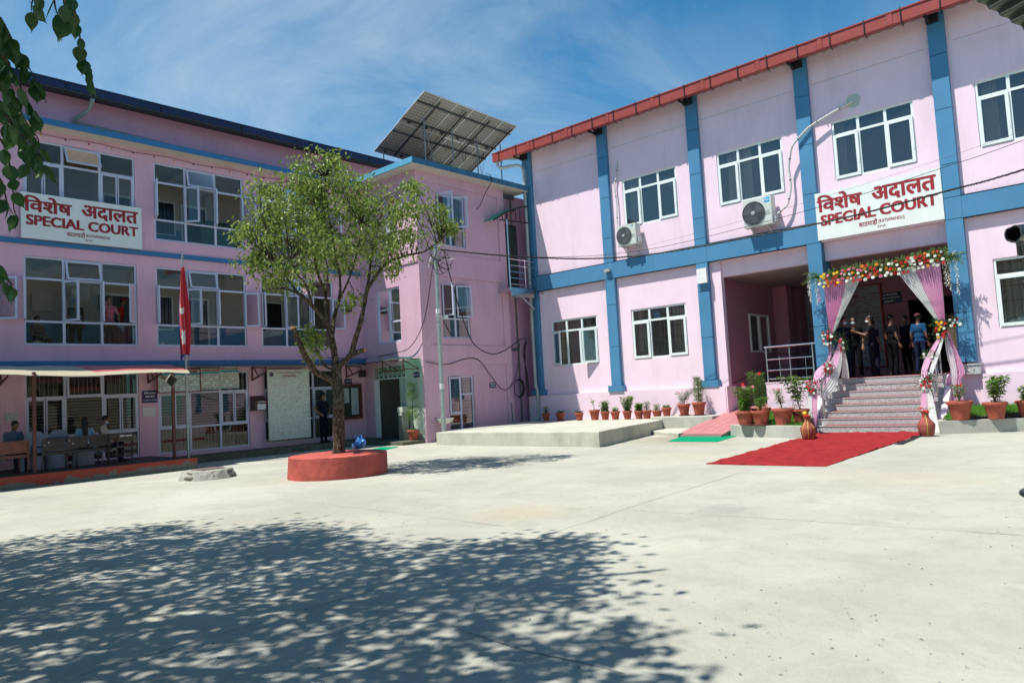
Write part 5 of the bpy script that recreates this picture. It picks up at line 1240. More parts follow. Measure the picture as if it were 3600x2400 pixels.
def sag(p, q, s, n=26): p, q = V(p), V(q); return [p.lerp(q,i/n)-V((0,0,4*s*(i/n)*(1-i/n))) for i in range(n+1)]
def wire(name, label, pts, r, mat=RUBBER, twist=0, grp=None):
    b = B()
    if twist:
        for k in range(3):
            b.tube([p+V((0,.018*math.cos(i*1.3+k*2.1),.018*math.sin(i*1.3+k*2.1))) for i, p in enumerate(pts)], r, 5, cap=False)
    else: b.tube(pts, r, 5, cap=False)
    return tag(b.build(name, mat, loc=pts[0]), label, 'cable', grp)
CP = [V((PX+.25,PY,6.68)),V((18.9,16.6,6.25)),V((20.6,14.6,6.02)),V((21.25,12.3,5.9)),V((21.3,9.2,5.88)),V((21.3,6.5,5.92)),V((21.3,4.05,6.10)),V((21.3,2.4,6.25)),V((21.3,-3,7.0))]
def smooth(P, k=8):
    out = []
    for i in range(len(P)-1):
        a = P[max(0,i-1)]; p = P[i]; q = P[i+1]; c = P[min(len(P)-1,i+2)]
        for j in range(k):
            t = j/k; out.append(.5*((2*p)+(q-a)*t+(2*a-5*p+4*q-c)*t*t+(3*p-a-3*q+c)*t**3))
    out.append(P[-1]); return out
wire('overhead_cable', 'thick twisted black cable running from the pole across the right facade', smooth(CP, 26), .013, twist=1)
wire('overhead_cable', 'thin black wire climbing above the twisted cable toward the upper right', smooth([p+V((0,0,dz)) for p, dz in zip(CP,(0,.0,.1,.2,.35,.5,.62,.7,.9))], 8), .008)
wire('overhead_cable', 'very thin grey wire crossing the court sign above the thick cable', sag((20.6,14.6,6.05),(21.0,1.0,7.3),.25), .004, M('grey_cable',(.12,.12,.12)))
wire('overhead_cable', 'thick black cable dropping from the pole across the shaded tower wall to the downpipe', smooth([V((PX+.45,18.75,6.6)),V((18.4,19.3,5.4)),V((19.15,19.5,4.0)),V((19.7,19.6,3.4)),V((20.6,19.65,3.12)),V((21.4,19.65,3.3)),V((22.2,19.6,3.7)),V((22.6,19.6,3.75))], 6), .02)
wire('overhead_cable', 'black cable from the pole sagging along the sunlit tower face above the door', smooth([V((PX-.1,18.75,6.2)),V((17.1,19.5,4.35)),V((17.1,20.3,3.45)),V((17.15,21.2,3.28)),V((17.18,22.1,3.24)),V((17.15,23.1,3.2)),V((15.5,23.2,3.25))], 6), .014)
wire('overhead_cable', 'black wire hanging low over the shaded tower wall into the hose coil', smooth([V((17.3,19.75,2.85)),V((18.3,19.8,2.75)),V((19.3,19.8,2.95)),V((20.0,19.8,2.9)),V((20.6,19.8,2.3)),V((21.2,19.8,1.75)),V((21.7,19.8,1.85)),V((22.1,19.8,2.35)),V((22.4,19.8,3.6))], 5), .014)
wire('overhead_cable', 'pale string tied between pole and balcony in front of the tower', sag((PX+.2,PY,4.6),(22.6,19.1,5.6),.12), .006, M('pale_string',(.5,.46,.4)))
wire('overhead_cable', 'pale wires running down from the pole to the green door canopy', sag((PX,PY,4.15),(17.1,20.0,2.95),.12), .007, M('pale_string',(.5,.46,.4)))
HC = thing('cable_coil', 'black coiled cable hanging on the shaded wall beside the downpipe', 'cable coil', (22.1, 19.78, 1.4))
for k in range(4):
    b = B(); b.tube([(22.08+(.26+.02*k)*math.cos(t*.42), 19.72-.02*k, 1.76+(.33+.015*k)*math.sin(t*.42)) for t in range(16)], .014, 5); b.build('loop', RUBBER, HC)
for k in range(3):
    b = B(); b.tube(smooth([V((22.6,19.6,3.72)),V((22.52-.06*k,19.65,3.2)),V((22.5+.05*k,19.66,2.3)),V((22.55+.07*k,19.7,1.4))],5), .016, 5); b.build('loop', RUBBER, HC)

# ================================================================ NEAR TREE (stands left of the camera, shades the yard)
SN = thing('shade_tree', 'big shade tree outside the left edge whose leafy twigs hang into the upper left corner', 'tree', (-1.6, 8.2, 0))
b = B(); Q, rr = gnarl([(-1.6,8.2,-.05),(-1.5,8.1,1.5),(-1.3,8.0,3.2),(-1.0,7.8,4.6)], .30, .2, amp=.05); b.tube(Q, rr, 14); b.build('trunk', BARK, SN, smooth=True)
for pts, r in (([(-1.1,7.9,4.2),(-.3,7.3,5.6),(.6,6.6,6.6),(1.5,5.8,7.3),(2.4,5.1,7.8)],.12),([(-1.2,8.0,3.8),(-.8,9.2,5.4),(.2,10.3,6.8),(1.2,11.2,8.0)],.11),([(-1.1,7.8,4.3),(-1.0,6.2,5.6),(-.3,4.4,6.7),(.6,3.0,7.4)],.11),([(-1.0,7.8,4.5),(-2.0,9,6.5),(-2.6,10,8)],.10),([(-.3,7.3,5.6),(.3,8.2,6.8),(1.2,8.6,8)],.07),([(-1.3,8.0,3.3),(-.6,6.9,3.9),(.2,5.8,4.25),(.9,4.6,4.35),(1.3,3.9,4.1)],.07)):
    b = B(); Q, rr = gnarl(pts, r, r*.2, amp=.06, seed=r*30); b.tube(Q, rr, 8); b.build('branch', BARK, SN, smooth=True)
FPX = 36*1024/(36)/1024*25.94/36  # focal length / frame width
def frame_uv(p):
    d_ = p-CAM; z = d_.dot(_f)
    if z <= .05: return None
    return (.5+FPX*d_.dot(_r2)/z, .5*682/1024-FPX*d_.dot(_u2)/z)
def seen(p, m=.012):
    q = frame_uv(p); return q is not None and -m < q[0] < 1+m and -m < q[1] < .666+m
SHP = [(-6,12.8),(2.67,11.7),(3.4,11.2),(4.16,10.8),(4.8,9.6),(5.4,8.9),(5.35,7.9),(5.1,7.2),(5.0,6.3),(5.5,5.75),(6.0,5.3),(6.3,4.8),(5.6,4.3),(5.1,3.85),(4.7,3.3),(4.15,2.85),(3.75,2.45),(3.4,2.0),(2.9,1.4),(2.4,.6),(1.2,-1.5),(-4,-3),(-6,0),(-6,6)]
rg = random.Random(77); nb = B(); ntw = B(); ncl = 0; tried = 0
sdir = -SUNV/SUNV.z * -1
K = V((.42,-.21,0))
while ncl < 3300 and tried < 42000:
    tried += 1
    g = V((rg.uniform(-6,7.2), rg.uniform(-3,13), 0))
    e = .45*noise.noise(V((g.x*.9,g.y*.9,2))); 
    if not inpoly(g.x+e, g.y+e, SHP): continue
    nz = noise.noise(V((g.x*1.15,g.y*1.15,9)))+.5*noise.noise(V((g.x*3,g.y*3,5)))
    if nz < (-.36 if (g.x > 4.0 or g.y > 9.2) else -.62): continue
    zz = None
    for t_ in range(12):
        z = rg.uniform(4.6, 9.8); p = V((g.x-K.x*z, g.y-K.y*z, z))
        if not seen(p, .05): zz = z; break
    if zz is None: continue
    ncl += 1
    for l_ in range(rg.randint(20,30)):
        q = p+V((rg.gauss(0,.10+.22*((ncl*7)%5)/4),rg.gauss(0,.10+.22*((ncl*7)%5)/4),rg.gauss(0,.2)))
        if seen(q, .02): continue
        nb.leaf(q, V((rg.uniform(-1,1),rg.uniform(-1,1),rg.uniform(-1.2,0))), V((rg.uniform(-.6,.6),rg.uniform(-.6,.6),1)), rg.uniform(.11,.16), rg.uniform(.08,.11), fold=.12)
    if ncl % 3 == 0:
        q = p+V((rg.uniform(-.8,.1),rg.uniform(-.4,.4),rg.uniform(-.6,.1)))
        if not seen(q,.03): ntw.tube([p,q],[.006,.016],4,cap=False)
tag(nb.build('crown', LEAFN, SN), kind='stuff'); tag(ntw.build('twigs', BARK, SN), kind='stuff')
# single hanging leaves that show in the corner (heart-shaped blade, drip tip, short stalk)
lf = B(); prof = [(0,0),(.10,.30),(.28,.46),(.48,.46),(.66,.34),(.82,.16),(.92,.05),(1.08,.0)]
for side in (1,-1):
    for i in range(len(prof)-1):
        (t0_,w0),(t1_,w1) = prof[i], prof[i+1]
        a = [V((0,0,-t0_)),V((side*w0,.10*w0+.10*t0_*t0_,-t0_)),V((side*w1,.10*w1+.10*t1_*t1_,-t1_)),V((0,.0,-t1_))]
        a[0].y += .10*t0_*t0_-.02; a[3].y += .10*t1_*t1_-.02; lf.q(a)
lf.tube([(0,0,.30),(0,0,0)],.012,4)
L0 = None
cornerL = []  # (frame u, v, distance, length, azimuth, droop)
def ray_pt(vx, vy, dist):
    x = vx/2352; y = vy/2352; d_ = (_r2*((x-.5)/FPX)+_u2*((.5*682/1024-y)/FPX)+_f).normalized(); return CAM+d_*dist
rg = random.Random(12)
strands = [  # hanging twigs as picture positions (photo scaled to 2352 px) with distance
 [(122,-20),(128,20),(140,50)], [(165,-30),(172,25),(180,60),(185,95),(194,125),(199,152),(204,175),(212,190)], [(146,-10),(150,40),(143,70)],
 [(95,-30),(75,0),(72,25)],
 [(0,40),(12,60),(30,95),(45,120),(62,150),(80,175),(95,200)], [(-30,90),(5,130),(22,150),(48,200),(72,245),(84,270)], [(-20,150),(10,190),(40,240),(60,280),(88,320),(92,360),(98,380)],
 [(-20,200),(4,240),(30,270),(50,300),(62,340),(62,370)], [(-25,290),(8,330),(22,375),(30,430),(32,480),(42,500)], [(-10,400),(5,420),(18,470),(30,490)], [(-40,560),(-10,590),(0,620),(18,640),(30,655)], [(-20,20),(5,60),(8,110),(10,150)], [(-30,130),(0,165),(20,190),(35,215)], [(10,260),(40,300),(75,330),(100,370)]]
leafN = 0
for si, st in enumerate(strands):
    dist = 4.3+.25*math.sin(si*2.3); P = [ray_pt(x, y, dist+.05*i) for i, (x, y) in enumerate(st)]
    P = smooth(P, 4); b = B(); b.tube(P, [.006-.0042*i/(len(P)-1) for i in range(len(P))], 5); b.build('twig', BARK, SN)
    nl = max(3, int(len(st)*(2.3 if 4 <= si <= 7 or si >= 11 else 1.25)))
    for k in range(nl):
        t = (k+.4+rg.random()*.4)/nl; p = P[min(len(P)-1, int(t*(len(P)-1)))]
        L = rg.uniform(.068,.105); tilt = rg.uniform(.1,.65); az = rg.uniform(0,6.28); tw_ = rg.uniform(-.9,.9)
        rot = (Matrix.Rotation(az,4,'Z') @ Matrix.Rotation(tilt,4,'X') @ Matrix.Rotation(tw_+rad(42-90)-az,4,'Z'))
        wv = rg.uniform(.62,.85)
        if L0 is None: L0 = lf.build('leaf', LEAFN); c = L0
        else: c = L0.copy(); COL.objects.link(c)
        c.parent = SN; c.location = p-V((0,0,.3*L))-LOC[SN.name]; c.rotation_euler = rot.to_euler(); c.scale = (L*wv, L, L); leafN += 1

# ================================================================ near things at the right edge
# corrugated shed roof corner overhead
b = B(); n1 = 90; A_ = V((4.78,.84,3.74)); 
u_ = V((.02,-1,0)).normalized(); w_ = V((-.75,0,.34)).normalized() if 0 else V((-.2,.0,.0))
e0 = ray_pt(2229,-8,5.3); e1 = ray_pt(2400,95,5.15); ed = (e1-e0).normalized(); up_ = V((0,0,1)); back = V((-.35,-.94,.10)).normalized()
nn = ed.cross(back).normalized()
if nn.z < 0: nn = -nn
for i in range(n1+1):
    p = e0+ed*(i*.0127)+nn*(.018*math.sin(i*2*math.pi/6))
    b.v += [p, p+back*1.6]
for i in range(n1): b.f.append((i*2,i*2+1,i*2+3,i*2+2)); b.m.append(0)
o = b.build('corrugated_shed_roof', M('green_grey_sheet',(.13,.15,.12),.5,.2,var=.2,scale=12), loc=e0, smooth=True)
sm = o.modifiers.new('thickness','SOLIDIFY'); sm.thickness = .0015
tag(o, 'corner of a corrugated grey green shed roof overhead at the upper right', 'roof sheet')
# black floodlight wrapped in plastic
def blob_tube(name, mat, a, c, r0, r1, label, cat, seed=0, wall_=True):
    b = B(); a, c = V(a), V(c); d_ = (c-a).normalized(); K_ = 14; pts = [a.lerp(c,i/K_) for i in range(K_+1)]; b.tube(pts, [r0+(r1-r0)*i/K_ for i in range(K_+1)], 22, cap=False)
    for v in b.v:
        v += (v-(a+d_*((v-a).dot(d_)))).normalized()*(.012*noise.noise(v*22+V((seed,0,0)))+.006*noise.noise(v*50))
    i0 = len(b.v); ring = b.v[:22]; b.v += [a+(p-a)*.86+d_*.0 for p in ring]; b.v += [a+(p-a)*.8+d_*.09 for p in ring]
    for j in range(22): k = (j+1)%22; b.f.append((j,i0+j,i0+k,k)); b.m.append(0); b.f.append((i0+j,i0+22+j,i0+22+k,i0+k)); b.m.append(1)
    b.f.append(tuple(i0+22+j for j in range(22))); b.m.append(1)
    o = b.build(name, mat, loc=a, smooth=True); return tag(o, label, cat)
FLB = M('black_plastic_wrap',(.03,.04,.04),.3,var=.3,scale=30,spec=.7)
fa, fc = ray_pt(2328,537,5.0), ray_pt(2420,527,5.5)
fl = blob_tube('floodlight', [FLB, M('lamp_hole',(.004,.004,.004),.9)], fa, fc, .046, .056, 'black plastic wrapped floodlight sticking in from the right edge', 'lamp')
b = B(); b.tube([ray_pt(2345,545,5.1),ray_pt(2344,560,5.1),ray_pt(2350,582,5.12)],[.04,.022,.03],10); b.q([ray_pt(2334,557,5.05),ray_pt(2342,552,5.05),ray_pt(2342,566,5.06)]); b.build('loose_wrap', FLB, fl)
b = B(); b.tube([fc, fc+V((.1,-.6,.5))],.03,8); b.build('arm', BLACK, fl)
# handlebar end of a parked motorbike
hb = B(); h0 = ray_pt(2362,1131,3.2); hd = (ray_pt(2420,1150,3.3)-h0).normalized()
hb.ell(h0, (.028,.028,.018), 18, 12, rot=None); hb.tube([h0+V((0,0,-.006)), h0+V((.006,-.01,-.035)), h0+V((.012,-.02,-.05))],[.014,.011,.017],14); hb.ell(h0+V((.014,-.022,-.056)), (.02,.02,.016), 16, 9)
hb.tube([h0+V((.014,-.022,-.056)), h0+V((.05,-.3,-.07)), h0+V((.05,-.7,-.4)), h0+V((.0,-.8,-1.13))],[.014,.014,.016,.02],12)
tag(hb.build('handlebar', M('dark_rubber_grip',(.035,.04,.042),.35), loc=h0, smooth=True), 'dark rounded handlebar end poking in low at the right edge', 'handlebar')

# ================================================================ VERANDA: posts, tarpaulin, furniture
for (x, y, lb) in ((5.44,20.48,'brown veranda post, left of two, between the benches'), (8.9,20.84,'brown veranda post beside the horn loudspeaker, right of two')):
    b = B(); b.tube([(x,y,.29),(x,y,2.72)],.045,10); tag(b.build('veranda_post', BROWN, loc=(x,y,.29), smooth=True), lb, 'post')
# low sagging tarpaulin
b = B(); nx, ny = 44, 12
for i in range(nx+1):
    for j in range(ny+1):
        x = -4+13.3*i/nx; t = j/ny; y = 20.35+.30*max(0,(x-4)/5.3)+(22.3-20.35)*t*(1 if x < 9 else .8); z = 2.71+.28*t+.035*math.sin(x*1.7)*(1-t)+.02*noise.noise(V((x*2,y*2,0)))
        if j == 0: z -= .07
        b.v.append(V((x,y,z)))
for i in range(nx):
    for j in range(ny): a = i*(ny+1)+j; b.f.append((a,a+1,a+ny+2,a+ny+1)); b.m.append(1 if i >= 36 and j >= 1 else 0)
tag(b.build('tarpaulin', [Mcloth('cream_tarpaulin',(.46,.41,.27),.12), Mcloth('red_tarpaulin',(.62,.10,.10),.3)], loc=(2.6,20.4,2.6), smooth=True), 'long cream tarpaulin with a red printed end stretched under the sheet canopy', 'tarpaulin')
# horn loudspeaker
HS = thing('horn_loudspeaker', 'grey rectangular horn loudspeaker on the veranda post', 'loudspeaker', (8.75,20.75,2.4))
c0 = V((8.72,20.62,2.46)); dd = V((.42,-.84,-.33)).normalized(); sx_ = dd.cross(V((0,0,1))).normalized(); sz_ = sx_.cross(dd); roll = .45
sx2 = sx_*math.cos(roll)+sz_*math.sin(roll); sz2 = sz_*math.cos(roll)-sx_*math.sin(roll)
b = B(); base = []
for k, (t, h, w) in enumerate(((-.24,.03,.03),(-.05,.07,.09),(.06,.13,.17),(.08,.14,.18),(.07,.12,.16),(-.1,.03,.04))):
    base.append(len(b.v)); b.v += [c0+dd*t+sx2*sx*w+sz2*sz*h for sx, sz in ((-1,-1),(1,-1),(1,1),(-1,1))]
for k in range(5):
    for j in range(4): a = base[k]+j; c = base[k]+(j+1)%4; b.f.append((a,c,c+4,a+4)); b.m.append(1 if k == 4 else 0)
b.f.append(tuple(base[0]+j for j in (3,2,1,0))); b.m.append(0); b.f.append(tuple(base[5]+j for j in range(4))); b.m.append(1)
b.build('horn', [M('olive_grey_plastic',(.20,.20,.15),.5), M('dark_horn',(.04,.04,.03),.6)], HS)
b = B(); b.ell(c0+dd*-.09,.02,8,5); b.build('horn_centre', WHITE, HS); b = B(); b.tube([c0-dd*.2,(8.9,20.84,2.5)],.02,6); b.ell(c0-dd*.26,(.06,.06,.06),10,6); b.build('driver', M('olive_grey_plastic',(.2,.2,.15)), HS)

def bench(label, P0, P1, mat, hb_=.8, cells=3, lab_y=-1, slat=None):
    """metal bench seen from behind: back along P0-P1, seat behind it (toward +Y)"""
    t = thing('waiting_bench', label, 'bench', V(P0).lerp(V(P1),.5)); a, c = V(P0), V(P1); d_ = (c-a).normalized(); n_ = V((-d_.y,d_.x,0)); n_ = n_ if n_.y > 0 else -n_; L = (c-a).length; up = V((0,0,1))
    for s_ in (0, L*.5, L):
        for off, hh in ((0,hb_ if s_ in (0,L) else .42),(.45,.42)):
            b = B(); b.bar(a+d_*s_+n_*off+V((0,0,0)), a+d_*s_+n_*(off-(.06 if off == 0 else 0))+up*hh, .03, .03); b.build('leg', mat, t)
    b = B(); b.bar(a+up*.42,c+up*.42,.03,.03); b.bar(a+n_*.45+up*.42,c+n_*.45+up*.42,.03,.03)
    for s_ in (0,L*.5,L): b.bar(a+d_*s_+up*.42,a+d_*s_+n_*.45+up*.42,.03,.03)
    b.bar(a+up*hb_-n_*.06,c+up*hb_-n_*.06,.03,.03); b.bar(a+up*(hb_-.27)-n_*.03,c+up*(hb_-.27)-n_*.03,.03,.03); b.build('frame', mat, t)
    b = B(); i = len(b.v); b.v += [a+n_*.0+up*.44,c+up*.44,c+n_*.46+up*.44,a+n_*.46+up*.44,a+up*.47,c+up*.47,c+n_*.46+up*.47,a+n_*.46+up*.47]
    for f in ((0,3,2,1),(4,5,6,7),(0,1,5,4),(1,2,6,5),(2,3,7,6),(3,0,4,7)): b.f.append(f); b.m.append(0)
    b.build('seat', mat if slat is None else slat, t)
    for k in range(cells):
        p = a+d_*(L*k/cells+.02)-n_*.045+up*(hb_-.25); q = a+d_*(L*(k+1)/cells-.02)-n_*.045+up*(hb_-.25); b = B(); b.bar(p.lerp(q,.0)+up*.115, q+up*.115, .015, .23); b.build('back_panel', slat or mat, t)
    for s_ in (0, L):
        b = B(); b.bar(a+d_*s_-n_*.03+up*.62, a+d_*s_+n_*.42+up*.62,.035,.025); b.bar(a+d_*s_+n_*.42+up*.42,a+d_*s_+n_*.42+up*.62,.025,.025); b.build('armrest', mat, t)
    return t
DKB = M('dark_brown_sheet',(.022,.018,.016),.45,var=.25,scale=9)
t = bench('long dark brown metal bench seen from behind, right of the brown veranda post', (5.62,20.6,.29), (7.26,21.0,.29), DKB)
rg = random.Random(2)
b = B()
for k in range(9):
    s_ = rg.random(); p = V((5.62,20.6,.29)).lerp(V((7.26,21.0,.29)),s_)+V((.012,-.062,.58+.16*rg.random())); r_ = rg.uniform(.006,.018); b.q([p+V((-r_,-.001,-r_)),p+V((r_,.003,-r_*.6)),p+V((r_*.7,.002,r_)),p+V((-r_*.8,-.001,r_*.5))])
b.build('paint_chip', WHITE, t)
RBR = M('reddish_brown_wood',(.17,.055,.035),.55,var=.3,scale=7)
bench('reddish brown bench with a wide back panel at the far left of the veranda', (3.9,20.45,.29), (5.33,20.62,.29), M('reddish_steel',(.14,.045,.03),.55,var=.3), cells=1, slat=RBR)
# upright metal chair with white lettering
CH = thing('visitor_chair', 'dark metal chair with white lettering on the back, right of the long bench', 'chair', (7.6,21.05,.29))
a, c = V((7.41,20.80,.29)), V((7.80,20.88,.29)); n_ = V((-.2,.98,0)); up = V((0,0,1))
for p, hh in ((a,.82),(c,.82),(a+n_*.45,.45),(c+n_*.45,.45)):
    b = B(); b.tube([p,p+up*hh*.55,p+up*hh+(V((0,-.05,0)) if hh > .5 else V())],.014,7); b.build('leg', DBROWN, CH)
b = B(); b.bar(a+n_*.23+up*.45,c+n_*.23+up*.45,.48,.035,up=up); b.build('seat', DBROWN, CH)
b = B(); b.bar(a+up*.70+V((-.02,-.05,0)),c+up*.70+V((.02,-.05,0)),.03,.22); b.build('backrest', DBROWN, CH)
b = B(); b.bar(a+up*.22,c+up*.22,.02,.02); b.bar(a+n_*.45+up*.22,c+n_*.45+up*.22,.02,.02); b.bar(a+up*.18,a+n_*.45+up*.18,.02,.02); b.bar(c+up*.18,c+n_*.45+up*.18,.02,.02); b.build('stretcher', DBROWN, CH)
text('विशेष अदालत', 'letters', WHITE, (7.6,20.74,1.03), .3, .05, 'S', CH, .02)
# covered chairs and cloth table behind the bench
CC = Mcloth('pale_chair_cover',(.26,.30,.37),.05); BS = M('royal_blue_sash',(.015,.03,.22),.6)
def cover_chair(x, y, label, sash_=True):
    t = thing('covered_chair', label, 'chair', (x,y,.29)); b = B(); K_ = 14
    def ring(z, w, dp, yo): return [V((x+w*math.cos(2*math.pi*j/K_), y+yo+dp*math.sin(2*math.pi*j/K_), z)) for j in range(K_)]
    rs = [ring(.30,.27,.24,.18),ring(.72,.235,.22,.18),ring(.76,.23,.2,.18)]; i0 = 0
    for r_ in rs: b.v += r_
    for k in range(2):
        for j in range(K_): b.f.append((k*K_+j,k*K_+(j+1)%K_,(k+1)*K_+(j+1)%K_,(k+1)*K_+j)); b.m.append(0)
    b.f.append(tuple(2*K_+j for j in range(K_))); b.m.append(0)
    for v in b.v: v.x += .012*math.sin(v.y*40+v.z*3)
    b.build('seat_cover', CC, t, smooth=True)
    b = B(); prof = [(.23,.0),(.235,.2),(.23,.38),(.20,.48),(.13,.545),(.0,.565)]
    for s_ in (0,1):
        for w,z in prof: b.v += [V((x-w,y-.06+.05*s_-z*.08,.72+z)),V((x+w,y-.06+.05*s_-z*.08,.72+z))]
    for s_ in (0,1):
        for k in range(5): a_ = s_*12+k*2; b.f.append((a_,a_+1,a_+3,a_+2)); b.m.append(0)
    for k in range(5):
        for q in (0,1): b.f.append((k*2+q,k*2+2+q,12+k*2+2+q,12+k*2+q)); b.m.append(0)
    b.build('back_cover', CC, t)
    if sash_: b = B(); b.box((x-.245,y-.11,.97),(x+.245,y-.0,1.10)); b.build('sash_band', BS, t)
    return t
cover_chair(5.72,21.6,'white covered round-backed chair behind the left brown post, no sash', False)
cover_chair(6.30,21.75,'white covered chair with royal blue sash left of the long-haired woman')
cover_chair(6.95,21.75,'white covered chair with royal blue sash behind the long-haired woman')
TB = thing('cloth_table', 'long low table under a pale cloth with gathered skirt behind the benches', 'table', (6.4,22.3,.29))
b = B(); K_ = 90
for i in range(K_+1):
    x = 4.7+3.0*i/K_; w_ = .025*math.sin(i*1.15)+.01*math.sin(i*.43); b.v += [V((x,22.0+w_,.98)),V((x,21.97+w_*1.6,.58))]
for i in range(K_): b.f.append((i*2,i*2+1,i*2+3,i*2+2)); b.m.append(0)
b.build('cloth_skirt', CC, TB, smooth=True); b = B(); b.box((4.7,22.0,.98),(7.7,22.7,1.0)); b.build('tabletop_cloth', CC, TB)
for x in (4.9,6.2,7.5):
    b = B(); b.tube([(x,22.15,.29),(x,22.15,.98)],.015,6); b.build('leg', GALV, TB)

# wash basin, dustbin, wall tap, lamp boxes
WB = thing('wash_basin', 'small white wash basin fixed to the tower wall behind the pole', 'sink', (17.9,19.82,.5))
b = B(); b.lathe((17.85,19.5,.62),[(.08,0),(.22,.06),(.30,.17),(.31,.2),(.28,.2),(.2,.1),(.02,.06)],22); b.build('basin', WHITE, WB, smooth=True)
b = B(); b.tube([(17.85,19.5,.62),(17.85,19.5,.3),(17.85,19.8,.3)],.025,8); b.build('waste_pipe', STEEL, WB)
b = B(); b.tube([(17.8,19.72,.82),(17.8,19.72,1.0),(17.8,19.62,1.05),(17.8,19.55,1.02)],.013,6); b.build('tap', STEEL, WB)
DB = thing('pedal_bin', 'grey steel sanitiser stand beside the tower doorway', 'stand', (16.95,20.75,.12))
b = B(); b.box((16.85,20.62,.12),(17.1,20.88,1.12)); b.build('body', M('satin_steel',(.30,.31,.28),.4,.5), DB)
b = B(); b.box((16.83,20.61,1.12),(17.12,20.89,1.3)); b.box((16.82,20.66,1.0),(16.85,20.84,1.10)); b.build('head', M('cream_plastic',(.6,.6,.5)), DB)
t = tag(B().box((22.88,11.64,4.95),(22.99,12.0,5.45)).build('junction_cabinet', WHITE, loc=(22.99,11.8,4.95)), 'small white box mounted high on the blue pillar left of the portico', 'box')
t = tag(B().box((22.86,15.55,5.92),(22.99,15.78,6.02)).bar((22.9,15.8,6.0),(22.99,15.82,5.5),.012,.012).build('wall_light', M('grey_lamp',(.4,.4,.36)), loc=(22.99,15.65,5.95)), 'small grey floodlight on the blue band at the second pillar', 'lamp')
t = tag(B().box((23.0,18.98,5.42),(23.14,19.08,5.50)).tube([(23.1,19.0,5.4),(23.08,19.05,5.25),(23.1,18.98,5.15)],.008,5).build('wall_camera', WHITE, loc=(23.14,19.0,5.4)), 'tiny white wall camera under the blue band near the downpipe', 'camera')
t = tag(B().box((14.35,23.05,2.74) if 0 else (16.9,23.0,2.5),(17.1,23.2,2.75)).build('door_floodlight', DBROWN, loc=(17,23.2,2.5)), 'small dark lamp under the canopy at the corner of the two walls', 'lamp')
t = tag(B().box((16.35,23.1,4.98),(16.65,23.28,5.22)).box((16.38,23.06,5.0),(16.62,23.1,5.2)).build('wall_floodlight', DBROWN, loc=(16.5,23.28,5)), 'dark floodlight on the pink wall right of the middle tree branches', 'lamp')
t = tag(B().tube([(21.75,19.8,.42),(21.7,19.8,1.2),(21.66,19.7,1.2)],.02,8).build('standpipe', GPIPE, loc=(21.7,19.8,.42)), 'thin grey standpipe rising from the platform at the tower wall', 'pipe')

# ================================================================ HANDRAILS of the portico
def rail_set(label, posts, rails, loc):
    t = thing('handrail', label, 'handrail', loc)
    for p, q, r in posts: b = B(); b.tube([p,q],r,10); b.build('post', STEEL, t, smooth=True)
    for pts, r in rails: b = B(); b.tube(pts,r,8); b.build('rail', STEEL, t, smooth=True)
    return t
rail_set('stainless steel railing on the landing edge left of the flower arch', [((23.05,9.85,1.47),(23.05,9.85,2.58),.028),((23.05,9.1,1.47),(23.05,9.1,2.55),.02),((23.05,8.38,1.47),(23.05,8.38,2.58),.03)],
 [([(23.05,9.9,2.6),(23.05,8.28,2.6)],.032),([(23.05,9.85,2.2),(23.05,8.38,2.2)],.02),([(23.05,9.85,1.85),(23.05,8.38,1.85)],.02),([(23.05,9.85,1.58),(23.05,8.38,1.58)],.018)], (23.05,9.1,1.47))
for dx in (0,):
    rail_set('dark ramp handrail along the inside wall of the portico', [((24.2,9.9,1.47),(24.2,9.9,2.3),.02),((26.5,9.9,1.47),(26.5,9.9,2.3),.02),((28.8,9.9,1.47),(28.8,9.9,2.4),.02)],
     [([(23.1,9.9,2.4),(28.9,9.9,2.4)],.022),([(23.1,9.9,2.0),(28.9,9.9,2.0)],.015),([(23.6,11.3,1.5),(29,11.3,2.5)],.022),([(23.6,11.3,1.15),(29,11.3,2.1)],.015)], (26,9.9,1.47))
for y, lb in ((7.72,'stainless stair handrail on the left side of the granite steps'),(4.92,'stainless stair handrail on the right side of the granite steps')):
    t = rail_set(lb, [((21.72,y,.37),(21.72,y,1.42),.026),((22.35,y,.83),(22.35,y,1.9),.022),((23.0,y,1.44),(23.0,y,2.5),.026)],
      [([(21.72,y,1.3),(23.0,y,2.42)],.024),([(21.72,y,1.0),(23.0,y,2.12)],.014),([(21.72,y,.7),(23.0,y,1.82)],.014)]+([([(21.72,y,.55),(23.0,y,2.2)],.014)] if y < 6 else []), (22.3,y,.8))
    b = B(); b.ell((21.72,y,1.47),.07,16,10); b.build('ball_finial', STEEL, t, smooth=True)

# ================================================================ DRAPES
def drape(name, label, segs, loc):
    """segs: (material, list of rows); a row = (left point, right point); pleats between"""
    t = thing(name, label, 'drape', loc)
    for mat, rows_, pl, amp in segs:
        rows_ = [(V(a),V(c)) for a,c in rows_]; A = smooth([r[0] for r in rows_], 6); C = smooth([r[1] for r in rows_], 6); b = B(); nu = max(12, pl*6)
        n_ = len(A)
        for i in range(n_):
            d_ = C[i]-A[i]; w = d_.length; nn_ = V((-1,0,0)); f_ = min(1, w/.5)
            for j in range(nu+1):
                u = j/nu; ph = u*pl*2*math.pi+.5*math.sin(i*.15); b.v.append(A[i]+d_*u+nn_*(amp*(.35+.65*f_)*math.sin(ph)+.012*noise.noise(V((u*5,i*.3,pl)))))
        for i in range(n_-1):
            for j in range(nu): a_ = i*(nu+1)+j; b.f.append((a_,a_+1,a_+nu+2,a_+nu+1)); b.m.append(0)
        b.build('cloth_panel', mat, t, smooth=True)
    return t
X0 = 22.62
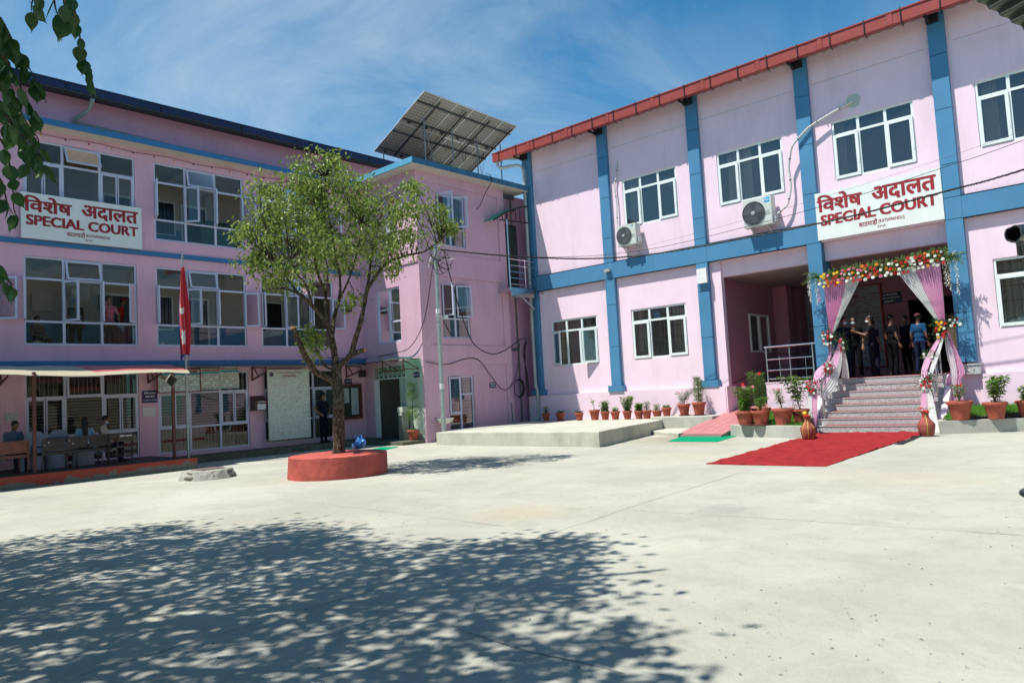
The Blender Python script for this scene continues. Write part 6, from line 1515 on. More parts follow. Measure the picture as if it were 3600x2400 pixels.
drape('entrance_drape', 'pink and white gathered curtain tied at the left pillar of the entrance', [
 (PINKC, [((X0,7.74,4.42),(X0,7.05,4.42)),((X0,7.72,3.8),(X0,7.22,3.8)),((X0,7.70,3.3),(X0,7.42,3.3)),((X0,7.68,2.82),(X0,7.60,2.82))], 9, .035),
 (WHITEC, [((X0-.02,7.05,4.42),(X0-.02,6.62,4.42)),((X0-.02,7.22,3.8),(X0-.02,6.98,3.8)),((X0-.02,7.42,3.3),(X0-.02,7.28,3.3)),((X0-.02,7.6,2.82),(X0-.02,7.54,2.82))], 6, .03)], (X0,7.3,2.8))
drape('entrance_drape', 'pink and white gathered curtain tied at the right pillar of the entrance', [
 (PINKC, [((X0,5.25,4.48),(X0,4.62,4.5)),((X0,5.1,3.9),(X0,4.62,3.9)),((X0,4.90,3.3),(X0,4.62,3.3)),((X0,4.72,2.75),(X0,4.64,2.75))], 9, .035),
 (WHITEC, [((X0-.02,5.72,4.42),(X0-.02,5.25,4.46)),((X0-.02,5.42,3.9),(X0-.02,5.1,3.9)),((X0-.02,5.06,3.3),(X0-.02,4.90,3.3)),((X0-.02,4.76,2.75),(X0-.02,4.72,2.75))], 6, .03)], (X0,5,2.8))
drape('stair_drape', 'pink and white cloth swag falling from the left pillar bouquet down the stair rail', [
 (PINKC, [((22.55,7.74,2.7),(22.55,7.62,2.7)),((22.5,7.75,2.1),(22.5,7.66,2.1)),((22.1,7.98,1.75),(22.1,7.8,1.7)),((21.75,7.98,1.4),(21.75,7.86,1.3))], 3, .02),
 (PINKC, [((22.6,7.45,2.52),(22.6,7.36,2.52)),((22.45,7.6,2.1),(22.4,7.42,1.95)),((22.1,7.8,1.68),(22.05,7.62,1.45)),((21.75,7.92,1.38),(21.75,7.80,1.15))], 4, .02),
 (WHITEC, [((22.58,7.40,2.5),(22.58,7.33,2.5)),((22.4,7.44,1.95),(22.35,7.36,1.7)),((22.05,7.66,1.45),(22.0,7.55,1.1)),((21.75,7.84,1.15),(21.75,7.78,.95))], 4, .025),
 (WHITEC, [((22.6,7.40,2.5),(22.6,7.30,2.5)),((22.6,7.38,1.95),(22.6,7.24,1.95)),((22.6,7.44,1.5),(22.6,7.22,1.47))], 3, .02),
 (WHITEC, [((21.6,8.02,1.28),(21.6,7.92,1.28)),((21.5,8.12,.8),(21.5,7.96,.8)),((21.4,8.1,.42),(21.4,7.95,.42))], 3, .02),
 (PINKC, [((21.6,7.92,1.28),(21.6,7.82,1.28)),((21.5,7.96,.8),(21.5,7.80,.8)),((21.35,7.92,.15),(21.35,7.84,.15))], 4, .025)], (22,7.8,1))
drape('stair_drape', 'pink and white cloth swag falling from the right pillar bouquet over the rail', [
 (PINKC, [((22.5,4.78,2.5),(22.5,4.70,2.5)),((22.2,4.98,2.1),(22.2,4.85,2.1)),((21.9,5.12,1.7),(21.9,4.98,1.65)),((21.6,5.1,1.4),(21.6,5.0,1.3))], 3, .02),
 (WHITEC, [((22.5,4.70,2.5),(22.5,4.66,2.5)),((22.2,4.85,2.0),(22.2,4.75,2.0)),((21.9,4.98,1.55),(21.9,4.88,1.5)),((21.65,5.0,1.2),(21.65,4.92,1.1))], 3, .02),
 (PINKC, [((22.6,4.66,2.6),(22.6,4.58,2.6)),((22.6,4.66,2.0),(22.6,4.40,2.0)),((22.6,4.62,1.55),(22.6,4.28,1.5)),((22.55,4.72,1.3),(22.55,4.38,1.28)),((22.5,4.74,.8),(22.5,4.36,.8)),((22.4,4.78,.40),(22.4,4.26,.40))], 6, .035),
 (WHITEC, [((22.58,4.68,2.55),(22.58,4.62,2.55)),((22.56,4.66,2.0),(22.56,4.50,2.0)),((22.54,4.60,1.5),(22.54,4.46,1.45)),((22.5,4.62,.9),(22.5,4.52,.9))], 3, .03),
 (PINKC, [((21.45,5.08,1.12),(21.45,4.98,1.12)),((21.35,5.10,.8),(21.35,4.96,.8)),((21.15,5.06,.35),(21.15,4.96,.35))], 4, .02),
 (WHITEC, [((21.45,4.98,1.12),(21.45,4.88,1.12)),((21.3,4.94,.7),(21.3,4.78,.7)),((21.0,4.9,.2),(21.0,4.66,.2)),((20.8,4.86,.02),(20.75,4.52,.02))], 4, .025)], (22,4.7,1))

# ================================================================ FLOWERS
PET = {k: M('petal_'+k, c, .6, var=.12, scale=30) for k, c in dict(red=(.55,.01,.012), white=(.80,.80,.72), yellow=(.80,.52,.02), orange=(.80,.25,.02), pink=(.78,.20,.32)).items()}
FC = {k: M('flower_centre_'+k, c, .8) for k, c in dict(dark=(.05,.02,.01), yellow=(.5,.4,.05))  .items()}
FLM = {}
def flower_mesh(col):
    b = B()
    for ring, (r_, w, z, n_) in enumerate(((1,.36,.0,11),(.68,.30,.12,9))):
        for k in range(n_):
            a = 2*math.pi*k/n_+ring*.3; d_ = V((math.cos(a),math.sin(a),0)); s_ = V((-d_.y,d_.x,0)); z0 = V((0,0,z))
            b.q([z0, z0+d_*r_*.6+s_*w*.5+V((0,0,.10)), z0+d_*r_+V((0,0,.02)), z0+d_*r_*.6-s_*w*.5+V((0,0,.10))])
    b.ell((0,0,.14),(.22,.22,.09),8,4,m=1)
    o = b.build('flower', [PET[col], FC['dark' if col in ('red','pink','orange') else 'yellow']]); me = o.data; bpy.data.objects.remove(o); return me
for c_ in PET: FLM[c_] = flower_mesh(c_)
def put_flower(col, p, nrm_, r, parent):
    o = bpy.data.objects.new('flower', FLM[col]); COL.objects.link(o); o.parent = parent; o.location = V(p)-LOC[parent.name]
    o.rotation_euler = V(nrm_).to_track_quat('Z','Y').to_euler(); o.scale = (r,r,r); return o
rg = random.Random(19)
GA = thing('flower_garland', 'long garland of red, white, yellow, orange and pink flowers across the entrance top', 'garland', (22.6,6.2,4.5))
b = B(); b.bar((22.68,7.95,4.55),(22.68,4.45,4.58),.06,.05); b.build('garland_bar', BROWN, GA)
def gz(y): return 4.44+.16*max(0,(7.9-y)/3.4)**1.5+.02*math.sin(y*3)
b = B()
for i in range(1500):
    y = rg.uniform(4.35,7.95); a = rg.uniform(0,6.28); rr_ = rg.random()**.5; p = V((22.56+.12*rr_*math.cos(a), y, gz(y)+.25*rr_*math.sin(a)+.03)); b.leaf(p, V((-.6+rg.uniform(-.6,.6),rg.uniform(-1,1),rg.uniform(-1,1.2))), V((rg.uniform(-1,1),0,1)), rg.uniform(.05,.10), .028)
for i in range(34):   # upright fern sprigs along the top
    y = rg.uniform(4.6,7.8); p = V((22.6,y,gz(y)+.16)); L_ = rg.uniform(.12,.2)
    for k in range(9):
        for s_ in (-1,1): b.leaf(p+V((0,0,L_*k/9)), V((rg.uniform(-.3,.3),s_*1.0,.5)), V((-1,0,0)), .04*(1-k/12), .014)
tag(b.build('greenery', LEAFP, GA), kind='stuff')
placed = []
def col_at(y):
    t = (7.9-y)/3.5
    return rg.choice(['yellow','yellow','red','pink','white','orange'] if t < .25 else ['red','pink','white','white','red','orange'] if t < .55 else ['white','white','red','orange','red','white'])
tries = 0
while len(placed) < 112 and tries < 5000:
    tries += 1; y = rg.uniform(4.5,7.82); z = gz(y)+rg.uniform(-.22,.17)
    if any((y-q[0])**2+(z-q[1])**2 < .082**2 for q in placed): continue
    placed.append((y,z)); put_flower(col_at(y), (22.45+rg.uniform(-.02,.03),y,z), (-1,rg.uniform(-.45,.45),rg.uniform(-.3,.5)), rg.uniform(.045,.066), GA)
def leafy_end(y, s_):
    b = B()
    for k in range(9):
        p0_ = V((22.6,y,4.55)); P = [p0_]
        d_ = V((rg.uniform(-.3,.1), s_*rg.uniform(.3,1), rg.uniform(-.1,.7)))
        for j in range(7): P.append(P[-1]+d_*.075); d_.z -= .13
        b.tube(P, .004, 4, m=1)
        for p in P[1:]:
            for q in range(3): b.leaf(p, V((rg.uniform(-1,1),rg.uniform(-1,1),rg.uniform(-.8,.6))), V((0,0,1)), rg.uniform(.05,.08), .028)
    return tag(b.build('leafy_end', [LEAFP, BARK], GA), kind='stuff')
leafy_end(7.85,1); leafy_end(4.5,-1); leafy_end(4.45,-1)
strings = [(8.12,4.70,.90,'white'),(8.16,4.5,.5,'white'),(7.93,4.42,.72,'white'),(7.86,4.2,.42,'pink'),(4.42,4.72,1.05,'white'),(4.50,4.55,.75,'white'),(4.24,4.5,.95,'white'),(4.28,4.75,.3,'white')]
for si, (y, z, L_, c_) in enumerate(strings):
    b = B(); b.tube([(22.55,y,z),(22.55,y-.01,z-L_)],.003,4,m=1)
    for k in range(int(L_*95)):
        t = k/(L_*95); w_ = .055*(1-t*.65)*(1.25 if si in (4,5) else .8); p = V((22.55+rg.uniform(-w_,w_)*.7,y+rg.uniform(-w_,w_),z-L_*t)); b.leaf(p, V((rg.uniform(-1,1),rg.uniform(-1,1),-.6)), V((rg.uniform(-1,1),rg.uniform(-1,1),.2)), .034, .026)
    b.build('blossom_string', [PET[c_], LEAFP], GA)
def bouquet(label, p, w, h, n, cols, seed):
    g = random.Random(seed); p = V(p); t = thing('bouquet', label, 'bouquet', p); b = B()
    for i in range(int(260*w*h/.1)+60):
        u = V((g.gauss(0,.35),g.gauss(0,.38),g.gauss(0,.38))); q = p+V((u.x*.12,u.y*w*.8,u.z*h*.8)); b.leaf(q, V((-.5+g.uniform(-.6,.6),u.y*1.6+g.uniform(-.5,.5),u.z*1.6+g.uniform(-.5,.5))), V((g.uniform(-1,1),0,1)), g.uniform(.04,.085), .024)
    tag(b.build('greenery', LEAFD, t), kind='stuff'); pl = []
    tries = 0
    while len(pl) < n and tries < 800:
        tries += 1; y, z = g.uniform(-.5,.5)*w*.85, g.uniform(-.5,.5)*h*.9
        if (y/(w*.5))**2+(z/(h*.5))**2 > 1 or any((y-q[0])**2+(z-q[1])**2 < .07**2 for q in pl): continue
        pl.append((y,z)); put_flower(g.choice(cols), p+V((-.11+g.uniform(-.02,.02),y,z)), (-1,g.uniform(-.5,.5),g.uniform(-.3,.4)), g.uniform(.04,.055), t)
    return t
rw_ = ['red','white','red','white']
bouquet('red and white flower bouquet tied to the left entrance pillar', (22.5,7.68,2.70), .34, .42, 14, rw_, 1)
bouquet('small bouquet with a red and pale pink flower just right of the left pillar bouquet', (22.62,7.32,2.45), .18, .42, 7, ['red','white','pink'], 2)
bouquet('bouquet with one orange flower halfway down the left stair rail', (22.15,7.62,1.84), .22, .36, 8, ['red','white','red','orange'], 3)
bouquet('red and white bouquet on the lower left newel of the steps', (21.6,7.93,1.28), .34, .42, 13, rw_, 4)
bouquet('bouquet with yellow and red flowers tied to the right entrance pillar', (22.48,4.72,2.66), .34, .46, 14, ['red','orange','white','red','yellow'], 5)
bouquet('white and red flower cluster behind the right pillar bouquet', (22.72,4.42,2.82), .30, .22, 8, ['white','red','white'], 6)
bouquet('white flower bunch on the right stair rail', (22.2,5.0,1.92), .26, .32, 9, ['white'], 7)
bouquet('red and white bouquet on the lower right newel below the steel ball', (21.5,4.95,1.22), .34, .44, 14, rw_, 8)
# gold sequin panel behind right pillar
b = B(); b.box((23.3,4.32,1.72),(23.4,4.75,2.75)); tag(b.build('gold_panel', Mspeck('gold_sequin', (.25,.12,.05),(.6,.34,.15),(.8,.62,.4), 30), loc=(23.35,4.5,1.72)), 'shimmering gold decorated stand glimpsed beside the right blue pillar', 'decoration')

# ================================================================ POTS
def pot(label, x, y, z, r, h, kind, seed, saucer=False, grp=None, extra=None):
    g = random.Random(seed); t = thing('potted_plant', label, 'potted plant', (x,y,z)); zb = z+(.02 if saucer else 0)
    if saucer: b = B(); b.lathe((x,y,z),[(r*.72,0),(r*.95,.03),(r*.9,.032)],20); b.build('saucer', M('wet_terracotta',(.14,.045,.03),.5,var=.3), t)
    b = B(); b.lathe((x,y,zb),[(r*.62,.0),(r*.70,h*.3),(r*.86,h*.78),(r*.93,h*.82),(r*1.0,h*.86),(r*1.0,h*.97),(r*.96,h),(r*.88,h*.98),(r*.84,h*.9)],26,wob=.008)
    b.build('pot', TERRA, t, smooth=True); b = B(); b.lathe((x,y,zb+h*.88),[(r*.86,0),(r*.5,.01),(.01,.015)],14); b.build('soil', SOIL, t)
    top = V((x,y,zb+h*.9)); st = B(); lv = B(); fl = []
    lm = LEAFP
    if kind == 'aloe':
        for k in range(26): a = g.uniform(0,6.28); e_ = g.uniform(.5,1.3); lv.leaf(top+V((g.uniform(-.05,.05),g.uniform(-.05,.05),0)), V((math.cos(a),math.sin(a),e_)), V((0,0,1)), g.uniform(.14,.22), .03, fold=.5)
        lm = LEAFD
    elif kind == 'palm':
        st.tube([top,top+V((.02,.03,.22)),top+V((.0,.10,.42))],[.014,.01,.006],6)
        for k in range(7): a = g.uniform(0,6.28); lv.leaf(top+V((0,.03+.09*g.random(),.15+.3*g.random())), V((math.cos(a)*.8,math.sin(a),.7)), V((0,0,1)), g.uniform(.2,.3), .035, fold=.2)
    elif kind in ('small','leafy','rose','tall','bush','thuja','broad'):
        H_ = {'small':.28,'leafy':.36,'rose':.62,'tall':1.15,'bush':.75,'thuja':.95,'broad':.75}[kind]*(extra or 1); ns = {'small':3,'leafy':5,'rose':5,'tall':3,'bush':7,'thuja':5,'broad':6}[kind]
        for s_ in range(ns):
            a = g.uniform(0,6.28); sp = {'tall':.12,'rose':.32,'bush':.30,'thuja':.10,'broad':.24}.get(kind,.18); P = [top]; q = top.copy(); d_ = V((math.cos(a)*sp,math.sin(a)*sp,1)).normalized()
            nk = 7
            for k in range(nk): q = q+d_*H_/nk*g.uniform(.8,1.05); d_ += V((g.uniform(-.14,.14),g.uniform(-.14,.14),0)); P.append(q.copy())
            st.tube(P, [.011*(1-.75*i/nk) for i in range(len(P))], 5)
            for i, p in enumerate(P[1:]):
                if kind == 'thuja':
                    for k in range(64):
                        u = V((g.gauss(0,.09),g.gauss(0,.09),g.gauss(0,.06)))*(1.25-.12*i)
                        if i < 2: u *= .5
                        lv.leaf(p+u, V((u.x*8+g.uniform(-.4,.4),u.y*8+g.uniform(-.4,.4),g.uniform(-.3,.8))), V((g.uniform(-1,1),1,0)), .05, .014)
                else:
                    m = {'small':9,'leafy':12,'rose':13,'tall':13,'bush':22,'broad':9}[kind]
                    if i < 2 and kind in ('rose','tall','broad'): m = 1
                    for k in range(m):
                        a2 = g.uniform(0,6.28); LL = {'small':.065,'leafy':.095,'rose':.06,'tall':.08,'bush':.075,'broad':.14}[kind]*g.uniform(.7,1.2); off = V((math.cos(a2),math.sin(a2),0))*g.uniform(.01,.09 if kind != 'broad' else .05)
                        lv.leaf(p+off+V((0,0,g.uniform(-.04,.04))), V((math.cos(a2),math.sin(a2),g.uniform(-.5,.5))), V((0,0,1)), LL, LL*.5)
            fl.append(P[-1])
    if st.f: st.build('stem', BARK if kind in ('tall','thuja') else M('green_stem',(.09,.09,.03),.7), t)
    if lv.f: tag(lv.build('foliage', lm, t), kind='stuff')
    return t, fl, top
def blooms(t, pts, col, r, n, seed, spread=.08):
    g = random.Random(seed)
    for i in range(n): p = pts[i % len(pts)]+V((g.uniform(-spread,spread)*.6,g.uniform(-spread,spread),g.uniform(-.03,.05))); put_flower(col, p, (-1,g.uniform(-.6,.6),g.uniform(0,.8)), r*g.uniform(.8,1.1), t)
G = 'flower pots along the plinth'
row = [ # x, y, z, r, h, kind, label, (flower colour, r, n), extra
 (22.3,18.55,.42,.17,.30,'small','terracotta pot with orange marigolds beside the downpipe',('orange',.035,3),1.0),
 (22.2,17.75,.42,.19,.29,'aloe','terracotta pot of spiky dark green leaves, second from the downpipe',None,1),
 (22.2,16.85,.42,.17,.29,'aloe','terracotta pot of spiky leaves just left of the bent palm seedling',None,1),
 (22.35,16.25,.42,.21,.38,'palm','terracotta pot with a leaning palm seedling below the second pillar base',None,1),
 (22.35,15.78,.42,.18,.30,'leafy','terracotta pot with pale green leaves and one pink bloom right of the palm seedling',('pink',.03,1),1.1),
 (22.3,15.30,.42,.18,.30,'small','mossy terracotta pot with a few thin shoots, small one before the tall yellow bush',None,.6),
 (22.4,14.85,.42,.18,.30,'bush','terracotta pot with a bushy plant and pale yellow blooms at mid row',('yellow',.03,4),.75),
 (22.45,14.4,.42,.17,.29,'leafy','terracotta pot with a low rose of one crimson bud, right of the yellow-bloomed bush',('red',.028,2),.8),
 (22.5,14.1,.42,.18,.30,'small','whitened terracotta pot with one tall pink bud',('pink',.028,1),1.2),
 (22.5,13.68,.42,.18,.28,'small','stained terracotta pot with a tiny shrub in the gap of the row',None,.9),
 (22.5,13.30,.50,.18,.29,'small','terracotta pot almost bare with one short shoot',None,.4),
 (22.5,12.62,.50,.22,.38,'rose','large terracotta pot with a pink flowering rose bush on the low slab',('pink',.035,4),.75),
 (22.5,12.06,.50,.24,.42,'thuja','large terracotta pot with an upright feathery cypress beside the blue pillar',None,.95)]
for i, (x,y,z,r,h,k,lb,flw,ex) in enumerate(row):
    t, fl, top = pot(lb, x, y, z, r, h, k, 40+i, saucer=i in (1,11,12), extra=ex)
    if flw: blooms(t, fl, flw[0], flw[1], flw[2], i)
t, fl, top = pot('leafy potted bush with pink and red blooms, leftmost on the lawn kerb', 19.80,9.16,.33,.25,.37,'bush',61,True); blooms(t, fl, 'pink', .045, 5, 3); put_flower('red', top+V((0,.05,.78)), (-1,0,.3), .06, t)
t, fl, top = pot('potted sparse rose with one red bloom, second on the lawn kerb', 19.72,8.72,.33,.26,.38,'rose',62,True,extra=.7); put_flower('red', top+V((-.02,-.06,1.05)), (-1,.2,.2), .062, t)
t, fl, top = pot('tall terracotta pot with a dense feathery green cypress behind the kerb pots', 20.5,9.05,.31,.29,.46,'thuja',63,extra=1.15)
t, fl, top = pot('small terracotta pot tucked behind the leftmost kerb pots', 20.25,9.45,.31,.24,.36,'leafy',69,extra=1.3)
t, fl, top = pot('wide terracotta pot with a thin rose of bright pink blooms, right of the cypress', 19.85,8.15,.31,.29,.46,'rose',64,extra=1.0); blooms(t, fl[:2], 'pink', .045, 5, 9)
t, fl, top = pot('terracotta pot with a tall broad-leaved shrub partly behind the left clay jar', 20.5,7.92,.31,.25,.40,'broad',65,extra=1.35)
t, fl, top = pot('large terracotta pot with a small bougainvillea of crimson flowers right of the steps', 20.93,4.15,.33,.30,.46,'rose',66,extra=.75); blooms(t, fl[:2], 'red', .035, 5, 10, .1)
t, fl, top = pot('terracotta pot with a dense yellow green broad-leaved shrub on the right lawn', 21.2,3.45,.33,.27,.40,'broad',67,extra=.9)
t, fl, top = pot('terracotta pot cut by the right edge of the view on the right lawn', 21.7,2.85,.33,.27,.40,'leafy',68)
def shrub(label, x, y, z, H_, ns, seed, L=.06):
    g = random.Random(seed); t = thing('shrub', label, 'plant', (x,y,z)); st = B(); lv = B(); tips_ = []
    for s_ in range(ns):
        q = V((x,y,z)); P = [q]; a = g.uniform(0,6.28); d_ = V((math.cos(a)*.16,math.sin(a)*.16,1))
        for k in range(9): q = q+d_*H_/9; P.append(q.copy()); d_ += V((g.uniform(-.06,.06),g.uniform(-.06,.06),0))
        st.tube(P,[.012*(1-.8*i/9) for i in range(10)],5); tips_.append(P[-1])
        for i, p in enumerate(P[3:]):
            for k in range(9): a2 = g.uniform(0,6.28); lv.leaf(p+V((math.cos(a2),math.sin(a2),0))*g.uniform(.02,.12), V((math.cos(a2),math.sin(a2),g.uniform(-.6,.3))), V((0,0,1)), L*g.uniform(.7,1.2), L*.5)
    st.build('stem', BARK, t); tag(lv.build('foliage', LEAFD, t), kind='stuff'); return t, tips_
t, tp = shrub('tall thin rose bush with a dark red bud against the pink wall at far right', 22.6,2.35,.3,1.6,4,5); put_flower('red', tp[0], (-1,0,.5), .035, t)
shrub('low dark shrub growing in the lawn behind the yellow green pot plant', 22.5,3.65,.3,.75,5,6,.05)
shrub('thin grey green seedling standing in the left lawn by the pink wall', 21.9,8.6,.3,.62,3,7,.03)
# topiary by the tower door
t, fl, top = pot('tall topiary shrub in a red pot at the tower doorway beside the steel stand', 16.95,20.2,.12,.22,.36,'small',70,extra=.2)
b = B(); b.tube([top,top+V((0,0,.6)),top+V((.02,0,1.5))],[.02,.014,.01],6); b.build('stem', BARK, t)
b = B(); g = random.Random(8)
for (zc_, rx, rz, n_) in ((.62,.22,.28,700),(1.25,.17,.17,380),(1.55,.14,.16,260)):
    for i in range(n_):
        u = V((g.gauss(0,.5),g.gauss(0,.5),g.gauss(0,.5)))
        if u.length > 1.1: continue
        b.leaf(top+V((u.x*rx,u.y*rx,zc_+u.z*rz)), V((u.x,u.y,u.z+.3)), V((0,1,.3)), .05, .022)
tag(b.build('foliage', LEAFP, t), kind='stuff')
# painted clay jars at the foot of the steps
JAR = M('red_brown_clay',(.27,.075,.045),.75,var=.2,scale=8); JY = M('yellow_stripe',(.55,.38,.08),.8); JP = M('magenta_stripe',(.5,.04,.14),.6)
for (x,y,lb,sd_) in ((18.98,7.17,'red brown clay jar with yellow stripes and a yellow flower, left foot of the steps',1),(19.95,4.70,'red brown clay jar with yellow and pink stripes, right foot of the steps',2)):
    t = thing('clay_jar', lb, 'jar', (x,y,0)); prof = [(.12,.0),(.15,.03),(.18,.14),(.195,.27),(.185,.31),(.10,.42),(.075,.47),(.07,.53),(.095,.585),(.10,.60),(.085,.595),(.055,.54)]
    b = B(); b.lathe((x,y,0), prof, 28); b.build('jar_body', JAR, t, smooth=True)
    for k in range(8):
        a = 2*math.pi*k/8+.35; b = B(); P = [V((x+(r_+.003)*math.cos(a),y+(r_+.003)*math.sin(a),z_)) for r_, z_ in prof[1:8]]; s_ = V((-math.sin(a),math.cos(a),0))*.007
        for p, q in zip(P[:-1],P[1:]): b.q([p-s_,p+s_,q+s_,q-s_])
        b.build('painted_stripe', JY if k % 2 == 0 or sd_ == 1 else JP, t)
    b = B(); g = random.Random(sd_)
    for k in range(7):
        q = V((x,y,.56)); d_ = V((g.uniform(-.7,.7),g.uniform(-.9,.9),.6)); 
        for j in range(8):
            q = q+d_*.04; d_.z -= .06
            for s_ in (-1,1): b.leaf(q, V((-d_.y*s_,d_.x*s_,.2)), V((0,0,1)), .05, .014)
    tag(b.build('fern_sprigs', LEAFP, t), kind='stuff')
    for k in range(5): put_flower('yellow' if (k == 0 and sd_ == 1) else 'red', V((x-.06+g.uniform(-.04,.04),y+g.uniform(-.08,.08),0.61+(.07 if k == 0 else 0))), (-1,g.uniform(-.4,.4),.8), .06 if k == 0 and sd_ == 1 else .04, t)
# litter: leaves and twigs on the yard, grass tuft, fallen petals on the steps
b = B(); rg = random.Random(14)
for i in range(150):
    a = rad(42+rg.uniform(-35,35)); d_ = rg.uniform(3,15); x, y = d_*math.cos(a), d_*math.sin(a)
    b.leaf((x,y,.008), V((rg.uniform(-1,1),rg.uniform(-1,1),0)), V((0,0,1)), rg.uniform(.015,.035), .012, fold=.2)
tag(b.build('leaf_litter', M('dry_leaf',(.13,.10,.06),.8,var=.4,scale=20)), kind='stuff')
# ================================================================ PEOPLE
def person(label, loc, yaw, pose='stand', scale=1.0, top=(.02,.025,.05), legs=(.012,.014,.02), skin=(.20,.10,.065), arms=None, sleeves='short', head=(0,0), hair='short', cap=None, mask=None, shades=False, female=False, bend=0, shoes=(.01,.01,.01), lean=0, legpose=None):
    """one continuous body mesh; joints in a local frame facing -Y; mesh re-surfaced so limbs join smoothly"""
    J = dict(pel=(0,0,.93), bel=(0,-.005,1.08), che=(0,0,1.27), nek=(0,.005,1.46), hed=(0,-.01,1.60),
             hipL=(.09,0,.90), kneL=(.10,-.02,.50), ankL=(.11,.02,.09), toeL=(.13,-.13,.035), hipR=(-.09,0,.90), kneR=(-.10,-.02,.50), ankR=(-.11,.02,.09), toeR=(-.13,-.13,.035),
             shoL=(.158,.0,1.385), elbL=(.205,.03,1.12), wriL=(.215,-.05,.88), shoR=(-.158,.0,1.385), elbR=(-.205,.03,1.12), wriR=(-.215,-.05,.88))
    if pose == 'sit':
        dz = -.42
        for k in J: J[k] = (J[k][0], J[k][1], J[k][2]+dz) if k[:3] not in ('kne','ank','toe') else J[k]
        J.update(kneL=(.12,-.44,.50), ankL=(.12,-.42,.10), toeL=(.13,-.56,.04), kneR=(-.12,-.44,.50), ankR=(-.12,-.42,.10), toeR=(-.13,-.56,.04), elbL=(.205,-.05,.71), wriL=(.10,-.27,.64), elbR=(-.205,-.05,.71), wriR=(-.10,-.27,.64))
    if arms:
        for k, v in arms.items(): J[k] = v
    if legpose:
        for k, v in legpose.items(): J[k] = v
    J = {k: V(v) for k, v in J.items()}
    if bend:   # bow the torso forward about the pelvis
        R_ = Matrix.Rotation(bend, 3, 'X')
        for k in ('bel','che','nek','hed','shoL','shoR')+(() if arms else ('elbL','elbR')): J[k] = J['pel']+R_@(J[k]-J['pel'])
    nod, turn = head; HR = Matrix.Rotation(turn,3,'Z')@Matrix.Rotation(nod,3,'X'); J['hed'] = J['nek']+HR@V((0,-.015,.145))
    wsh = .92 if female else 1.0
    segs = []  # a, b, ra, rb, material
    T, G_, K_, SH = 0, 1, 2, 3
    for s_ in 'LR':
        segs += [(J['hip'+s_],J['kne'+s_],.088,.064,G_),(J['kne'+s_],J['ank'+s_],.062,.048,G_),(J['ank'+s_]+V((0,.03,-.045)),J['toe'+s_],.045,.036,SH)]
        el = J['elb'+s_]; sh = J['sho'+s_]; wr = J['wri'+s_]
        if sleeves == 'short': mid = sh.lerp(el,.72); segs += [(sh,mid,.056,.052,T),(mid,el,.042,.038,K_),(el,wr,.038,.026,K_)]
        else: segs += [(sh,el,.062,.050,T),(el,wr.lerp(el,.06),.048,.034,T)]
        segs.append((J['che']+V((0,0,.08)),sh,.066,.056,T))
    segs += [(J['nek']-V((0,0,.05)),J['nek']+(J['hed']-J['nek'])*.5,.052,.048,K_)]
    b = B()
    for a, c, r0, r1, m in segs:
        b.ell(a, r0, 10, 6, m); b.ell(c, r1, 10, 6, m); b.tube([a,c],[r0,r1],10,m)
    b.ell(J['pel'],(.155,.115,.11),14,8,G_); b.ell(J['bel'],(.148*wsh,.112,.16),14,8,T); b.ell(J['che']+V((0,0,.01)),(.160*wsh,.115,.17),14,8,T)
    if female: b.ell(J['che']+V((0,-.06,0)),(.13,.08,.08),12,6,T)
    hd = J['hed']; b.ell(hd+HR@V((0,.005,.02)),(.076,.094,.10),16,10,K_,rot=HR); b.ell(hd+HR@V((0,-.022,-.045)),(.056,.066,.062),14,8,K_,rot=HR); b.ell(hd+HR@V((0,-.094,-.012)),(.012,.02,.02),8,5,K_,rot=HR)
    for s_ in (-1,1): b.ell(hd+HR@V((s_*.078,.005,-.005)),(.012,.02,.03),8,5,K_,rot=HR)
    me = bpy.data.meshes.new('tmp'); me.from_pydata(b.v, [], b.f); o = bpy.data.objects.new('tmp', me); COL.objects.link(o)
    rm = o.modifiers.new('r','REMESH'); rm.mode = 'VOXEL'; rm.voxel_size = .017; sm_ = o.modifiers.new('s','SMOOTH'); sm_.factor = .5; sm_.iterations = 4
    bpy.context.view_layer.update(); m2 = bpy.data.meshes.new_from_object(o.evaluated_get(bpy.context.evaluated_depsgraph_get())); bpy.data.objects.remove(o); bpy.data.meshes.remove(me)
    # skin / cloth zones by nearest source surface
    kd = kdtree.KDTree(len(b.v)); fm = {}
    for f, m in zip(b.f, b.m):
        for i in f: fm[i] = m
    for i, v in enumerate(b.v): kd.insert(v, i)
    kd.balance(); hem = J['pel'].z+.035 if not female else J['pel'].z-.03
    vs_ = [v.co.copy() for v in m2.vertices]; B2 = B(); B2.v = vs_; 
    for p in m2.polygons:
        c = p.center; k = fm[kd.find(c)[1]]
        if k in (T, G_) and abs(c.x) < .2 and pose == 'stand' and not bend: 
            if J['pel'].z-.12 < c.z < J['pel'].z+.25: k = T if c.z > hem else G_
        B2.f.append(tuple(p.vertices)); B2.m.append(k)
    bpy.data.meshes.remove(m2)
    # hands: palm, four unequal bent fingers, thumb from the side
    for s_, sg in (('L',1),('R',-1)):
        w = J['wri'+s_]; d_ = (w-J['elb'+s_]).normalized(); sd = d_.cross(V((0,1,0)))
        sd = sd.normalized() if sd.length > .2 else V((1,0,0)); nn_ = d_.cross(sd).normalized()
        B2.tube([w-d_*.02,w+d_*.03,w+d_*.085],[.024,.033,.036],8,K_)
        i0 = len(B2.v)
        for k, Lf in enumerate((.058,.068,.064,.05)):
            q = w+d_*.075+sd*(-.027+.018*k); B2.tube([q,q+d_*Lf*.5+nn_*.006,q+d_*Lf*.85+nn_*.024],[.0098,.009,.007],6,K_)
        q = w+d_*.02-sd*.028*1; B2.tube([q,q-sd*.022+d_*.03,q-sd*.024+d_*.062],[.012,.0105,.008],6,K_)
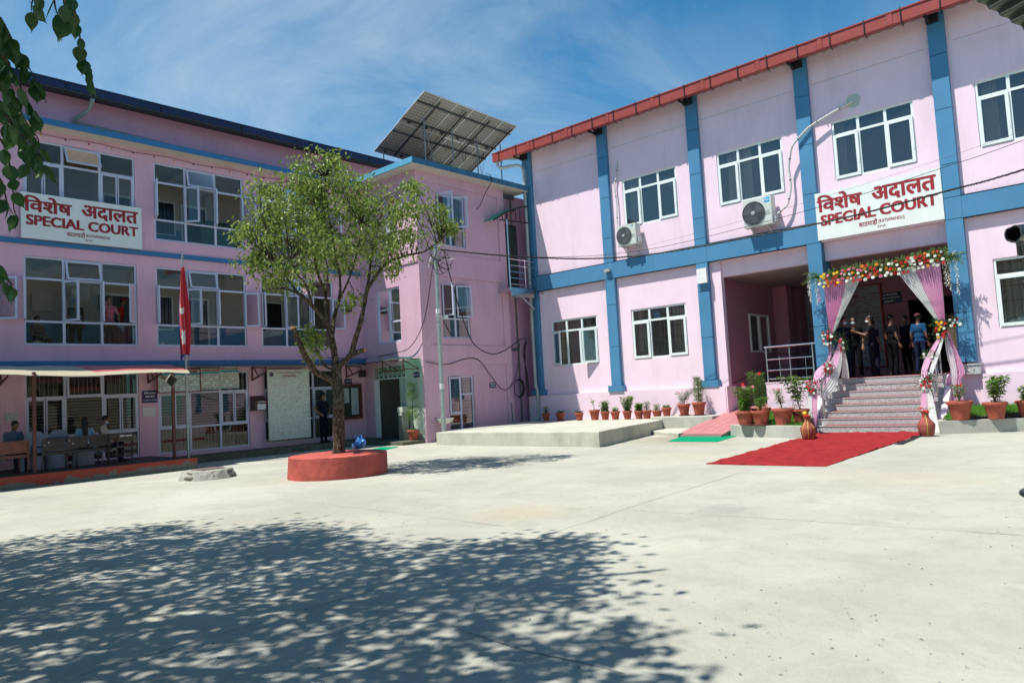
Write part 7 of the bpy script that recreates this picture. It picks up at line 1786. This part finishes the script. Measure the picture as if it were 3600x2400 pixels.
    yawm = Matrix.Rotation(yaw,3,'Z'); L = V(loc)
    def fix(B_): B_.v = [yawm@(v*scale)+L for v in B_.v]; return B_
    mats = [M('cloth_%.3f_%.3f_%.3f'%top, top, .95, var=.12, scale=7, bump=.3, bscale=30, spec=.08), M('cloth_%.3f_%.3f_%.3f'%legs, legs, .95, var=.12, scale=7, bump=.3, bscale=30, spec=.08), M('skin_%.2f'%skin[0], skin, .5, var=.06), M('shoe_%.2f'%shoes[0], shoes, .4)]
    t = thing('person', label, 'person', L)
    fix(B2).build('body', mats, t, smooth=True)
    HR2 = HR
    if hair:
        h = B(); h.ell(hd+HR@V((0,.018,.035)),(.083,.096,.095),16,10,rot=HR)
        # cut away the face side
        keep = [(f, m) for f, m in zip(h.f, h.m) if (lambda c: not (c.y < -.045 and c.z < .055) and c.z > -.05)(HR.transposed()@(sum((h.v[i] for i in f), V())/len(f)-hd))]
        h.f = [k[0] for k in keep]; h.m = [0]*len(h.f)
        if hair == 'bun': h.ell(hd+HR@V((0,.11,.02)),(.045,.045,.045),10,6)
        if hair == 'long':
            P = [hd+HR@V((0,.07,.05)), hd+V((0,.105,-.1)), J['che']+V((0,.135,.05)), J['bel']+V((0,.14,.0))]; h.tube(smooth(P,4),[.085,.082,.08,.078,.075,.074,.072,.07,.066,.06,.05,.04,.02],10)
        if hair == 'shoulder': h.tube([hd+HR@V((0,.05,.03)),hd+HR@V((0,.075,-.12))],[.085,.06],10)
        fix(h).build('hair', HAIR, t, smooth=True)
    if cap:
        h = B(); h.ell(hd+HR@V((0,.012,.055)),(.088,.10,.075),16,8,rot=HR); keep = [f for f in h.f if (HR.transposed()@(sum((h.v[i] for i in f), V())/len(f)-hd)).z > .045]; h.f = keep; h.m = [0]*len(keep)
        h.v += [hd+HR@V(p) for p in ((-.07,-.07,.055),(.07,-.07,.055),(.05,-.155,.045),(-.05,-.155,.045),(-.07,-.07,.065),(.07,-.07,.065),(.05,-.155,.053),(-.05,-.155,.053))]; i = len(h.v)-8
        for f in ((0,3,2,1),(4,5,6,7),(0,1,5,4),(1,2,6,5),(2,3,7,6),(3,0,4,7)): h.f.append(tuple(i+k for k in f)); h.m.append(0)
        fix(h).build('cap', M('cap_%.2f'%cap[0], cap, .8), t, smooth=True)
    if mask:
        h = B(); h.ell(hd+HR@V((0,-.035,-.045)),(.06,.068,.05),14,8,rot=HR); fix(h).build('face_mask', M('mask_%.2f'%mask[0], mask, .8), t, smooth=True)
    else:
        h = B(); h.box((-.022,-.004,-.004),(.022,.004,.004)); h.v = [hd+HR@(v+V((0,-.087,-.052))) for v in h.v]; fix(h).build('mouth', M('lips',(.16,.05,.04),.5), t)
    if shades: 
        h = B(); h.ell(hd+HR@V((.032,-.085,.018)),(.03,.012,.02),10,6,rot=HR); h.ell(hd+HR@V((-.032,-.085,.018)),(.03,.012,.02),10,6,rot=HR); fix(h).build('sunglasses', BLACK, t)
    else:
        for s_ in (-1,1):
            h = B(); h.ell(hd+HR@V((s_*.03,-.086,.018)),(.014,.007,.007),8,5,rot=HR); fix(h).build('eye', M('eye_dark',(.02,.015,.012),.2), t)
    return t
PF = 1.47; d90 = math.pi/2
FW = -d90   # facing -X (toward the yard)
NV = (.010,.013,.028)
person('woman with hair bun in dark short-sleeved top, hand on hip, leftmost in the dark portico', (23.75,7.62,PF), FW+1.1, female=True, scale=1.09, top=NV, legs=(.012,.02,.04), hair='bun', mask=(.35,.5,.6), arms=dict(elbR=(-.34,.08,1.17),wriR=(-.2,.0,1.0)))
person('man in black shirt with dark glasses and pale blue mask, facing the yard', (23.9,7.38,PF), FW+.1, scale=1.08, top=(.006,.006,.008), legs=(.006,.006,.008), mask=(.45,.58,.64), shades=True, sleeves='short')
person('man in dark shirt with white mask raising both hands while talking', (23.8,6.88,PF), FW-1.25, scale=1.08, top=(.010,.011,.016), legs=(.010,.012,.018), mask=(.75,.75,.74), arms=dict(elbL=(.22,-.14,1.17),wriL=(.14,-.36,1.27),elbR=(-.22,-.14,1.17),wriR=(-.10,-.38,1.30)))
person('short-haired man in dark clothes half hidden behind the man with the white mask', (24.6,7.05,PF), FW+2.6, scale=1.02, top=NV, legs=NV)
person('man in black standing with back turned in the middle of the portico', (24.1,6.38,PF), FW+2.5, scale=1.07, top=(.006,.006,.008), legs=(.006,.006,.008))
person('man in dark uniform facing the blue-shirted officer deep in the portico', (24.9,6.2,PF), FW-.6, scale=1.06, top=(.012,.012,.02), legs=(.008,.008,.012))
person('officer in blue shirt and dark red cap seen from behind in the portico', (24.0,5.62,PF), FW+2.9, scale=1.04, top=(.014,.06,.14), legs=(.012,.02,.05), cap=(.07,.008,.012), sleeves='short')
person('dark figure near the right pillar inside the portico', (25.2,4.95,PF), FW+.5, scale=1.05, top=(.01,.01,.014), legs=(.01,.01,.014))
person('guard in navy uniform and cap with hands on hips standing behind the tree trunk', (15.05,22.85,.19), .35, scale=1.04, top=(.010,.013,.026), legs=(.008,.010,.020), cap=(.008,.01,.02), head=(0,.75), arms=dict(elbL=(.40,.06,1.16),wriL=(.215,-.05,.99),elbR=(-.40,.06,1.16),wriR=(-.215,-.05,.99)))
# first-floor window
W2 = 3.47
person('woman in pink embroidered top talking on a phone at the open first floor window', (8.30,23.75,W2), .1, scale=.98, female=True, top=(.50,.16,.18), legs=(.04,.03,.03), skin=(.30,.17,.12), hair='shoulder', head=(0,-.3), arms=dict(elbR=(-.30,-.08,1.17),wriR=(-.10,-.06,1.50),elbL=(.22,-.10,1.14),wriL=(.16,-.25,1.02)))
person('man in bright red shirt and red cap leaning on the first floor window sill', (8.62,23.95,W2), 1.15, scale=.98, top=(.45,.03,.02), legs=(.05,.04,.04), cap=(.40,.02,.02), head=(.12,0), bend=.25)
person('man in dark grey cap and dark shirt seen from behind inside the first floor window', (7.55,24.3,W2), 2.8, scale=.96, top=(.035,.03,.03), legs=(.03,.03,.03), cap=(.03,.035,.035))
person('person sitting low behind a steel cooking pot at the left of the first floor window', (6.5,24.1,W2-.12), .3, pose='sit', scale=.9, top=(.12,.07,.07), legs=(.05,.05,.05), skin=(.28,.16,.11))
# seated people on the veranda
person('man in blue shirt sitting with bowed head behind the reddish bench', (5.32,21.75,.29), .15, pose='sit', scale=1.0, top=(.07,.12,.20), legs=(.02,.02,.03), head=(.45,.1), sleeves='long')
person('woman in pale blue top with very long black hair sitting with her back turned', (6.85,21.45,.29), 2.9, pose='sit', scale=.98, female=True, top=(.22,.34,.46), legs=(.008,.008,.01), hair='long', head=(.1,0))
person('man in patterned pale shirt and blue mask sitting behind the long bench looking down', (7.48,22.0,.29), 1.0, pose='sit', scale=1.0, top=(.40,.38,.34), legs=(.012,.014,.03), mask=(.35,.55,.60), head=(.4,0))
# phone and pots held or used
tag(B().box((8.15,23.62,5.0),(8.175,23.68,5.12)).build('phone', BLACK, loc=(8.16,23.65,5.0)), 'black mobile phone held to the ear of the woman in pink', 'phone')
PO = M('dented_steel',(.35,.35,.34),.35,.9)
for (x,y,z,r,h,lb) in ((6.35,23.7,3.47,.20,.28,'wide steel cooking pot at the lower left pane of the first floor window'),(9.0,23.75,3.47,.17,.3,'steel pot at the lower right pane beside the man in red'),(9.8,23.8,3.47,.2,.3,'steel pot under the sill of the window above the flag')):
    b = B(); b.lathe((x,y,z),[(r*.9,0),(r,.03),(r,h),(r*1.07,h+.01),(r*.95,h+.01),(r*.9,h*.5)],22); tag(b.build('cooking_pot', PO, loc=(x,y,z), smooth=True), lb, 'pot')

# ---------------------------------------------------------------- groups of repeated things
GRP = {'air_conditioner':'air conditioners on the right facade','veranda_post':'posts of the veranda','covered_chair':'white covered chairs on the veranda','waiting_bench':'benches on the veranda',
 'bouquet':'bouquets tied around the entrance','entrance_drape':'curtains of the flower arch','stair_drape':'cloth swags on the stair rails','clay_jar':'painted jars at the steps','overhead_cable':'cables strung from the pole',
 'handrail':'steel rails of the entrance','sign_board':'court name boards','notice_board':'notice boards over the veranda','refrigerant_pipe':'wrapped pipes of the air conditioners','cooking_pot':'steel pots in the first floor windows','sign_plate':'small navy sign plates','paper_notice':'paper notices on the left pillars','court_building':'court wings'}
for o in list(bpy.data.objects):
    if o.parent is None and 'label' in o and 'group' not in o:
        k = o.name.split('.')[0]
        if k in GRP: o['group'] = GRP[k]
        elif k == 'potted_plant': o['group'] = 'flower pots along the plinth' if o.location.x > 22.1 else 'flower pots around the lawn kerbs'
        elif k == 'person': o['group'] = 'people in the portico' if o.location.x > 23 else 'people at the first floor window' if o.location.z > 3 else 'people on the veranda'
